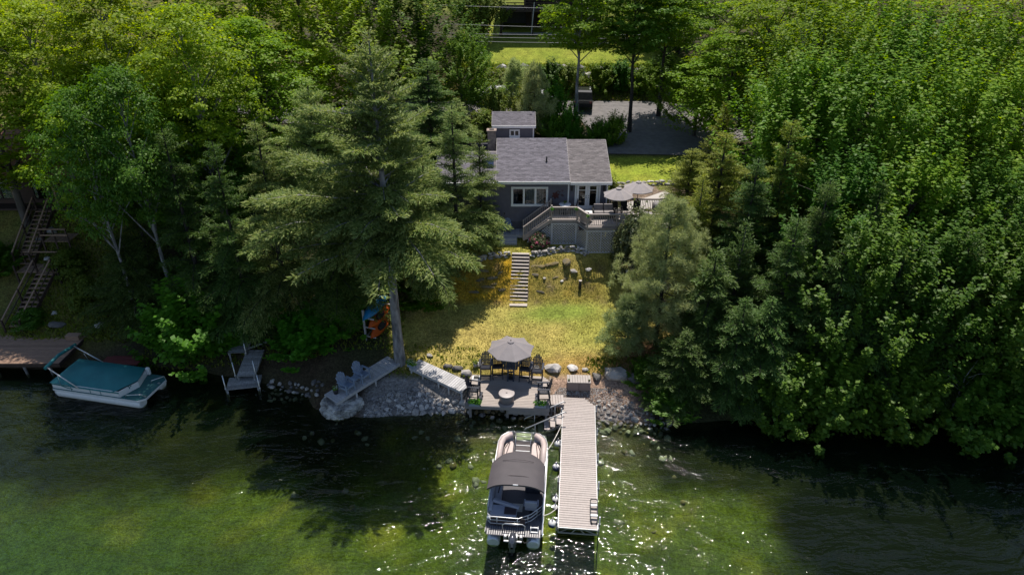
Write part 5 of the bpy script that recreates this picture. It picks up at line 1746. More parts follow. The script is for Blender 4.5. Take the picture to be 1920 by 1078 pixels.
# console, captain chair, stern lounger
pb(MB().bbox((.72, 2.7, BZ + .42), (.75, .6, .84), .05), 'console', 'motor')
pb(MB().bbox((.72, 2.35, BZ + .86), (.5, .3, .06), .02, (R(-30), 0, 0)), 'dashboard', 'black')
wheel = MB()
wheel.tube([(.72 + .17 * math.cos(a), 2.2 + .05 * math.sin(a), BZ + .78 + .16 * math.sin(a)) for a in [2 * math.pi * k / 16 for k in range(17)]], .015, 6)
pb(wheel, 'steering_wheel', 'black')
cc = pb(MB().bbox((.72, 1.22, BZ + .46), (.56, .54, .16), .05), 'captain_seat', 'vinylblue')
pb(MB().bbox((.72, .96, BZ + .74), (.56, .14, .58), .06, (R(8), 0, 0)), 'seat_back', 'vinylblue', cc)
for s in (-1, 1): pb(MB().bbox((.72 + s * .31, 1.22, BZ + .62), (.08, .42, .08), .03), 'armrest', 'vinylblue', cc)
pb(MB().tube([(.72, 1.22, BZ), (.72, 1.22, BZ + .4)], .06, 10), 'pedestal', 'black', cc)
pb(MB().bbox((-.55, .72, BZ + .27), (1.25, .75, .54), .05), 'sun_lounge', 'vinylblue')
pb(MB().bbox((-.45, 1.08, BZ + .60), (1.3, .2, .16), .05, (0, R(4), R(-14))), 'lounge_back', 'vinylblue')
pb(MB().extr([(.5, BZ + .555), (.95, BZ + .56), (.9, BZ + .52)], 'x', -.5, .06), 'lounge_gap', 'piping')
pb(MB().bbox((-1.0, 2.3, BZ + .22), (.5, 2.0, .40), .04), 'side_seat', 'vinylblue')
pb(MB().tube([(-.92, 1.9, BZ + .43), (-.85, 2.6, BZ + .43), (-.9, 3.4, BZ + .43)], .022, 6), 'seat_piping', 'piping')
pb(MB().tube([(-1.18, .6, BZ + .5), (-1.2, 1.6, BZ + .56), (-1.2, 3.5, BZ + .6)], .12, 10), 'side_bolster', 'vinylblue')
pb(MB().bbox((-1.1, .42, BZ + .42), (.36, .24, .14), .05), 'corner_cushion', 'boatwhite')
pb(MB().bbox((.05, 1.45, BZ + .012), (.5, .5, .02), .008), 'floor_mat', 'rope')
# stern rails: curved, sloping across the swim door
for z in (.18, .40, .60):
    pb(MB().tube([(-1.26, .75, BZ + z), (-1.24, .40, BZ + z), (-1.1, .26, BZ + z), (.2, .24, BZ + z), (.75, .55, BZ + z), (1.2, 1.05, BZ + z), (1.28, 1.2, BZ + z)], .022, 8), 'stern_rail', 'alu')
for x, y_ in ((-.8, .25), (.15, .24), (.62, .47), (1.02, .86)):
    pb(MB().tube([(x, y_, BZ), (x, y_, BZ + .60)], .024, 8), 'stern_post', 'alu')
pb(MB().box((-.3, .27, BZ + .3), (1.6, .012, .5)), 'stern_panel', 'piping')
pb(MB().box((0, -.02, BZ + .008), (2.5, .5, .012)), 'stern_deck', 'carpet')
for k in range(24):
    pb(MB().box((-1.2 + 2.4 * k / 23, -.01, BZ + .018), (.02, .46, .006)), 'deck_rib', 'steel')
pb(MB().tube([(-.5, 0, BZ), (-.52, .02, BZ + .38), (-.4, .04, BZ + .46), (.4, .04, BZ + .46), (.52, .02, BZ + .38), (.5, 0, BZ)], .026, 8), 'ski_bar', 'alu')
ld = pb(MB().tube([(.78, -.05, BZ + .02), (.78, .22, BZ + .22), (.78, .26, BZ + .1)], .025, 8).tube([(1.12, -.05, BZ + .02), (1.12, .22, BZ + .22), (1.12, .26, BZ + .1)], .025, 8), 'swim_ladder', 'alu')
for y_ in (.0, .18): pb(MB().bbox((.95, y_, BZ + .06 + y_ * .6), (.36, .07, .03), .01), 'ladder_step', 'boatwhite', ld)
pb(MB().tube([(hw - .02, .0, BZ), (hw - .02, 1.2, BZ + .1), (hw - .02, 1.3, BZ + .6)], .03, 8), 'corner_rail', 'boatwhite')
# outboard motor
om = pb(MB().bbox((0, -.30, .52), (.44, .24, .3), .03), 'motor_bracket', 'alu')
cow = MB(); vs, fs = [], []
prof = [(-.28, .10, .62), (-.26, .15, .85), (-.1, .18, 1.0), (.1, .19, 1.04), (.3, .18, 1.0), (.42, .13, .86), (.44, .07, .66)]
n = 10
for (y_, hx, zt) in prof:
    for k in range(n):
        a = math.pi * k / (n - 1)
        vs.append((math.cos(a) * hx, -.62 - y_ + .1, .55 + (zt - .55) * math.sin(a) ** .7))
for i in range(len(prof) - 1):
    for k in range(n - 1): fs.append((i * n + k, i * n + k + 1, (i + 1) * n + k + 1, (i + 1) * n + k))
fs += [tuple(range(n)), tuple(reversed([(len(prof) - 1) * n + k for k in range(n)]))]
cow.add(vs, fs, 0, True); pb(cow, 'cowl', 'motor', om)
pb(MB().bbox((0, -.62, .35), (.26, .5, .42), .06), 'midsection', 'motor', om)
pb(MB().bbox((0, -.72, -.2), (.10, .3, .9), .03), 'lower_leg', 'black', om)
pb(MB().bbox((0, -.82, -.02), (.34, .42, .02), .006), 'cavitation_plate', 'black', om)
for k in range(3):
    pb(MB().box((.1 * math.cos(k * 2.1), -.98, -.5 + .1 * math.sin(k * 2.1)), (.16, .02, .09), (0, R(k * 120), .4)), 'blade', 'alu', om)
for s in (-1, 1):
    pb(MB().bbox((s * .36, -.22, .5), (.16, .22, .2), .03), 'transom_block', 'steel')
    pb(MB().bbox((s * .30, -.5, .52), (.22, .08, .06), .01), 'steering_arm', 'boatwhite')
pb(MB().tube([(.3, -.3, .5), (.55, -.42, .36), (.8, -.3, .45)], .02, 6), 'cable', 'black')
# canopy with curved top
can = MB(); vs, fs = [], []
ny, nx = 14, 18
cy0, cy1 = .92, 3.05
for i in range(ny + 1):
    t = i / ny
    y_ = cy0 + (cy1 - cy0) * t
    for k in range(nx + 1):
        q = k / nx * 2 - 1
        front = .32 * (1 - q * q) * max(0, (t - .6) / .4)
        edge = .16 * max(0, t - .85) / .15
        z = 2.62 - .26 * q ** 4 - .10 * q * q - .28 * max(0, (t - .55) / .45) ** 2 - .02 * math.cos(t * 9.4)
        vs.append((q * (1.33 - .05 * t - .10 * max(0, (t - .8) / .2) ** 2), y_ + front, z))
for i in range(ny):
    for k in range(nx): fs.append((i * (nx + 1) + k, i * (nx + 1) + k + 1, (i + 1) * (nx + 1) + k + 1, (i + 1) * (nx + 1) + k))
can.add(vs, fs, 0, True)
E = [i * (nx + 1) for i in range(ny + 1)]; F = [i * (nx + 1) + nx for i in range(ny + 1)]
G_ = list(range(nx + 1))
for ring in (E, F, G_):
    a = [vs[i] for i in ring]; m_ = len(a)
    can.add(a + [(x, y_, z - .09) for x, y_, z in a], [(i, i + 1, m_ + i + 1, m_ + i) for i in range(m_ - 1)])
co_ = pb(can, 'canopy', 'canopy')
for yy in (1.45, 2.5):
    pb(MB().tube([(-.75, yy, 2.55), (-.2, yy, 2.655), (.3, yy, 2.655), (.75, yy, 2.56)], .010, 6), 'canopy_seam', 'piping', co_)
pb(MB().box((-.1, 1.9, 2.615), (.5, .012, .006)), 'canopy_seam', 'piping', co_)
for s in (-1, 1):
    for y0, y1 in ((1.9, .95), (1.9, 2.9), (1.9, 1.9)):
        pb(MB().tube([(s * 1.28, y0, BZ + .66), (s * 1.27, y1, 2.26)], .018, 6), 'canopy_pole', 'alu')
pb(MB().tube([(-.12, .91, 2.6), (.12, .91, 2.6)], .03, 6), 'canopy_light', 'boatwhite')
def on_boat(x, y_, z): return Matrix.Rotation(baz, 3, 'Z') @ Vector((x, y_, 0)) + Vector((BO.x, BO.y, z))
for (x, y_, u, lb) in ((1.33, 5.2, 7.2, 'pale mooring rope from the boat bow to the dock'), (1.33, .75, 1.2, 'pale mooring rope from the boat stern to the dock')):
    a = on_boat(x, y_, BZ + .35); b = on_dock(u, DW / 2 + .05, -.02)
    t = MB().tube([a + (b - a) * (k / 8) - Vector((0, 0, .10 * math.sin(math.pi * k / 8))) for k in range(9)], .022, 6).build('mooring_rope', MAT['rope'])
    tag(t, lb, 'rope')

# ---------------------------------------------------------------- neighbour's covered pontoon boat
q0, q1 = at(102, 735, .3), at(252, 757, .3)
naz = math.atan2(q1.y - q0.y, q1.x - q0.x)
NB = thing('pontoon_boat', 'white pontoon boat under a dark teal cover in the shade at the left', 'boat', (q0.x, q0.y, 0), naz)
NL, NW = 5.7, 2.35
def nb_(mb, nm, m, par=None): return mb.build(nm, MAT[m], par or NB)
for yv in (.3, NW - .25):
    nb_(MB().tube([(-.1, yv, .18), (.2, yv, .18), (NL - .1, yv, .18), (NL + .1, yv, .2)], [.2, .33, .33, .30], 16), 'pontoon', 'boatwhite')
dpl = [(0, 0), (NL, 0), (NL + .35, .3), (NL + .35, NW - .2), (NL, NW + .1), (0, NW + .1)]
nb_(MB().prism(dpl, .5, .6), 'deck', 'tealcarpet')
nb_(MB().prism([(x * 1.01 - .02, y_ * 1.01 - .01) for x, y_ in dpl], .44, .56), 'deck_edge', 'boatwhite')
CLN = 4.55
for a, b in (((0, .06), (CLN, .06)), ((0, NW), (CLN, NW)), ((.03, .1), (.03, NW)), ((CLN, .06), (CLN + .45, NW * .5)), ((CLN + .45, NW * .5), (CLN + .1, NW))):
    nb_(MB().bar((a[0], a[1], .79), (b[0], b[1], .79), .04, .40), 'side_panel', 'boatwhite')
    nb_(MB().bar((a[0], a[1] - .024, .90), (b[0], b[1] - .024, .90), .012, .08), 'stripe', 'teal')
for x in (1.3, 2.6, 3.3):
    nb_(MB().box((x, .035, .79), (.03, .02, .38)), 'panel_joint', 'teal')
wv = MB(); vs = [(.1, .034, .86), (.6, .034, .84), (1.0, .034, .72), (1.4, .034, .68), (1.4, .034, .74), (1.05, .034, .79), (.65, .034, .91), (.1, .034, .93)]
wv.add(vs, [tuple(range(8))]); nb_(wv, 'wave_stripe', 'teal')
lg = MB(); leaf_plate(lg, 0, 0, .13, 3, 0)
o = nb_(lg, 'panel_emblem', 'teal'); o.location = (CLN + .27, NW * .28, .95); o.rotation_euler = (0, 0, R(60))
cv = MB()
ring0 = [(-.08, -.02, 1.0), (1.2, -.03, 1.02), (1.5, -.03, .90), (CLN - .5, -.03, .90), (CLN - .2, .02, 1.0), (CLN + .5, NW * .5, 1.08), (CLN + .1, NW + .04, 1.1), (2.5, NW + .05, 1.1), (-.08, NW + .05, 1.1)]
ring1 = [(.35, .45, 1.32), (1.4, .42, 1.36), (1.9, .42, 1.32), (CLN - .8, .42, 1.30), (CLN - .5, .5, 1.30), (CLN - .15, NW * .5, 1.32), (CLN - .3, NW - .35, 1.34), (2.5, NW - .4, 1.42), (.35, NW - .4, 1.38)]
ridge = (2.1, NW * .5, 1.66)
vs = ring0 + ring1 + [(1.2, NW * .5, 1.58), ridge, (3.4, NW * .5, 1.5)]
n = 9
fs = [(i, (i + 1) % n, n + (i + 1) % n, n + i) for i in range(n)]
fs += [(9, 10, 18), (10, 11, 19, 18), (11, 12, 20, 19), (12, 13, 20), (13, 14, 20), (14, 15, 20), (15, 16, 19, 20), (16, 17, 18, 19), (17, 9, 18)]
cv.add(vs, fs, 0, True)
nb_(cv, 'cover', 'teal')
for (a, b) in (((1.9, -.02, .9), (.05, .1, 2.05)), ((1.9, NW, 1.0), (.05, NW - .1, 2.15))):
    nb_(MB().tube([a, b], .04, 8), 'bimini_pole', 'alu')
    nb_(MB().tube([(a[0] - 1.2, a[1], .95), (a[0] - 1.3, b[1], 1.7)], .014, 6), 'stay', 'alu')
nb_(MB().tube([(.0, .0, 2.02), (-.1, NW * .5, 2.16), (.0, NW + .1, 2.12)], .10, 10), 'folded_bimini', 'teal')
for a, b in (((CLN + .35, .1), (NL + .2, .35)), ((CLN + .9, NW * .7), (NL + .3, NW - .15))):
    z = .62
    nb_(MB().tube([(a[0], a[1], z), (a[0] + .05, a[1], z + .16), (b[0] - .05, b[1], z + .16), (b[0], b[1], z)], .025, 6), 'grab_rail', 'alu')
for y_ in (.4, 1.7):
    nb_(MB().bbox((NL + .25, y_, .63), (.14, .1, .06), .01), 'cleat', 'alu')
nb_(MB().bbox((CLN + .25, NW + .0, .9), (.25, .2, .5), .05), 'motor_cover', 'boatwhite')

# ---------------------------------------------------------------- neighbour's shore deck, stairs, table
ND = thing('shore_deck', 'brown boarded deck on posts at the far left shore', 'deck', (-28.2, 34.85, 1.0))
nbd = 22
for k in range(nbd):
    yk = 3.25 * (k + .5) / nbd
    xl = -9.5 + 1.0 * k / nbd * 0
    MB().bbox((xl / 2 + .0, yk, -.02), (9.5, 3.25 / nbd - .012, .036), .006).build('board', MAT['brownwood'], ND)
MB().box((-4.75, -.03, -.13), (9.54, .05, .24)).build('fascia', MAT['darkwood'], ND)
MB().box((.03, 1.6, -.13), (.05, 3.3, .24)).build('fascia', MAT['darkwood'], ND)
for x in (-.8, -2.4, -4.2, -6.5):
    for y_ in (.15, 2.6):
        g = gz(-28.2 + x, 34.85 + y_)
        MB().tube([(x, y_ + .12, g - 1.2), (x, y_, -.1)], .08, 8).build('leg', MAT['greybark'], ND)
bn = thing('deck_box', 'small low brown box on the back corner of the brown shore deck', 'box', (-28.75, 37.6, 1.0))
MB().bbox((0, 0, .15), (.85, .4, .3), .01).build('body', MAT['brownwood'], bn)
MB().bbox((0, 0, .32), (.9, .45, .03), .01).build('lid', MAT['brownwood'], bn)

def open_stairs(name, label, a, b, w, n):
    """a at the bottom, b on top, width along x"""
    r = thing(name, label, 'stairs', a)
    d = Vector(b) - Vector(a)
    for k in range(n):
        p = d * ((k + .5) / n)
        MB().bbox((p.x, p.y, p.z), (w, d.y / n * .8, .05), .008).build('tread', MAT['brownwood'], r)
    for s in (-1, 1):
        o = Vector((s * w / 2, 0, 0))
        MB().bar(o - Vector((0, 0, .1)), d + o - Vector((0, 0, .1)), .06, .22).build('stringer', MAT['darkwood'], r)
        MB().bar(o + Vector((0, 0, .95)), d + o + Vector((0, 0, .95)), .1, .06).build('handrail', MAT['brownwood'], r)
        MB().bar(o + Vector((0, 0, .5)), d + o + Vector((0, 0, .5)), .05, .06).build('middle_rail', MAT['darkwood'], r)
        for u in (0, .5, 1):
            q = o + d * u
            MB().box((q.x, q.y, q.z + .35), (.1, .1, 1.3)).build('post', MAT['darkwood'], r)
    return r
open_stairs('bank_stairs', 'lower flight of dark wooden stairs from the brown shore deck', (-33.1, 38.3, 1.0), (-32.3, 41.9, 3.7), 1.15, 13)
LP_ = thing('stair_landing', 'dark railed landing between the two flights of bank stairs', 'landing', (-32.9, 42.5, 3.7))
for k in range(8):
    MB().bbox((-1.5 + .36 * k + .2, 0, -.02), (.34, 1.3, .04), .008).build('board', MAT['brownwood'], LP_)
for s in (-1.5, 1.4):
    MB().box((s, .6, .4), (.1, .1, 1.2)).build('post', MAT['darkwood'], LP_); MB().box((s, -.6, -.6), (.1, .1, 2.2)).build('post', MAT['darkwood'], LP_)
MB().box((0, .62, .95), (3, .08, .08)).build('rail', MAT['brownwood'], LP_)
open_stairs('bank_stairs', 'upper flight of dark wooden stairs climbing to the brown cabin', (-34.4, 42.9, 3.7), (-34.0, 46.2, 6.6), 1.15, 13)
PD = thing('lookout_platform', 'small railed dark platform beside the upper cabin stairs', 'platform', (-31.9, 44.0, 5.35))
for k in range(6):
    MB().bbox((-.9 + .3 * k + .15, 0, 0), (.28, 1.4, .04), .008).build('board', MAT['brownwood'], PD)
for z in (.5, .95): MB().box((0, -.7, z), (1.9, .06, .08)).build('rail', MAT['brownwood'], PD)
for x in (-.9, 0, .9): MB().box((x, -.68, .1), (.09, .09, 1.8)).build('post', MAT['darkwood'], PD)

PT = thing('picnic_table', 'dark red picnic table in the shade behind the teal covered boat', 'picnic table', (0, 0, 0))
pp_ = at(224, 662, 1.2)
PT.location = (pp_.x, pp_.y, gz(pp_.x, pp_.y)); PT.rotation_euler = (0, 0, R(-3))
for k in range(5): MB().bbox((0, -.33 + .165 * k, .76), (2.4, .15, .04), .008).build('top_board', MAT['redpaint'], PT)
for s in (-1, 1):
    for k in range(2): MB().bbox((0, s * (.72 + .15 * k), .45), (2.4, .14, .04), .008).build('seat_board', MAT['redpaint'], PT)
for x in (-.85, .85):
    MB().box((x, 0, .40), (.05, 1.7, .09)).build('cross_beam', MAT['redpaint'], PT)
    for s in (-1, 1): MB().bar((x, s * .28, .74), (x, s * .68, 0), .05, .1).build('leg', MAT['redpaint'], PT)

# small old docks left of the rock tip
SD = []
for pa, pb_, z0, z1, w, lb in (
    (mid(at(427, 660, 1.15), at(460, 662, 1.15)), mid(at(447, 618, 1.2), at(484, 618, 1.2)), 1.15, 1.2, 1.15, 'upper grey platform of the small old dock with white chairs on it'),
    (mid(at(443, 706, .65), at(478, 704, .65)), mid(at(463, 656, 1.0), at(495, 655, 1.0)), .65, 1.0, 1.12, 'sloping grey plank ramp in the middle of the small old dock'),
    (mid(at(422, 728, .3), at(487, 728, .3)), mid(at(432, 706, .3), at(489, 704, .3)), .3, .3, 1.95, 'low platform of the small old dock standing in the water')):
    SD.append(plank_walk('old_dock', lb, 'dock', pa, pb_, z0, z1, w, .14, 'oldwood', 'oldwood', [(.04, -1), (.04, 1), (.95, -1), (.95, 1)]))
for px, py, z in ((423, 728, .3), (487, 727, .3), (441, 703, .6), (479, 700, .65), (461, 661, 1.1)):
    p = at(px, py, z)
    o = thing('dock_pole', 'pale metal pole at the old dock, ' + {423: 'left front corner in the water', 487: 'right front corner in the water', 441: 'left foot of the ramp', 479: 'right foot of the ramp', 461: 'corner of the upper platform'}[px], 'pole', p)
    MB().tube([(0, 0, -1.2), (-.02, .02, .95)], .035, 8).build('pipe', MAT['alu'], o); MB().tube([(0, 0, -.1), (0, 0, .02)], .06, 8).build('collar', MAT['alu'], o)
lg_ = thing('plank', 'loose pale plank leaning beside the old dock ramp', 'plank', at(477, 650, 1.0), R(38))
MB().bbox((.1, 0, .05), (1.5, .18, .05), .01).build('board', MAT['weather'], lg_)
for px, lb in ((466, 'left white framed folding chair on the old dock'), (479, 'right white framed folding chair on the old dock')):
    p = at(px, 615, 1.22)
    r = thing('folding_chair', lb, 'chair', p, R(-8), 'white folding chairs on the old dock')
    MB().tube([(-.26, -.25, 0), (-.26, -.2, .62), (-.26, .25, .62), (-.26, .3, 0)], .024, 6).build('side_frame', MAT['boatwhite'], r)
    MB().tube([(.26, -.25, 0), (.26, -.2, .62), (.26, .25, .62), (.26, .3, 0)], .024, 6).build('side_frame', MAT['boatwhite'], r)
    MB().bbox((0, 0, .4), (.5, .46, .03), .01).build('seat', MAT['chairgrey'], r)
    MB().bbox((0, .27, .72), (.5, .03, .5), .01, (R(-12), 0, 0)).build('backrest', MAT['chairgrey'], r)

# ---------------------------------------------------------------- neighbour's brown cabin
CB = thing('cabin', 'dark brown cabin with rust brown roof among the trees at the far left', 'cabin', (-39, 47.2, 6.8))
w_ = MB(); lap_wall(w_, -48, -31.2, 47.3, 6.3, 9.3, .22); w_.box((-31.27, 51.3, 7.9), (.14, 7.9, 3.2)); w_.box((-39.6, 55.2, 7.9), (16.6, .14, 3.2))
wb(w_, 'wall', MAT['cabin'], CB)
rc = MB(); rc.extr([(46.2, 9.3), (51.3, 11.6), (56.4, 9.3), (56.4, 9.15), (51.3, 11.4), (46.2, 9.12)], 'x', -49, -30.4)
ro = wb(rc, 'roof', MAT['redroof'], CB)
for k in range(8):
    y_, z = 46.25 + k * .62, 9.34 + k * .28
    wb(MB().box((-39.7, y_, z), (18.6, .05, .06)), 'batten', MAT['redroof'], ro)
for x0, x1 in ((-35.2, -33.1), (-38.6, -36.5), (-43, -41)):
    window(CB, x0, x1, 6.9, 8.7, 47.27, (.5,), .09, m='darkwood')
wb(MB().box((-37, 46.75, 6.55), (12, 1.1, .12)), 'porch_floor', MAT['darkwood'], CB)
for x in (-31.3, -33, -36, -40): wb(MB().box((x, 46.4, 7.9), (.12, .12, 2.6)), 'porch_post', MAT['brownwood'], CB)
CG = thing('garage', 'small outbuilding with rust red roof behind the brown cabin', 'outbuilding', (-29, 60, 8.5))
w_ = MB(); lap_wall(w_, -33.5, -25.8, 58.2, 7.5, 10.6, .22); w_.box((-25.87, 60.9, 9.1), (.14, 5.2, 3.2)); wb(w_, 'wall', MAT['cabin'], CG)
wb(MB().extr([(57.6, 10.6), (60.8, 12.1), (64, 10.6), (64, 10.45), (60.8, 11.9), (57.6, 10.42)], 'x', -34, -25.4), 'roof', MAT['redroof'], CG)
window(CG, -29.5, -28.2, 8.9, 10, 58.18, (.5,), .08, m='darkwood')

# ---------------------------------------------------------------- dark log house on the top lawn
LH = thing('log_house', 'dark log house on open posts with an upper deck at the top of the lawn', 'house', (3.5, 86, 12.5))
w_ = MB()
for k in range(14):
    w_.tube([(1.6, 87.2, 15.5 + k * .27), (11, 87.2, 15.5 + k * .27)], .14, 8)
w_.box((6.3, 90.5, 16.5), (9.2, 6.4, 7.6)); 
wb(w_, 'wall', MAT['logwall'], LH)
lw_ = MB(); lap_wall(lw_, -1.2, 10.8, 88.6, 12.3, 15.3, .3); lw_.box((-1.15, 87.4, 13.8), (.14, 2.4, 3))
wb(lw_, 'lower_wall', MAT['foundation'], LH)
wb(MB().box((4.7, 86.2, 15.25), (12.2, 4.4, .28)), 'upper_floor', MAT['darkwood'], LH)
for x in (-1.3, 2.4, 6.0, 9.5): wb(MB().box((x, 84.2, 13.8), (.28, .28, 3.2)), 'porch_post', MAT['darkwood'], LH)
for x in (-1.3, 1.5): wb(MB().box((x, 84.2, 16.8), (.22, .22, 3.0)), 'upper_post', MAT['darkwood'], LH)
for z in (15.75, 16.1, 16.45): wb(MB().box((4.6, 84.15, z), (11.9, .09, .10)), 'deck_rail', MAT['darkwood'], LH)
for k in range(40): wb(MB().box((2.0 + k * .21, 84.13, 15.95), (.04, .04, 1.0)), 'baluster', MAT['darkwood'], LH)
wb(MB().bar((2.3, 84.0, 12.7), (2.6, 83.9, 16.2), .08, .1), 'pale_post', MAT['weather'], LH)
wb(MB().box((4.6, 84.6, 12.62), (12.4, 1.0, .12)), 'footing', MAT['concrete'], LH)
wb(MB().extr([(83.4, 19.4), (88.5, 21.9), (94, 19.4), (94, 19.2), (88.5, 21.7), (83.4, 19.2)], 'x', -1.8, 11.6), 'roof', MAT['shingle'], LH)
LH.location.y += 1.5
LS = thing('timber_steps', 'brown timber steps beside the dark log house', 'stairs', (-4.0, 86.5, 12.7))
for k in range(5): MB().bbox((0, .45 * k, .05 + .2 * k), (2.6, .32, .12), .02).build('step', MAT['brownwood'], LS)
MB().box((-1.5, -.2, .6), (.3, .3, 1.6)).build('post', MAT['darkwood'], LS)

# ---------------------------------------------------------------- cars parked behind the shrubs
def car(label, loc, rz, paint, tall=1.0):
    r = thing('parked_car', label, 'car', loc, rz)
    L_, W, H_ = 4.6, 1.86, 1.62 * tall
    prof = [(-L_ / 2, .42), (-L_ / 2 + .03, .78), (-L_ / 2 + .2, .98), (-L_ / 2 + .55, 1.0), (-1.35, H_ - .12), (-1.0, H_), (.45, H_), (.75, H_ - .08), (1.28, 1.02), (2.1, .90), (L_ / 2, .74), (L_ / 2, .38)]
    mb = MB(); n = len(prof); vs = []
    for yv, ins in ((-W / 2, 0), (W / 2, 0)):
        for x, z in prof:
            k = .14 if z > 1.05 else 0
            vs.append((x, yv - math.copysign(k, yv), z))
    mb.add(vs, [tuple(range(n)), tuple(reversed(range(n, 2 * n)))] + [(i, n + i, n + (i + 1) % n, (i + 1) % n) for i in range(n)])
    body = mb.build('body', MAT[paint], r)
    for a, b in ((3, 4), (7, 8)):
        (xa, za), (xb, zb) = prof[a], prof[b]
        k = Vector((zb - za, 0, xa - xb)).normalized() * (.012 if a == 7 else -.012)
        if k.z < 0: k = -k
        MB().add([(xa + .05 + k.x, -W / 2 + .2, za + .06 + k.z), (xa + .05 + k.x, W / 2 - .2, za + .06 + k.z), (xb + k.x, W / 2 - .24, zb - .04 + k.z), (xb + k.x, -W / 2 + .24, zb - .04 + k.z)], [(0, 1, 2, 3)]).build('windscreen', MAT['glass'], r)
    for s in (-1, 1):
        for x0, x1 in ((-1.25, -.35), (-.28, .72)):
            MB().add([(x0, s * (W / 2 - .045), 1.06), (x1 + .15, s * (W / 2 - .045), 1.06), (x1, s * (W / 2 - .128), H_ - .12), (x0 + .05, s * (W / 2 - .128), H_ - .12)], [(0, 1, 2, 3)]).build('side_window', MAT['glass'], r)
        for x in (-1.4, 1.4):
            w = MB().tube([(x, s * (W / 2 - .2), .34), (x, s * (W / 2 + .01), .34)], .34, 18).build('wheel', MAT['rubber'], r)
            MB().tube([(x, s * (W / 2 - .02), .34), (x, s * (W / 2 + .02), .34)], .2, 12).build('rim', MAT['alu'], w)
        MB().bbox((L_ / 2 - .02, s * .68, .72), (.06, .34, .14), .02).build('headlight', MAT['boatwhite'], r)
        MB().bbox((-L_ / 2 + .04, s * .74, .86), (.06, .22, .2), .02).build('tail_light', MAT['redpaint'], r)
        MB().tube([(-1.0, s * .62, H_ + .05), (.4, s * .62, H_ + .05)], .025, 6).build('roof_rail', MAT['alu'], r)
    return r
def on_road(px, py):
    p = hit(px, py); p.z += .07
    return p
p = on_road(1093, 200); car('black sports utility car with pale roof edge parked behind the tall tree trunk', p, R(84), 'carblack', 1.1)
p = on_road(938, 196); car('silver car half hidden by shrubs at the left end of the road', p, R(-4), 'carwhite')
p = on_road(1004, 202); car('silver car behind the bluish young pine next to the shed', p, R(-8), 'carwhite')

# ---------------------------------------------------------------- power lines
for px, nm, xx in ((-26, 'left', 0), (34, 'right', 0)):
    g = gz(px, 73)
    up_ = thing('utility_pole', 'grey wooden utility pole among the trees at the %s end of the wires' % nm, 'utility pole', (px, 73, g))
    MB().tube([(0, 0, -.5), (0, 0, 11)], [.17, .12], 10).build('pole', MAT['greybark'], up_)
    MB().box((0, 0, 10.2), (.12, 2.2, .12)).build('crossarm', MAT['greybark'], up_)
for k, (y0, y1) in enumerate(((8, 16), (43, 52), (60, 63), (66, 70), (74, 79))):
    a = at_y(860, y0, 73 + .2 * k); b = at_y(1300, y1, 73 + .2 * k)
    d = (b - a) / (b.x - a.x)
    A = a + d * (-26 - a.x); B = a + d * (34 - a.x)
    mb = MB().tube([A + (B - A) * (q / 24) + Vector((0, 0, .8 * ((q / 12 - 1) ** 2 - 1) + .55)) for q in range(25)], .02, 5)
    tag(mb.build('power_line', MAT['wire']), ('topmost', 'second', 'third', 'fourth', 'lowest')[k] + ' of the five power lines crossing in front of the log house', 'power line', 'power lines')

# ---------------------------------------------------------------- trees: masters
def blade_mesh(name, P, U, V, m, notch=.5):
    """many four sided leaves: P root, U length, V half width"""
    n = len(P)
    v = np.empty((n, 4, 3))
    v[:, 0] = P; v[:, 1] = P + U * notch + V; v[:, 2] = P + U; v[:, 3] = P + U * notch - V
    me = bpy.data.meshes.new(name)
    me.vertices.add(n * 4); me.vertices.foreach_set('co', v.ravel())
    me.loops.add(n * 4); me.loops.foreach_set('vertex_index', np.arange(n * 4))
    me.polygons.add(n); me.polygons.foreach_set('loop_start', np.arange(0, n * 4, 4))
    me.update(calc_edges=True)
    me.materials.append(m)
    return me

def unit(a): return a / np.maximum(np.linalg.norm(a, axis=-1, keepdims=True), 1e-9)

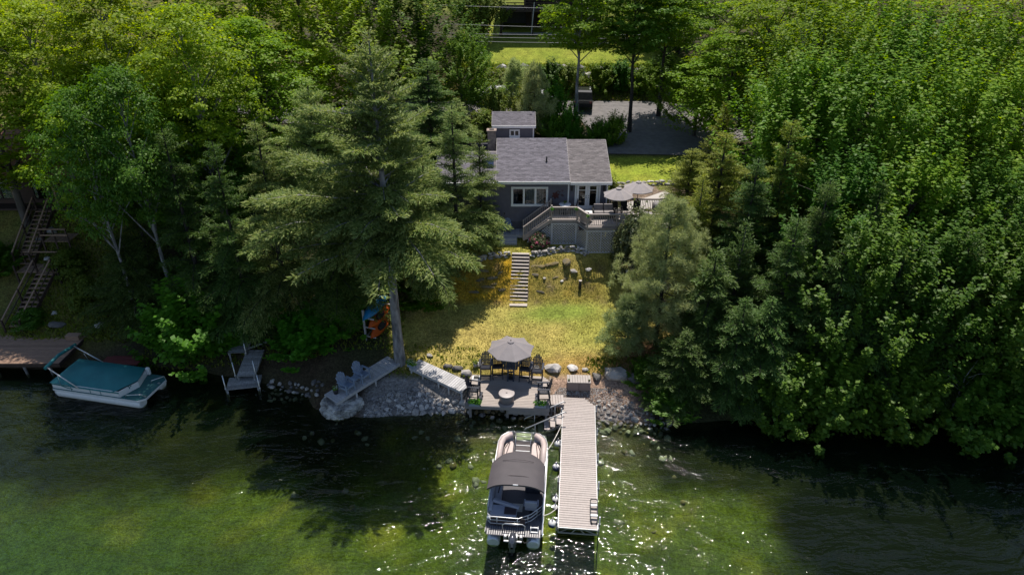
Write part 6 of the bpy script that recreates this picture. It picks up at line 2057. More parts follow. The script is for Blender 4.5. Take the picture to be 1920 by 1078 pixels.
def leafy(seed, H_, Rm, base, nc, per, style, m, bark, leaf=.24, csize=.75, trunk_r=.2, lean=(0, 0), limbs=26, shape='round'):
    rng = np.random.default_rng(seed)
    zn = rng.beta(1.25, 1.15, nc)
    th = rng.uniform(0, 2 * np.pi, nc)
    if shape == 'round': prof = np.power(np.clip(np.sin(np.pi * np.clip(zn * .88 + .10, 0, 1)), 0, 1), .62)
    elif shape == 'dome': prof = np.power(np.clip(1 - zn ** 2.2, 0, 1), .5)
    else: prof = np.power(np.clip(1 - zn, 0, 1), .65) * .9 + .1
    lob = 1 + .28 * np.sin(3 * th + seed) * np.cos(4 * zn * 3 + seed) + .14 * np.sin(5 * th + seed * 2.1 + 6 * zn)
    rr = Rm * prof * lob * rng.uniform(0, 1, nc) ** .38
    C = np.stack([rr * np.cos(th), rr * np.sin(th), base + (H_ - base) * zn], 1)
    C[:, 0] += lean[0] * C[:, 2]; C[:, 1] += lean[1] * C[:, 2]
    N = nc * per
    ci = np.repeat(np.arange(nc), per)
    S = csize * rng.uniform(.6, 1.45, nc)
    off = rng.normal(0, .5, (N, 3))
    off = off / np.maximum(1, np.linalg.norm(off, axis=1, keepdims=True) / 1.15)
    out = unit(np.stack([C[:, 0], C[:, 1], (C[:, 2] - base - (H_ - base) * .35) * .6], 1))
    if style == 'layer':
        off[:, 2] *= .30
        off[:, 2] -= .18 * (off[:, 0] ** 2 + off[:, 1] ** 2)
    elif style == 'spire':
        ax = unit(out[ci] * .55 + np.array([0, 0, 1.0]) + rng.normal(0, .18, (nc, 3))[ci])
        k = np.sum(off * ax, 1, keepdims=True)
        off = (off - k * ax) * (.36 - .10 * k) + ax * k * 2.0
    else:
        off[:, 2] *= .75
    P = C[ci] + off * S[ci][:, None]
    up = {'layer': 1.25, 'spire': 1.0, 'ball': 1.0}[style]
    nrm = unit(np.array([0, 0, up]) + out[ci] * .35 + unit(off) * .35 + rng.normal(0, .36, (N, 3)))
    a = unit(np.cross(nrm, rng.normal(0, 1, (N, 3))))
    b = np.cross(nrm, a)
    l = leaf * rng.uniform(.45, 1.6, (N, 1))
    crown = blade_mesh('crown', P - a * l * .5, a * l, b * l * .36, m)
    # trunk and limbs
    mb = MB()
    top = base + (H_ - base) * .72
    tp = [(0, 0, -.6)]
    for k in range(1, 7):
        z = top * k / 6
        tp.append((lean[0] * z + rng.normal(0, .06) * (k > 1), lean[1] * z + rng.normal(0, .06) * (k > 1), z))
    mb.tube(tp, [trunk_r * 1.25] + [trunk_r * (1 - .13 * k) for k in range(1, 7)], 9, cap=False)
    tr = mb.mesh('trunk', bark)
    idx = rng.choice(nc, min(limbs, nc), replace=False)
    limb = []
    for i in idx:
        c = C[i]
        z0 = max(base * .75, c[2] - rng.uniform(.5, 1.0) * math.hypot(c[0] - lean[0] * c[2], c[1] - lean[1] * c[2]) - .4)
        z0 = min(z0, top * .97)
        p0 = np.array([lean[0] * z0, lean[1] * z0, z0])
        pm = p0 + (c - p0) * .5 + np.array([0, 0, .12 * np.linalg.norm(c - p0)]) + rng.normal(0, .12, 3)
        r0 = trunk_r * .42 * (1 - .5 * z0 / max(top, .1))
        limb.append(MB().tube([p0, pm, c], [r0, r0 * .6, r0 * .2], 5, cap=False))
    al = MB()
    for q in limb: al.add(q.v, q.f, 0, True)
    lm = al.mesh('limbs', bark)
    return dict(H=H_, R=Rm, parts=[('trunk', tr, bark), ('limbs', lm, bark), ('crown', crown, m)])

def conifer(seed, H_, Rm, base, nbr, m, bark, spray=(.26, .032), droop=.5, trunk_r=.22, dens=1.3, taper=.8, up0=.25, irregular=.35, twig=.34, lean=(0, 0), side=0.0):
    rng = np.random.default_rng(seed)
    P, U, V = [], [], []
    mb = MB(); lm = MB()
    zs = base + (H_ - base) * (np.sort(rng.uniform(0, 1, nbr)) ** 1.08)
    ga = rng.uniform(0, 6.28)
    lobes = rng.uniform(0, 6.28, 4)
    for i, z in enumerate(zs):
        q = (z - base) / (H_ - base)
        ga += 2.399 + rng.normal(0, .25)
        L_ = Rm * ((1 - q) ** taper * (.55 + .45 * min(1, q / .12 + .4)) + .03) * rng.uniform(1 - irregular, 1 + irregular * .5)
        L_ *= 1 + .16 * math.sin(2 * ga + lobes[0] + 5 * q)
        L_ *= 1 - side * math.cos(ga)
        L_ = max(L_, .25)
        d = np.array([math.cos(ga), math.sin(ga), 0.0]); s = np.array([-d[1], d[0], 0.0])
        u0 = up0 + .35 * q + rng.normal(0, .10); dr = droop * (1 - .5 * q) * rng.uniform(.7, 1.3)
        def pos(t): return np.array([lean[0] * z, lean[1] * z, z]) + d * (L_ * t) + np.array([0, 0, L_ * (u0 * t - dr * t * t)])
        r0 = .014 + .014 * L_
        if L_ > .9:
            lm.tube([pos(0), pos(.35), pos(.7), pos(.97)], [r0, r0 * .7, r0 * .4, r0 * .15], 4, cap=False)
        nt_ = max(3, int(L_ * 7.0 * dens))
        ts = np.linspace(.10 if q < .5 else .03, 1.0, nt_)
        for t in ts:
            p = pos(t)
            tg = unit(d * L_ + np.array([0, 0, L_ * (u0 - 2 * dr * t)]))
            tl = L_ * twig * (1.08 - t) ** .7 * rng.uniform(.6, 1.25) + .12
            for sd in (-1, 1):
                dirn = unit(s * sd * .8 + tg * .75 + np.array([0, 0, rng.normal(-.05, .12)]))
                m_ = max(2, int(tl / .085 * dens))
                w = (np.arange(m_) + rng.uniform(0, 1)) / m_
                q0 = p + dirn * (tl * w)[:, None] + np.array([0, 0, -1.0]) * (.30 * droop * tl * w ** 2)[:, None]
                fan = unit(dirn + rng.normal(0, .42, (m_, 3)) + np.array([0, 0, -.22 * droop]))
                ln = spray[0] * rng.uniform(.6, 1.3, (m_, 1)) * (1 if L_ > .8 else .8)
                nr = unit(np.array([0, 0, 1.0]) + rng.normal(0, .4, (m_, 3)))
                bb = unit(np.cross(nr, fan))
                P.append(q0); U.append(fan * ln); V.append(bb * spray[1] * rng.uniform(.7, 1.3, (m_, 1)))
    P, U, V = map(np.concatenate, (P, U, V))
    crown = blade_mesh('crown', P, U, V, m, .45)
    n = 8
    mb.tube([(lean[0] * H_ * k / n, lean[1] * H_ * k / n, H_ * .98 * k / n - (.6 if k == 0 else 0)) for k in range(n + 1)], [trunk_r * (1.2 if k == 0 else 1) * (1 - .92 * k / n) + .015 for k in range(n + 1)], 9, cap=False)
    return dict(H=H_, R=Rm, n=len(P), parts=[('trunk', mb.mesh('trunk', bark), bark), ('limbs', lm.mesh('limbs', bark), bark), ('crown', crown, m)])

def soft_pine(seed, H_, Rm, base, nbr, m, bark, trunk_r=.16):
    rng = np.random.default_rng(seed)
    P, U, V = [], [], []
    lm, mb = MB(), MB()
    zs = np.linspace(base, H_ * .97, nbr)
    ga = 0
    for z in zs:
        q = (z - base) / (H_ - base)
        ga += 2.399 + rng.normal(0, .3)
        L_ = Rm * ((1 - q) ** .75 + .06) * rng.uniform(.55, 1.15) * (.7 + .3 * min(1, q / .15))
        d = np.array([math.cos(ga), math.sin(ga), 0.0])
        def pos(t): return np.array([0, 0, z]) + d * (L_ * t) + np.array([0, 0, L_ * (.12 * t + .16 * t * t)])
        lm.tube([pos(0), pos(.5), pos(1)], [.035, .022, .008], 5, cap=False)
        for t in np.linspace(.35, 1.0, max(3, int(L_ * 3.2))):
            for _ in range(2):
                side = np.array([-d[1], d[0], 0]) * rng.normal(0, .34) * L_ * (1.1 - t * .6)
                c = pos(t) + side + np.array([0, 0, rng.normal(.06, .14)])
                lm.tube([pos(max(0, t - .18)), c], [.012, .005], 3, cap=False)
                n = 95
                v = unit(rng.normal(0, 1, (n, 3)) + d * .55 + np.array([0, 0, .45]))
                rad = rng.uniform(0, 1, (n, 1)) ** .6
                P.append(c + v * rad * .22); U.append(unit(v + rng.normal(0, .25, (n, 3))) * rng.uniform(.16, .30, (n, 1)))
                nn = unit(rng.normal(0, 1, (n, 3)))
                V.append(unit(np.cross(nn, v)) * .014)
    P, U, V = map(np.concatenate, (P, U, V))
    mb.tube([(0, 0, H_ * .98 * k / 6 - (.5 if k == 0 else 0)) for k in range(7)], [trunk_r * (1 - .9 * k / 6) + .015 for k in range(7)], 8, cap=False)
    return dict(H=H_, R=Rm, n=len(P), parts=[('trunk', mb.mesh('trunk', bark), bark), ('limbs', lm.mesh('limbs', bark), bark), ('crown', blade_mesh('crown', P, U, V, m, .3), m)])

BK, GB, BB, DBK = MAT['bark'], MAT['greybark'], MAT['birch'], MAT['darkbark']
KIND = dict(
    crownA=leafy(7, 18, 5.4, 8.2, 280, 84, 'layer', LEAF['yellow'], GB, .22, 1.0, .28),
    crownB=leafy(8, 15, 5.2, 3.0, 320, 88, 'spire', LEAF['mid'], BK, .22, .95, .30),
    mapleA=leafy(1, 18, 5.6, 4.0, 300, 84, 'layer', LEAF['yellow'], BK, .22, .95, .26),
    mapleB=leafy(2, 17, 5.2, 3.2, 300, 88, 'spire', LEAF['mid'], BK, .22, .88, .24),
    mapleC=leafy(3, 14, 4.6, 2.2, 250, 88, 'spire', LEAF['mid'], BK, .21, .84, .2),
    mapleD=leafy(4, 12, 4.2, 1.2, 260, 84, 'spire', LEAF['deep'], DBK, .20, .78, .18),
    tallA=leafy(5, 19, 4.6, 10.0, 330, 66, 'layer', LEAF['mid'], GB, .24, .8, .24),
    birch=leafy(6, 14, 4.2, 5.0, 240, 70, 'layer', LEAF['mid'], BB, .23, .85, .17, (.10, 0)),
    hemA=conifer(11, 19, 5.6, 7.4, 150, LEAF['hemlock'], GB, trunk_r=.33, taper=.9, irregular=.62, droop=.36, dens=1.5, side=.2, up0=.42),
    hemB=conifer(12, 15, 4.2, 1.6, 120, LEAF['hemlock'], DBK, trunk_r=.24, taper=.8, irregular=.42, droop=.42),
    hemC=conifer(13, 10, 3.2, .6, 140, LEAF['hemdark'], DBK, trunk_r=.18, taper=.8, irregular=.35),
    cedar=conifer(14, 9, 2.4, .3, 150, LEAF['cedar'], BK, trunk_r=.15, taper=.85, droop=.3, up0=.5, irregular=.3),
    pine=soft_pine(15, 10.5, 4.0, 1.8, 62, LEAF['pine'], DBK),
    pineS=soft_pine(16, 5.0, 1.9, .8, 40, LEAF['pine'], DBK, .09),
    bushA=leafy(21, 3.4, 1.9, .1, 110, 84, 'spire', LEAF['bush'], DBK, .19, .55, .06, limbs=14, shape='dome'),
    bushB=leafy(22, 2.4, 1.5, .05, 80, 80, 'layer', LEAF['grassy'], DBK, .17, .5, .05, limbs=10, shape='dome'),
    hydra=leafy(23, 2.2, 1.7, .05, 90, 80, 'ball', LEAF['hydra'], DBK, .17, .45, .05, limbs=10, shape='dome'),
    willow=leafy(24, 8, 3.6, 1.6, 220, 80, 'spire', LEAF['willow'], BK, .26, .8, .22),
)

def tree(name, kind, label, X, Y, h, r, rz=0.0, cat='tree', group=None, leaf=None, bark=None, z=None, tilt=(0, 0), parts=None):
    K = KIND[kind]
    root = thing(name, label, cat, (X, Y, (gz(X, Y) if z is None else z)), rz, group)
    root.rotation_euler = Euler((tilt[0], tilt[1], rz))
    s = r / K['R']
    root.scale = (s, s, h / K['H'])
    for nm, me, m in K['parts']:
        if parts and nm not in parts: continue
        o = bpy.data.objects.new(nm, me); link(o, root)
        alt = leaf if nm == 'crown' else bark
        if alt is not None:
            o.material_slots[0].link = 'OBJECT'
            o.material_slots[0].material = LEAF[alt] if nm == 'crown' else MAT[alt]
        if nm == 'limbs' : o.name = 'limb'
    return root

def top(name, kind, label, px, py, Y, r, rz=0.0, **k):
    """place a tree by where its tip stands in the photograph and how far away it grows"""
    p = at_y(px, py, Y)
    h = max(1.2, p.z - gz(p.x, Y))
    return tree(name, kind, label, p.x, Y, h, r, rz, **k)

T = top
# -- the left wood
T('maple_tree', 'crownA', 'yellow green maple filling the top left corner', 30, 0, 46, 3.9, 1)
T('maple_tree', 'crownA', 'yellow green maple with a forked pale trunk at the upper left', 165, -40, 46.5, 4.0, 2.2, bark='greybark')
T('maple_tree', 'crownA', 'broad sunny maple between the rust roof and the big hemlock at the upper left', 330, 10, 45, 3.9, 3.1)
T('maple_tree', 'mapleA', 'sunny maple at the top edge left of the tall hemlock', 455, 30, 50, 5.0, 4.0)
T('maple_tree', 'mapleA', 'pale green maple at the top left edge in the second row', 110, -80, 55, 6.0, .2)
T('maple_tree', 'mapleA', 'pale green maple at the top edge above the rust roof', 290, -90, 57, 6.0, 1.2)
T('maple_tree', 'mapleA', 'yellow green maple at the top edge above the dark hemlock', 450, -80, 60, 6.0, 5.2)
T('maple_tree', 'mapleB', 'dark green maple behind and left of the tallest hemlock tip', 545, -90, 60, 6.2, .4, leaf='yellow')
T('maple_tree', 'mapleC', 'deep green maple directly behind the tallest hemlock tip', 660, -70, 66, 6.4, 1.7, leaf='mid')
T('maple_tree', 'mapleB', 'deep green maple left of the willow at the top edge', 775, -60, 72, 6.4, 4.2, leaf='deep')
T('maple_tree', 'mapleA', 'yellow green maple in the second row at the far left edge', -90, 40, 46, 6.0, 5.0)
T('maple_tree', 'crownA', 'maple with low sunny sprays beside the white birch', 205, 125, 39.5, 2.9, .8, leaf='deep')
T('maple_tree', 'mapleC', 'green maple right of the rust red cabin roof', 300, 150, 49, 5.0, 2.6, leaf='mid')
T('maple_tree', 'crownA', 'airy yellow green maple over the bow of the covered boat', 125, 165, 38.8, 2.5, 2.8, leaf='deep')
T('birch_tree', 'birch', 'leaning white birch on the mossy bank by the cabin', 130, 165, 42.5, 2.9, R(190), leaf='yellow')
T('birch_tree', 'birch', 'grey trunked birch leaning left behind the cabin roof', 230, 110, 47.5, 4.2, R(170), leaf='yellow')
T('maple_tree', 'mapleD', 'dark shaded maple between the birches and the black hemlocks', 350, 230, 45.5, 4.4, 1.1)
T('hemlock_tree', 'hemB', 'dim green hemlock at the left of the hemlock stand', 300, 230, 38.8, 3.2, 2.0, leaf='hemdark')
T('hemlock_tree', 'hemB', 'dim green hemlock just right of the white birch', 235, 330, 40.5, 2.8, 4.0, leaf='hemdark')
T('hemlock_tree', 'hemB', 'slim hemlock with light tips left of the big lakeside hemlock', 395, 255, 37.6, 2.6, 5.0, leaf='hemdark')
T('hemlock_tree', 'hemB', 'hemlock with olive tips left of the big lakeside hemlock', 475, 215, 38.6, 3.2, .5)
T('hemlock_tree', 'hemA', 'tall hemlock behind the left side of the big lakeside hemlock', 575, 150, 40.0, 4.2, 1.9, bark='darkbark')
T('hemlock_tree', 'hemA', 'tallest big hemlock at the shore with a bare grey trunk', 690, 62, 34.6, 5.4, 0.0)
T('hemlock_tree', 'hemB', 'hemlock whose right boughs brush the left end of the cottage roof', 846, 190, 42.6, 3.2, 3.3)
T('hemlock_tree', 'hemB', 'small hemlock brushing the left wall of the cottage', 898, 238, 45.0, 2.1, .9)
T('hemlock_tree', 'hemB', 'hemlock between the big lakeside hemlock and the cottage hemlock', 790, 270, 40.5, 3.0, 1.3)
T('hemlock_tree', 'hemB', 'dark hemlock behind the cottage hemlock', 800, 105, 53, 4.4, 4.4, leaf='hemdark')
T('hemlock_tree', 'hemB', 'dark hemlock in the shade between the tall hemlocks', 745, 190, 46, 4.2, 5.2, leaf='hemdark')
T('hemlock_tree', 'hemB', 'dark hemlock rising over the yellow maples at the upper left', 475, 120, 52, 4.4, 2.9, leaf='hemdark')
T('hemlock_tree', 'hemC', 'low dark hemlock above the covered boat', 225, 440, 39.5, 3.2, 1.5)
T('hemlock_tree', 'hemC', 'shaded hemlock behind the small old dock', 420, 420, 38.5, 3.4, .2)
T('hemlock_tree', 'hemC', 'shaded hemlock above the kayak rack', 620, 430, 38.0, 3.2, 3.9)
T('maple_tree', 'mapleC', 'bright green maple left of the road above the shed', 862, 75, 66, 3.6, 2.0)
T('hemlock_tree', 'hemC', 'small olive hemlock between the road and the left end of the cottage', 855, 185, 57, 2.6, .9, leaf='hemlock')
# -- shore bushes on the left
T('shore_bush', 'bushA', 'large bright green bush overhanging the water right of the covered boat', 340, 560, 36.6, 2.9, .3, cat='bush', leaf='bush')
T('shore_bush', 'bushA', 'green bush between the old dock and the rock tip', 575, 600, 36.4, 2.3, 1.4, cat='bush', leaf='bush')
T('shore_bush', 'bushA', 'green bush just left of the kayak rack', 640, 560, 37.6, 1.9, 2.4, cat='bush', leaf='bush')
T('shore_bush', 'bushA', 'dark bush right of the big hemlock trunk', 800, 545, 39.6, 1.6, 4.0, cat='bush', leaf='deep')
T('shore_bush', 'bushA', 'dark bush behind the kayaks in the shade', 700, 545, 40.0, 1.8, 5.0, cat='bush', leaf='deep')
T('shore_bush', 'bushB', 'low weedy bush on the cabin bank', 118, 470, 42.5, 1.2, 1.0, cat='bush')
T('shore_bush', 'bushB', 'pale green bush beside the birch foot', 150, 520, 40.5, 1.1, 2.0, cat='bush')
T('shore_bush', 'bushB', 'low bush behind the brown shore deck', 60, 605, 38.9, .9, 3.0, cat='bush', leaf='deep')
T('shore_bush', 'bushA', 'dark bush left of the cabin stairs', -15, 470, 43, 1.8, 3.0, cat='bush', leaf='deep')
# -- behind the cottage
T('tall_maple', 'tallA', 'maple with a bare grey trunk standing in front of the log house', 1094, -60, 63.5, 3.6, .5, leaf='mid')
T('tall_maple', 'tallA', 'dark trunked leaning maple beside the driveway', 1205, -50, 63.0, 3.8, 2.0, leaf='deep', bark='darkbark', tilt=(0, .05))
T('tall_maple', 'tallA', 'maple shading the driveway bend at the right', 1262, -50, 66.5, 4.0, 1.1, leaf='mid', bark='darkbark')
T('maple_tree', 'mapleD', 'dark leafy tree right of the log house at the top edge', 1290, -70, 80, 5.0, 1.0)
T('maple_tree', 'mapleD', 'dark tree filling the top behind the leaning maple', 1215, -60, 86, 4.6, 3.0)
T('willow_tree', 'willow', 'weeping willow left of the log house at the top edge', 893, -25, 84.0, 3.0, .4)
T('young_pine', 'pineS', 'bluish young pine right of the shed', 1003, 128, 61.0, 1.9, .2)
T('young_pine', 'pineS', 'second bluish young pine behind the silver car', 965, 118, 66.5, 1.8, 1.5)
for k, (px, py, Y, r, lf, kd, lb) in enumerate((
    (985, 178, 62.5, 1.4, 'grassy', 'bushA', 'yellow green shrub in front of the silver cars'),
    (1045, 168, 63.0, 1.4, 'bush', 'bushA', 'green shrub between the young pine and the black car'),
    (1072, 212, 60.6, 1.3, 'bush', 'bushA', 'dark shrub at the foot of the bare grey trunk'),
    (1122, 232, 59.8, 1.4, 'bush', 'bushA', 'green shrub right of the bare grey trunk'),
    (1152, 222, 60.2, 1.2, 'mid', 'bushA', 'dark shrub on the near edge of the driveway'),
    (1030, 222, 60.0, 1.2, 'bush', 'bushA', 'green shrub right beside the shed wall'),
    (930, 172, 64.0, 1.4, 'grassy', 'bushA', 'yellow green shrub at the left end of the silver car'),
    (905, 205, 60.5, 1.3, 'grassy', 'bushB', 'low yellow shrub left of the shed'),
    (900, 130, 73.0, 1.7, 'grassy', 'bushA', 'light green bush on the left part of the boulder bank'),
    (940, 128, 73.5, 1.5, 'grassy', 'bushB', 'yellow green bush below the boulder wall left of centre'),
    (985, 132, 73.6, 1.6, 'mid', 'bushA', 'green bush below the middle of the boulder wall'),
    (1035, 122, 73.8, 1.6, 'deep', 'bushA', 'dark bush below the boulder wall near the bare trunk'),
    (1070, 128, 73.2, 1.5, 'grassy', 'bushA', 'light green bush on the bank just left of the bare trunk'),
    (1130, 125, 73.4, 1.8, 'mid', 'bushA', 'green bush on the bank between the two trunks'),
    (1165, 120, 73.8, 1.7, 'deep', 'bushA', 'dark bush on the bank left of the leaning trunk'),
    (1215, 130, 73.0, 1.8, 'mid', 'bushA', 'green bush on the bank right of the leaning trunk'),
    (895, 95, 75.6, 1.3, 'bush', 'bushA', 'green bush at the left edge of the top lawn'),
    (1250, 110, 74.0, 2.0, 'deep', 'bushA', 'dark bush at the right end of the boulder bank'))):
    T('shrub', kd, lb, px, py, Y, r, k * 1.1, cat='shrub', leaf=lf)
# -- plants by the deck
p = at(1013, 452, 4.5)
az_ = tree('azalea_bush', 'hydra', 'pink flowering azalea below the deck stairs', 1.95, 44.55, 1.0, .72, 0, cat='bush', leaf='hydra')
mb = MB(); rnd = random.Random(4)
for _ in range(34):
    d = Vector((rnd.gauss(0, 1), rnd.gauss(0, 1), abs(rnd.gauss(0, .8)) + .15)).normalized()
    leaf_cluster(mb, (d.x * 1.65, d.y * 1.65, .3 + d.z * 1.75), .34, 26, rnd, .2)
o = mb.build('blossoms', MAT['petal'], az_)
hy = T('hydrangea_bush', 'hydra', 'hydrangea with pale and rusty blooms at the right end of the deck skirt', 1205, 400, 42.2, 1.65, .5, cat='bush')
mb = MB()
for _ in range(60):
    d = Vector((rnd.gauss(0, 1), rnd.gauss(0, 1), abs(rnd.gauss(0, 1)) + .2)).normalized()
    leaf_cluster(mb, (d.x * 1.45, d.y * 1.45, .2 + d.z * 1.85), .12, 16, rnd, .12, rnd.randrange(2))
mb.build('blossoms', [MAT['petalr'], MAT['petalw']], hy)
T('deck_shrub', 'bushA', 'small bright shrub between the cottage corner and the front deck umbrella', 1150, 345, 48.2, .8, .5, cat='shrub', leaf='grassy')
T('deck_shrub', 'hydra', 'white flowering shrub below the front rail of the deck', 1175, 425, 42.8, 1.0, 1.5, cat='shrub')
# -- the right wood
T('white_pine', 'pine', 'soft bluish white pine at the right edge of the lawn', 1262, 372, 36.2, 3.7, .6)
T('white_pine', 'pineS', 'small bluish pine bough low at the lawn edge below the white pine', 1185, 560, 35.2, 1.9, 2.2)
T('hemlock_tree', 'hemB', 'olive hemlock with sunny tips behind the white pine', 1365, 240, 41.5, 3.6, .3, leaf='cedar')
T('hemlock_tree', 'hemB', 'olive hemlock right of the lawn beyond the cottage', 1300, 275, 46.0, 3.0, 1.8, leaf='cedar')
T('cedar_tree', 'cedar', 'slender yellow green young cedar by the driveway edge', 1362, 195, 52.0, 1.8, 2.7)
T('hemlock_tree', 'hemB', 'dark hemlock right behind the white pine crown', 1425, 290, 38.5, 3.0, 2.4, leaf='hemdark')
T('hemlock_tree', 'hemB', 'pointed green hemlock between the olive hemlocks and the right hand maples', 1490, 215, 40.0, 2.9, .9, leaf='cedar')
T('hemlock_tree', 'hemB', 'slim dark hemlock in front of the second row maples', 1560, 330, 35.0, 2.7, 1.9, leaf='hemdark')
T('cedar_tree', 'cedar', 'narrow green cedar left of the dark hemlock on the right shore', 1400, 420, 35.5, 2.2, 4.0, leaf='hemdark')
T('cedar_tree', 'cedar', 'narrow olive cedar above the white pine top', 1320, 330, 40.0, 2.0, 4.6)
T('hemlock_tree', 'hemC', 'dark hemlock at the shore right of the white pine trunk', 1345, 470, 34.0, 3.2, 3.5)
T('hemlock_tree', 'hemC', 'dark hemlock leaning over the water near the dock stones', 1290, 620, 31.8, 2.4, 4.6)
T('hemlock_tree', 'hemC', 'shaded hemlock over the water in the middle of the right shore', 1450, 560, 32.0, 3.0, .7)
T('hemlock_tree', 'hemB', 'dark tall hemlock in the middle of the right shore', 1500, 400, 34.0, 3.0, 5.1, leaf='hemdark')
for args in (
    ('crownB', 'broad maple with upright sprays in the middle of the right wood', 1640, 125, 43, 5.2, .2, None),
    ('mapleB', 'maple with upright sprays left of the broad maple in the right wood', 1515, 120, 45, 4.6, 1.3, None),
    ('crownB', 'maple with upright sprays right of the broad maple in the right wood', 1800, 130, 43, 5.0, 2.5, None),
    ('mapleB', 'maple with upright sprays at the right edge of the picture', 1945, 150, 42, 4.8, 3.7, None),
    ('mapleA', 'sunny light green maple beyond the driveway at the right', 1385, 60, 58, 4.8, 4.4, 'yellow'),
    ('crownB', 'light green maple behind the broad maple in the right wood', 1560, 35, 50, 5.2, 5.3, None),
    ('crownB', 'light green maple two crowns right of the young cedar', 1720, 25, 50, 5.2, .6, None),
    ('crownB', 'light green maple near the right edge in the third row', 1880, 30, 49, 5.2, 1.9, None),
    ('mapleA', 'sunny yellow maple at the top above the driveway trees', 1470, -30, 58, 5.2, 2.2, 'yellow'),
    ('mapleB', 'maple at the top edge above the broad maple of the right wood', 1640, -50, 57, 5.4, 3.0, 'yellow'),
    ('mapleA', 'yellow green maple left of the top right corner', 1800, -50, 57, 5.4, 4.1, 'yellow'),
    ('mapleA', 'yellow green maple in the top right corner', 1950, -60, 56, 5.4, 5.0, 'yellow'),
    ('mapleA', 'light green maple at the top right of the driveway', 1400, -60, 74, 5.6, 2.9, 'yellow'),
    ('mapleC', 'maple filling the top between the driveway trees and the right wood', 1560, -110, 66, 5.6, .4, 'yellow'),
    ('mapleC', 'green maple at the driveway edge behind the olive hemlock', 1320, 110, 62, 3.8, 3.3, None),
    ('mapleC', 'mid green maple in the second row below the broad maple', 1590, 310, 37.5, 4.0, .9, 'deep'),  # darker leaf stands in for shade from the taller rows behind
    ('mapleC', 'mid green maple in the second row right of centre in the right wood', 1735, 300, 37.5, 4.2, 2.1, None),
    ('mapleC', 'mid green maple in the second row at the right edge', 1885, 330, 36.5, 4.2, 3.2, 'deep'),  # shade of the rows behind put into the leaf colour here too
    ('mapleD', 'dark maple overhanging the water below the broad maple', 1640, 430, 33.4, 3.9, 4.1, None),
    ('mapleD', 'dark maple overhanging the water in the right quarter', 1775, 440, 33.2, 3.9, 5.5, None),
    ('mapleD', 'dark maple overhanging the water at the right edge', 1905, 450, 32.4, 3.9, .1, None)):
    kd, lb, px, py, Y, r, rz, lf = args
    T('maple_tree', kd, lb, px, py, Y, r, rz, leaf=lf)
for px, py, Y, r, lb in (
    (1600, 440, 32.6, 2.9, 'dark drooping hemlock over the water below the broad maple'),
    (1700, 470, 32.4, 2.8, 'dark drooping hemlock over the water in the right quarter'),
    (1830, 430, 32.6, 3.0, 'dark drooping hemlock over the water left of the right edge'),
    (1400, 560, 31.8, 2.6, 'dark hemlock at the waterline right of the dock stones'),
    (1450, 340, 39.5, 2.8, 'pointed dark hemlock behind the right shore hemlocks'),
    (1660, 330, 35.5, 2.7, 'pointed dark hemlock in front of the second row maples at the right')):
    T('hemlock_tree', 'hemC' if py > 400 else 'hemB', lb, px, py, Y, r, px * .7, leaf='hemdark')
T('shore_bush', 'bushA', 'dark green bush above the stones right of the storage box', 1222, 690, 33.0, 1.3, .8, cat='bush', leaf='deep')
T('shore_bush', 'bushA', 'dark green bush dipping into the water below the right hand maples', 1570, 690, 30.4, 2.4, 1.2, cat='bush', leaf='deep')
T('shore_bush', 'bushA', 'dark green bush at the water between hemlock and maple on the right shore', 1480, 700, 30.6, 2.0, 2.3, cat='bush', leaf='deep')
T('shore_bush', 'bushA', 'dark green bush at the waterline in the right quarter', 1700, 700, 30.4, 2.4, 3.4, cat='bush', leaf='deep')
T('shore_bush', 'bushA', 'dark green bush at the waterline near the right edge', 1840, 710, 30.0, 2.4, 4.5, cat='bush', leaf='deep')
T('shore_bush', 'bushA', 'green bush at the water by the stones right of the dock', 1255, 740, 31.0, 1.3, 5.6, cat='bush', leaf='deep')

T('maple_tree', 'mapleD', 'dark maple over the water just beyond the right edge', 2020, 430, 31.6, 4.0, 2.2)
T('shore_bush', 'bushA', 'dark green bush at the waterline on the right edge', 1950, 700, 29.8, 2.6, 1.0, cat='bush', leaf='deep')
T('dead_tree', 'mapleD', 'bare grey dead tree leaning over the water on the right shore', 1825, 668, 30.2, 1.9, .8, bark='greybark', parts=('trunk', 'limbs'))
T('dead_tree', 'mapleB', 'bare grey dead branches standing out of the crowns at the top right', 1525, -15, 50.5, 2.6, 1.7, bark='greybark', parts=('trunk', 'limbs'))

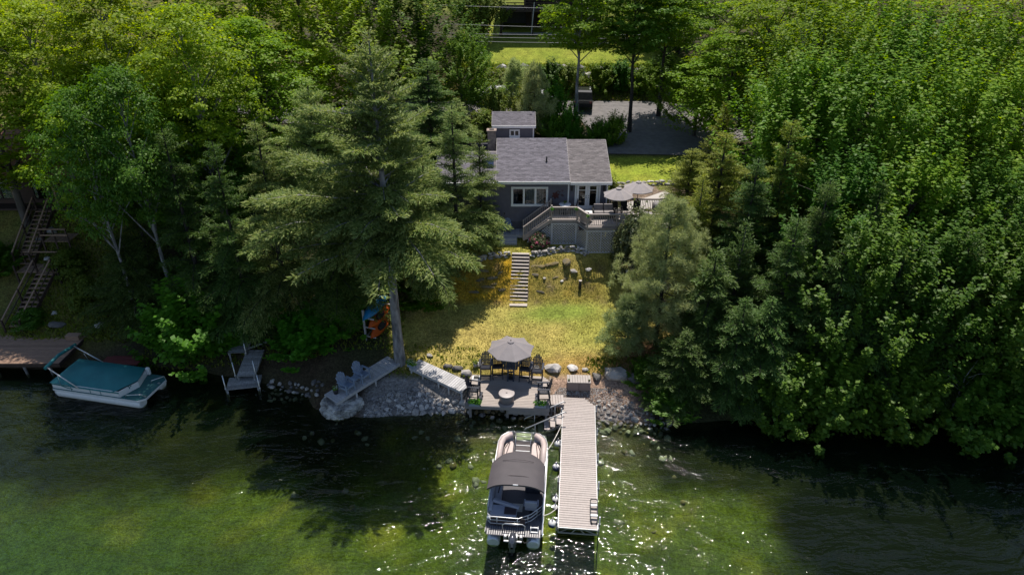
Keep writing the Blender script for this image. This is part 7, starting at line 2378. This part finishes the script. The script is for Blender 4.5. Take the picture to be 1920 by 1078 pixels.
# weeds and tufts on the lawn edges and banks
def tufts():
    rng = np.random.default_rng(5)
    P = []
    def put(n, x0, x1, y0, y1): 
        P.append(np.stack([rng.uniform(x0, x1, n), rng.uniform(y0, y1, n)], 1))
    put(9000, -34, -25, 37.5, 46.5); put(5000, -6, 16, 75.6, 77.0); put(7000, -8, 18, 71, 75); put(500, 4.5, 9, 33.6, 35); put(500, -8, -2, 33.4, 36)
    put(9000, -24, -7, 35.5, 44); put(4000, -3.5, 6, 40.6, 43.4); put(3000, -4, 3.5, 43.7, 46.2)
    P = np.concatenate(P); z = ground(P[:, 0], P[:, 1]); n = len(P)
    P = np.concatenate([P, z[:, None] - .02], 1)
    small = ((P[:, 0] > -4.2) & (P[:, 0] < 7) & (P[:, 1] > 40) & (P[:, 1] < 47))
    k = np.where(small, .4, 1.0)[:, None]
    U = unit(np.array([0, 0, .8]) + rng.normal(0, .5, (n, 3))) * rng.uniform(.12, .34, (n, 1)) * k
    V = unit(np.cross(U, rng.normal(0, 1, (n, 3)))) * rng.uniform(.03, .07, (n, 1)) * k
    n = 42000
    x, y = rng.uniform(-7, 10, n), rng.uniform(33.6, 46.4, n)
    d = rng.uniform(0, 1, n) < (.35 + .5 * (noise2(x, y, 1.7, 3.0) > 0)) * (1 - np.exp(-(((x - 3.2) / 3.6) ** 2 + ((y - 39.7) / 1.3) ** 2)))
    x, y = x[d], y[d]; n = len(x)
    Q = np.stack([x, y, ground(x, y) - .01], 1)
    u = unit(np.array([0, 0, 1.0]) + rng.normal(0, .6, (n, 3))) * rng.uniform(.05, .12, (n, 1))
    w = unit(np.cross(u, rng.normal(0, 1, (n, 3)))) * rng.uniform(.012, .03, (n, 1))
    tag(link(bpy.data.objects.new('grass', blade_mesh('grass', Q, u, w, LEAF['dry'], .4))), 'dry grass blades on the lawn', kind='stuff')
    o = link(bpy.data.objects.new('weeds', blade_mesh('weeds', P, U, V, LEAF['grassy'], .4)))
    tag(o, 'weeds and ground cover on the banks', kind='stuff')
tufts()
print('triangles of tree masters:', {k: len(v['parts'][2][1].polygons) * 2 for k, v in KIND.items()})
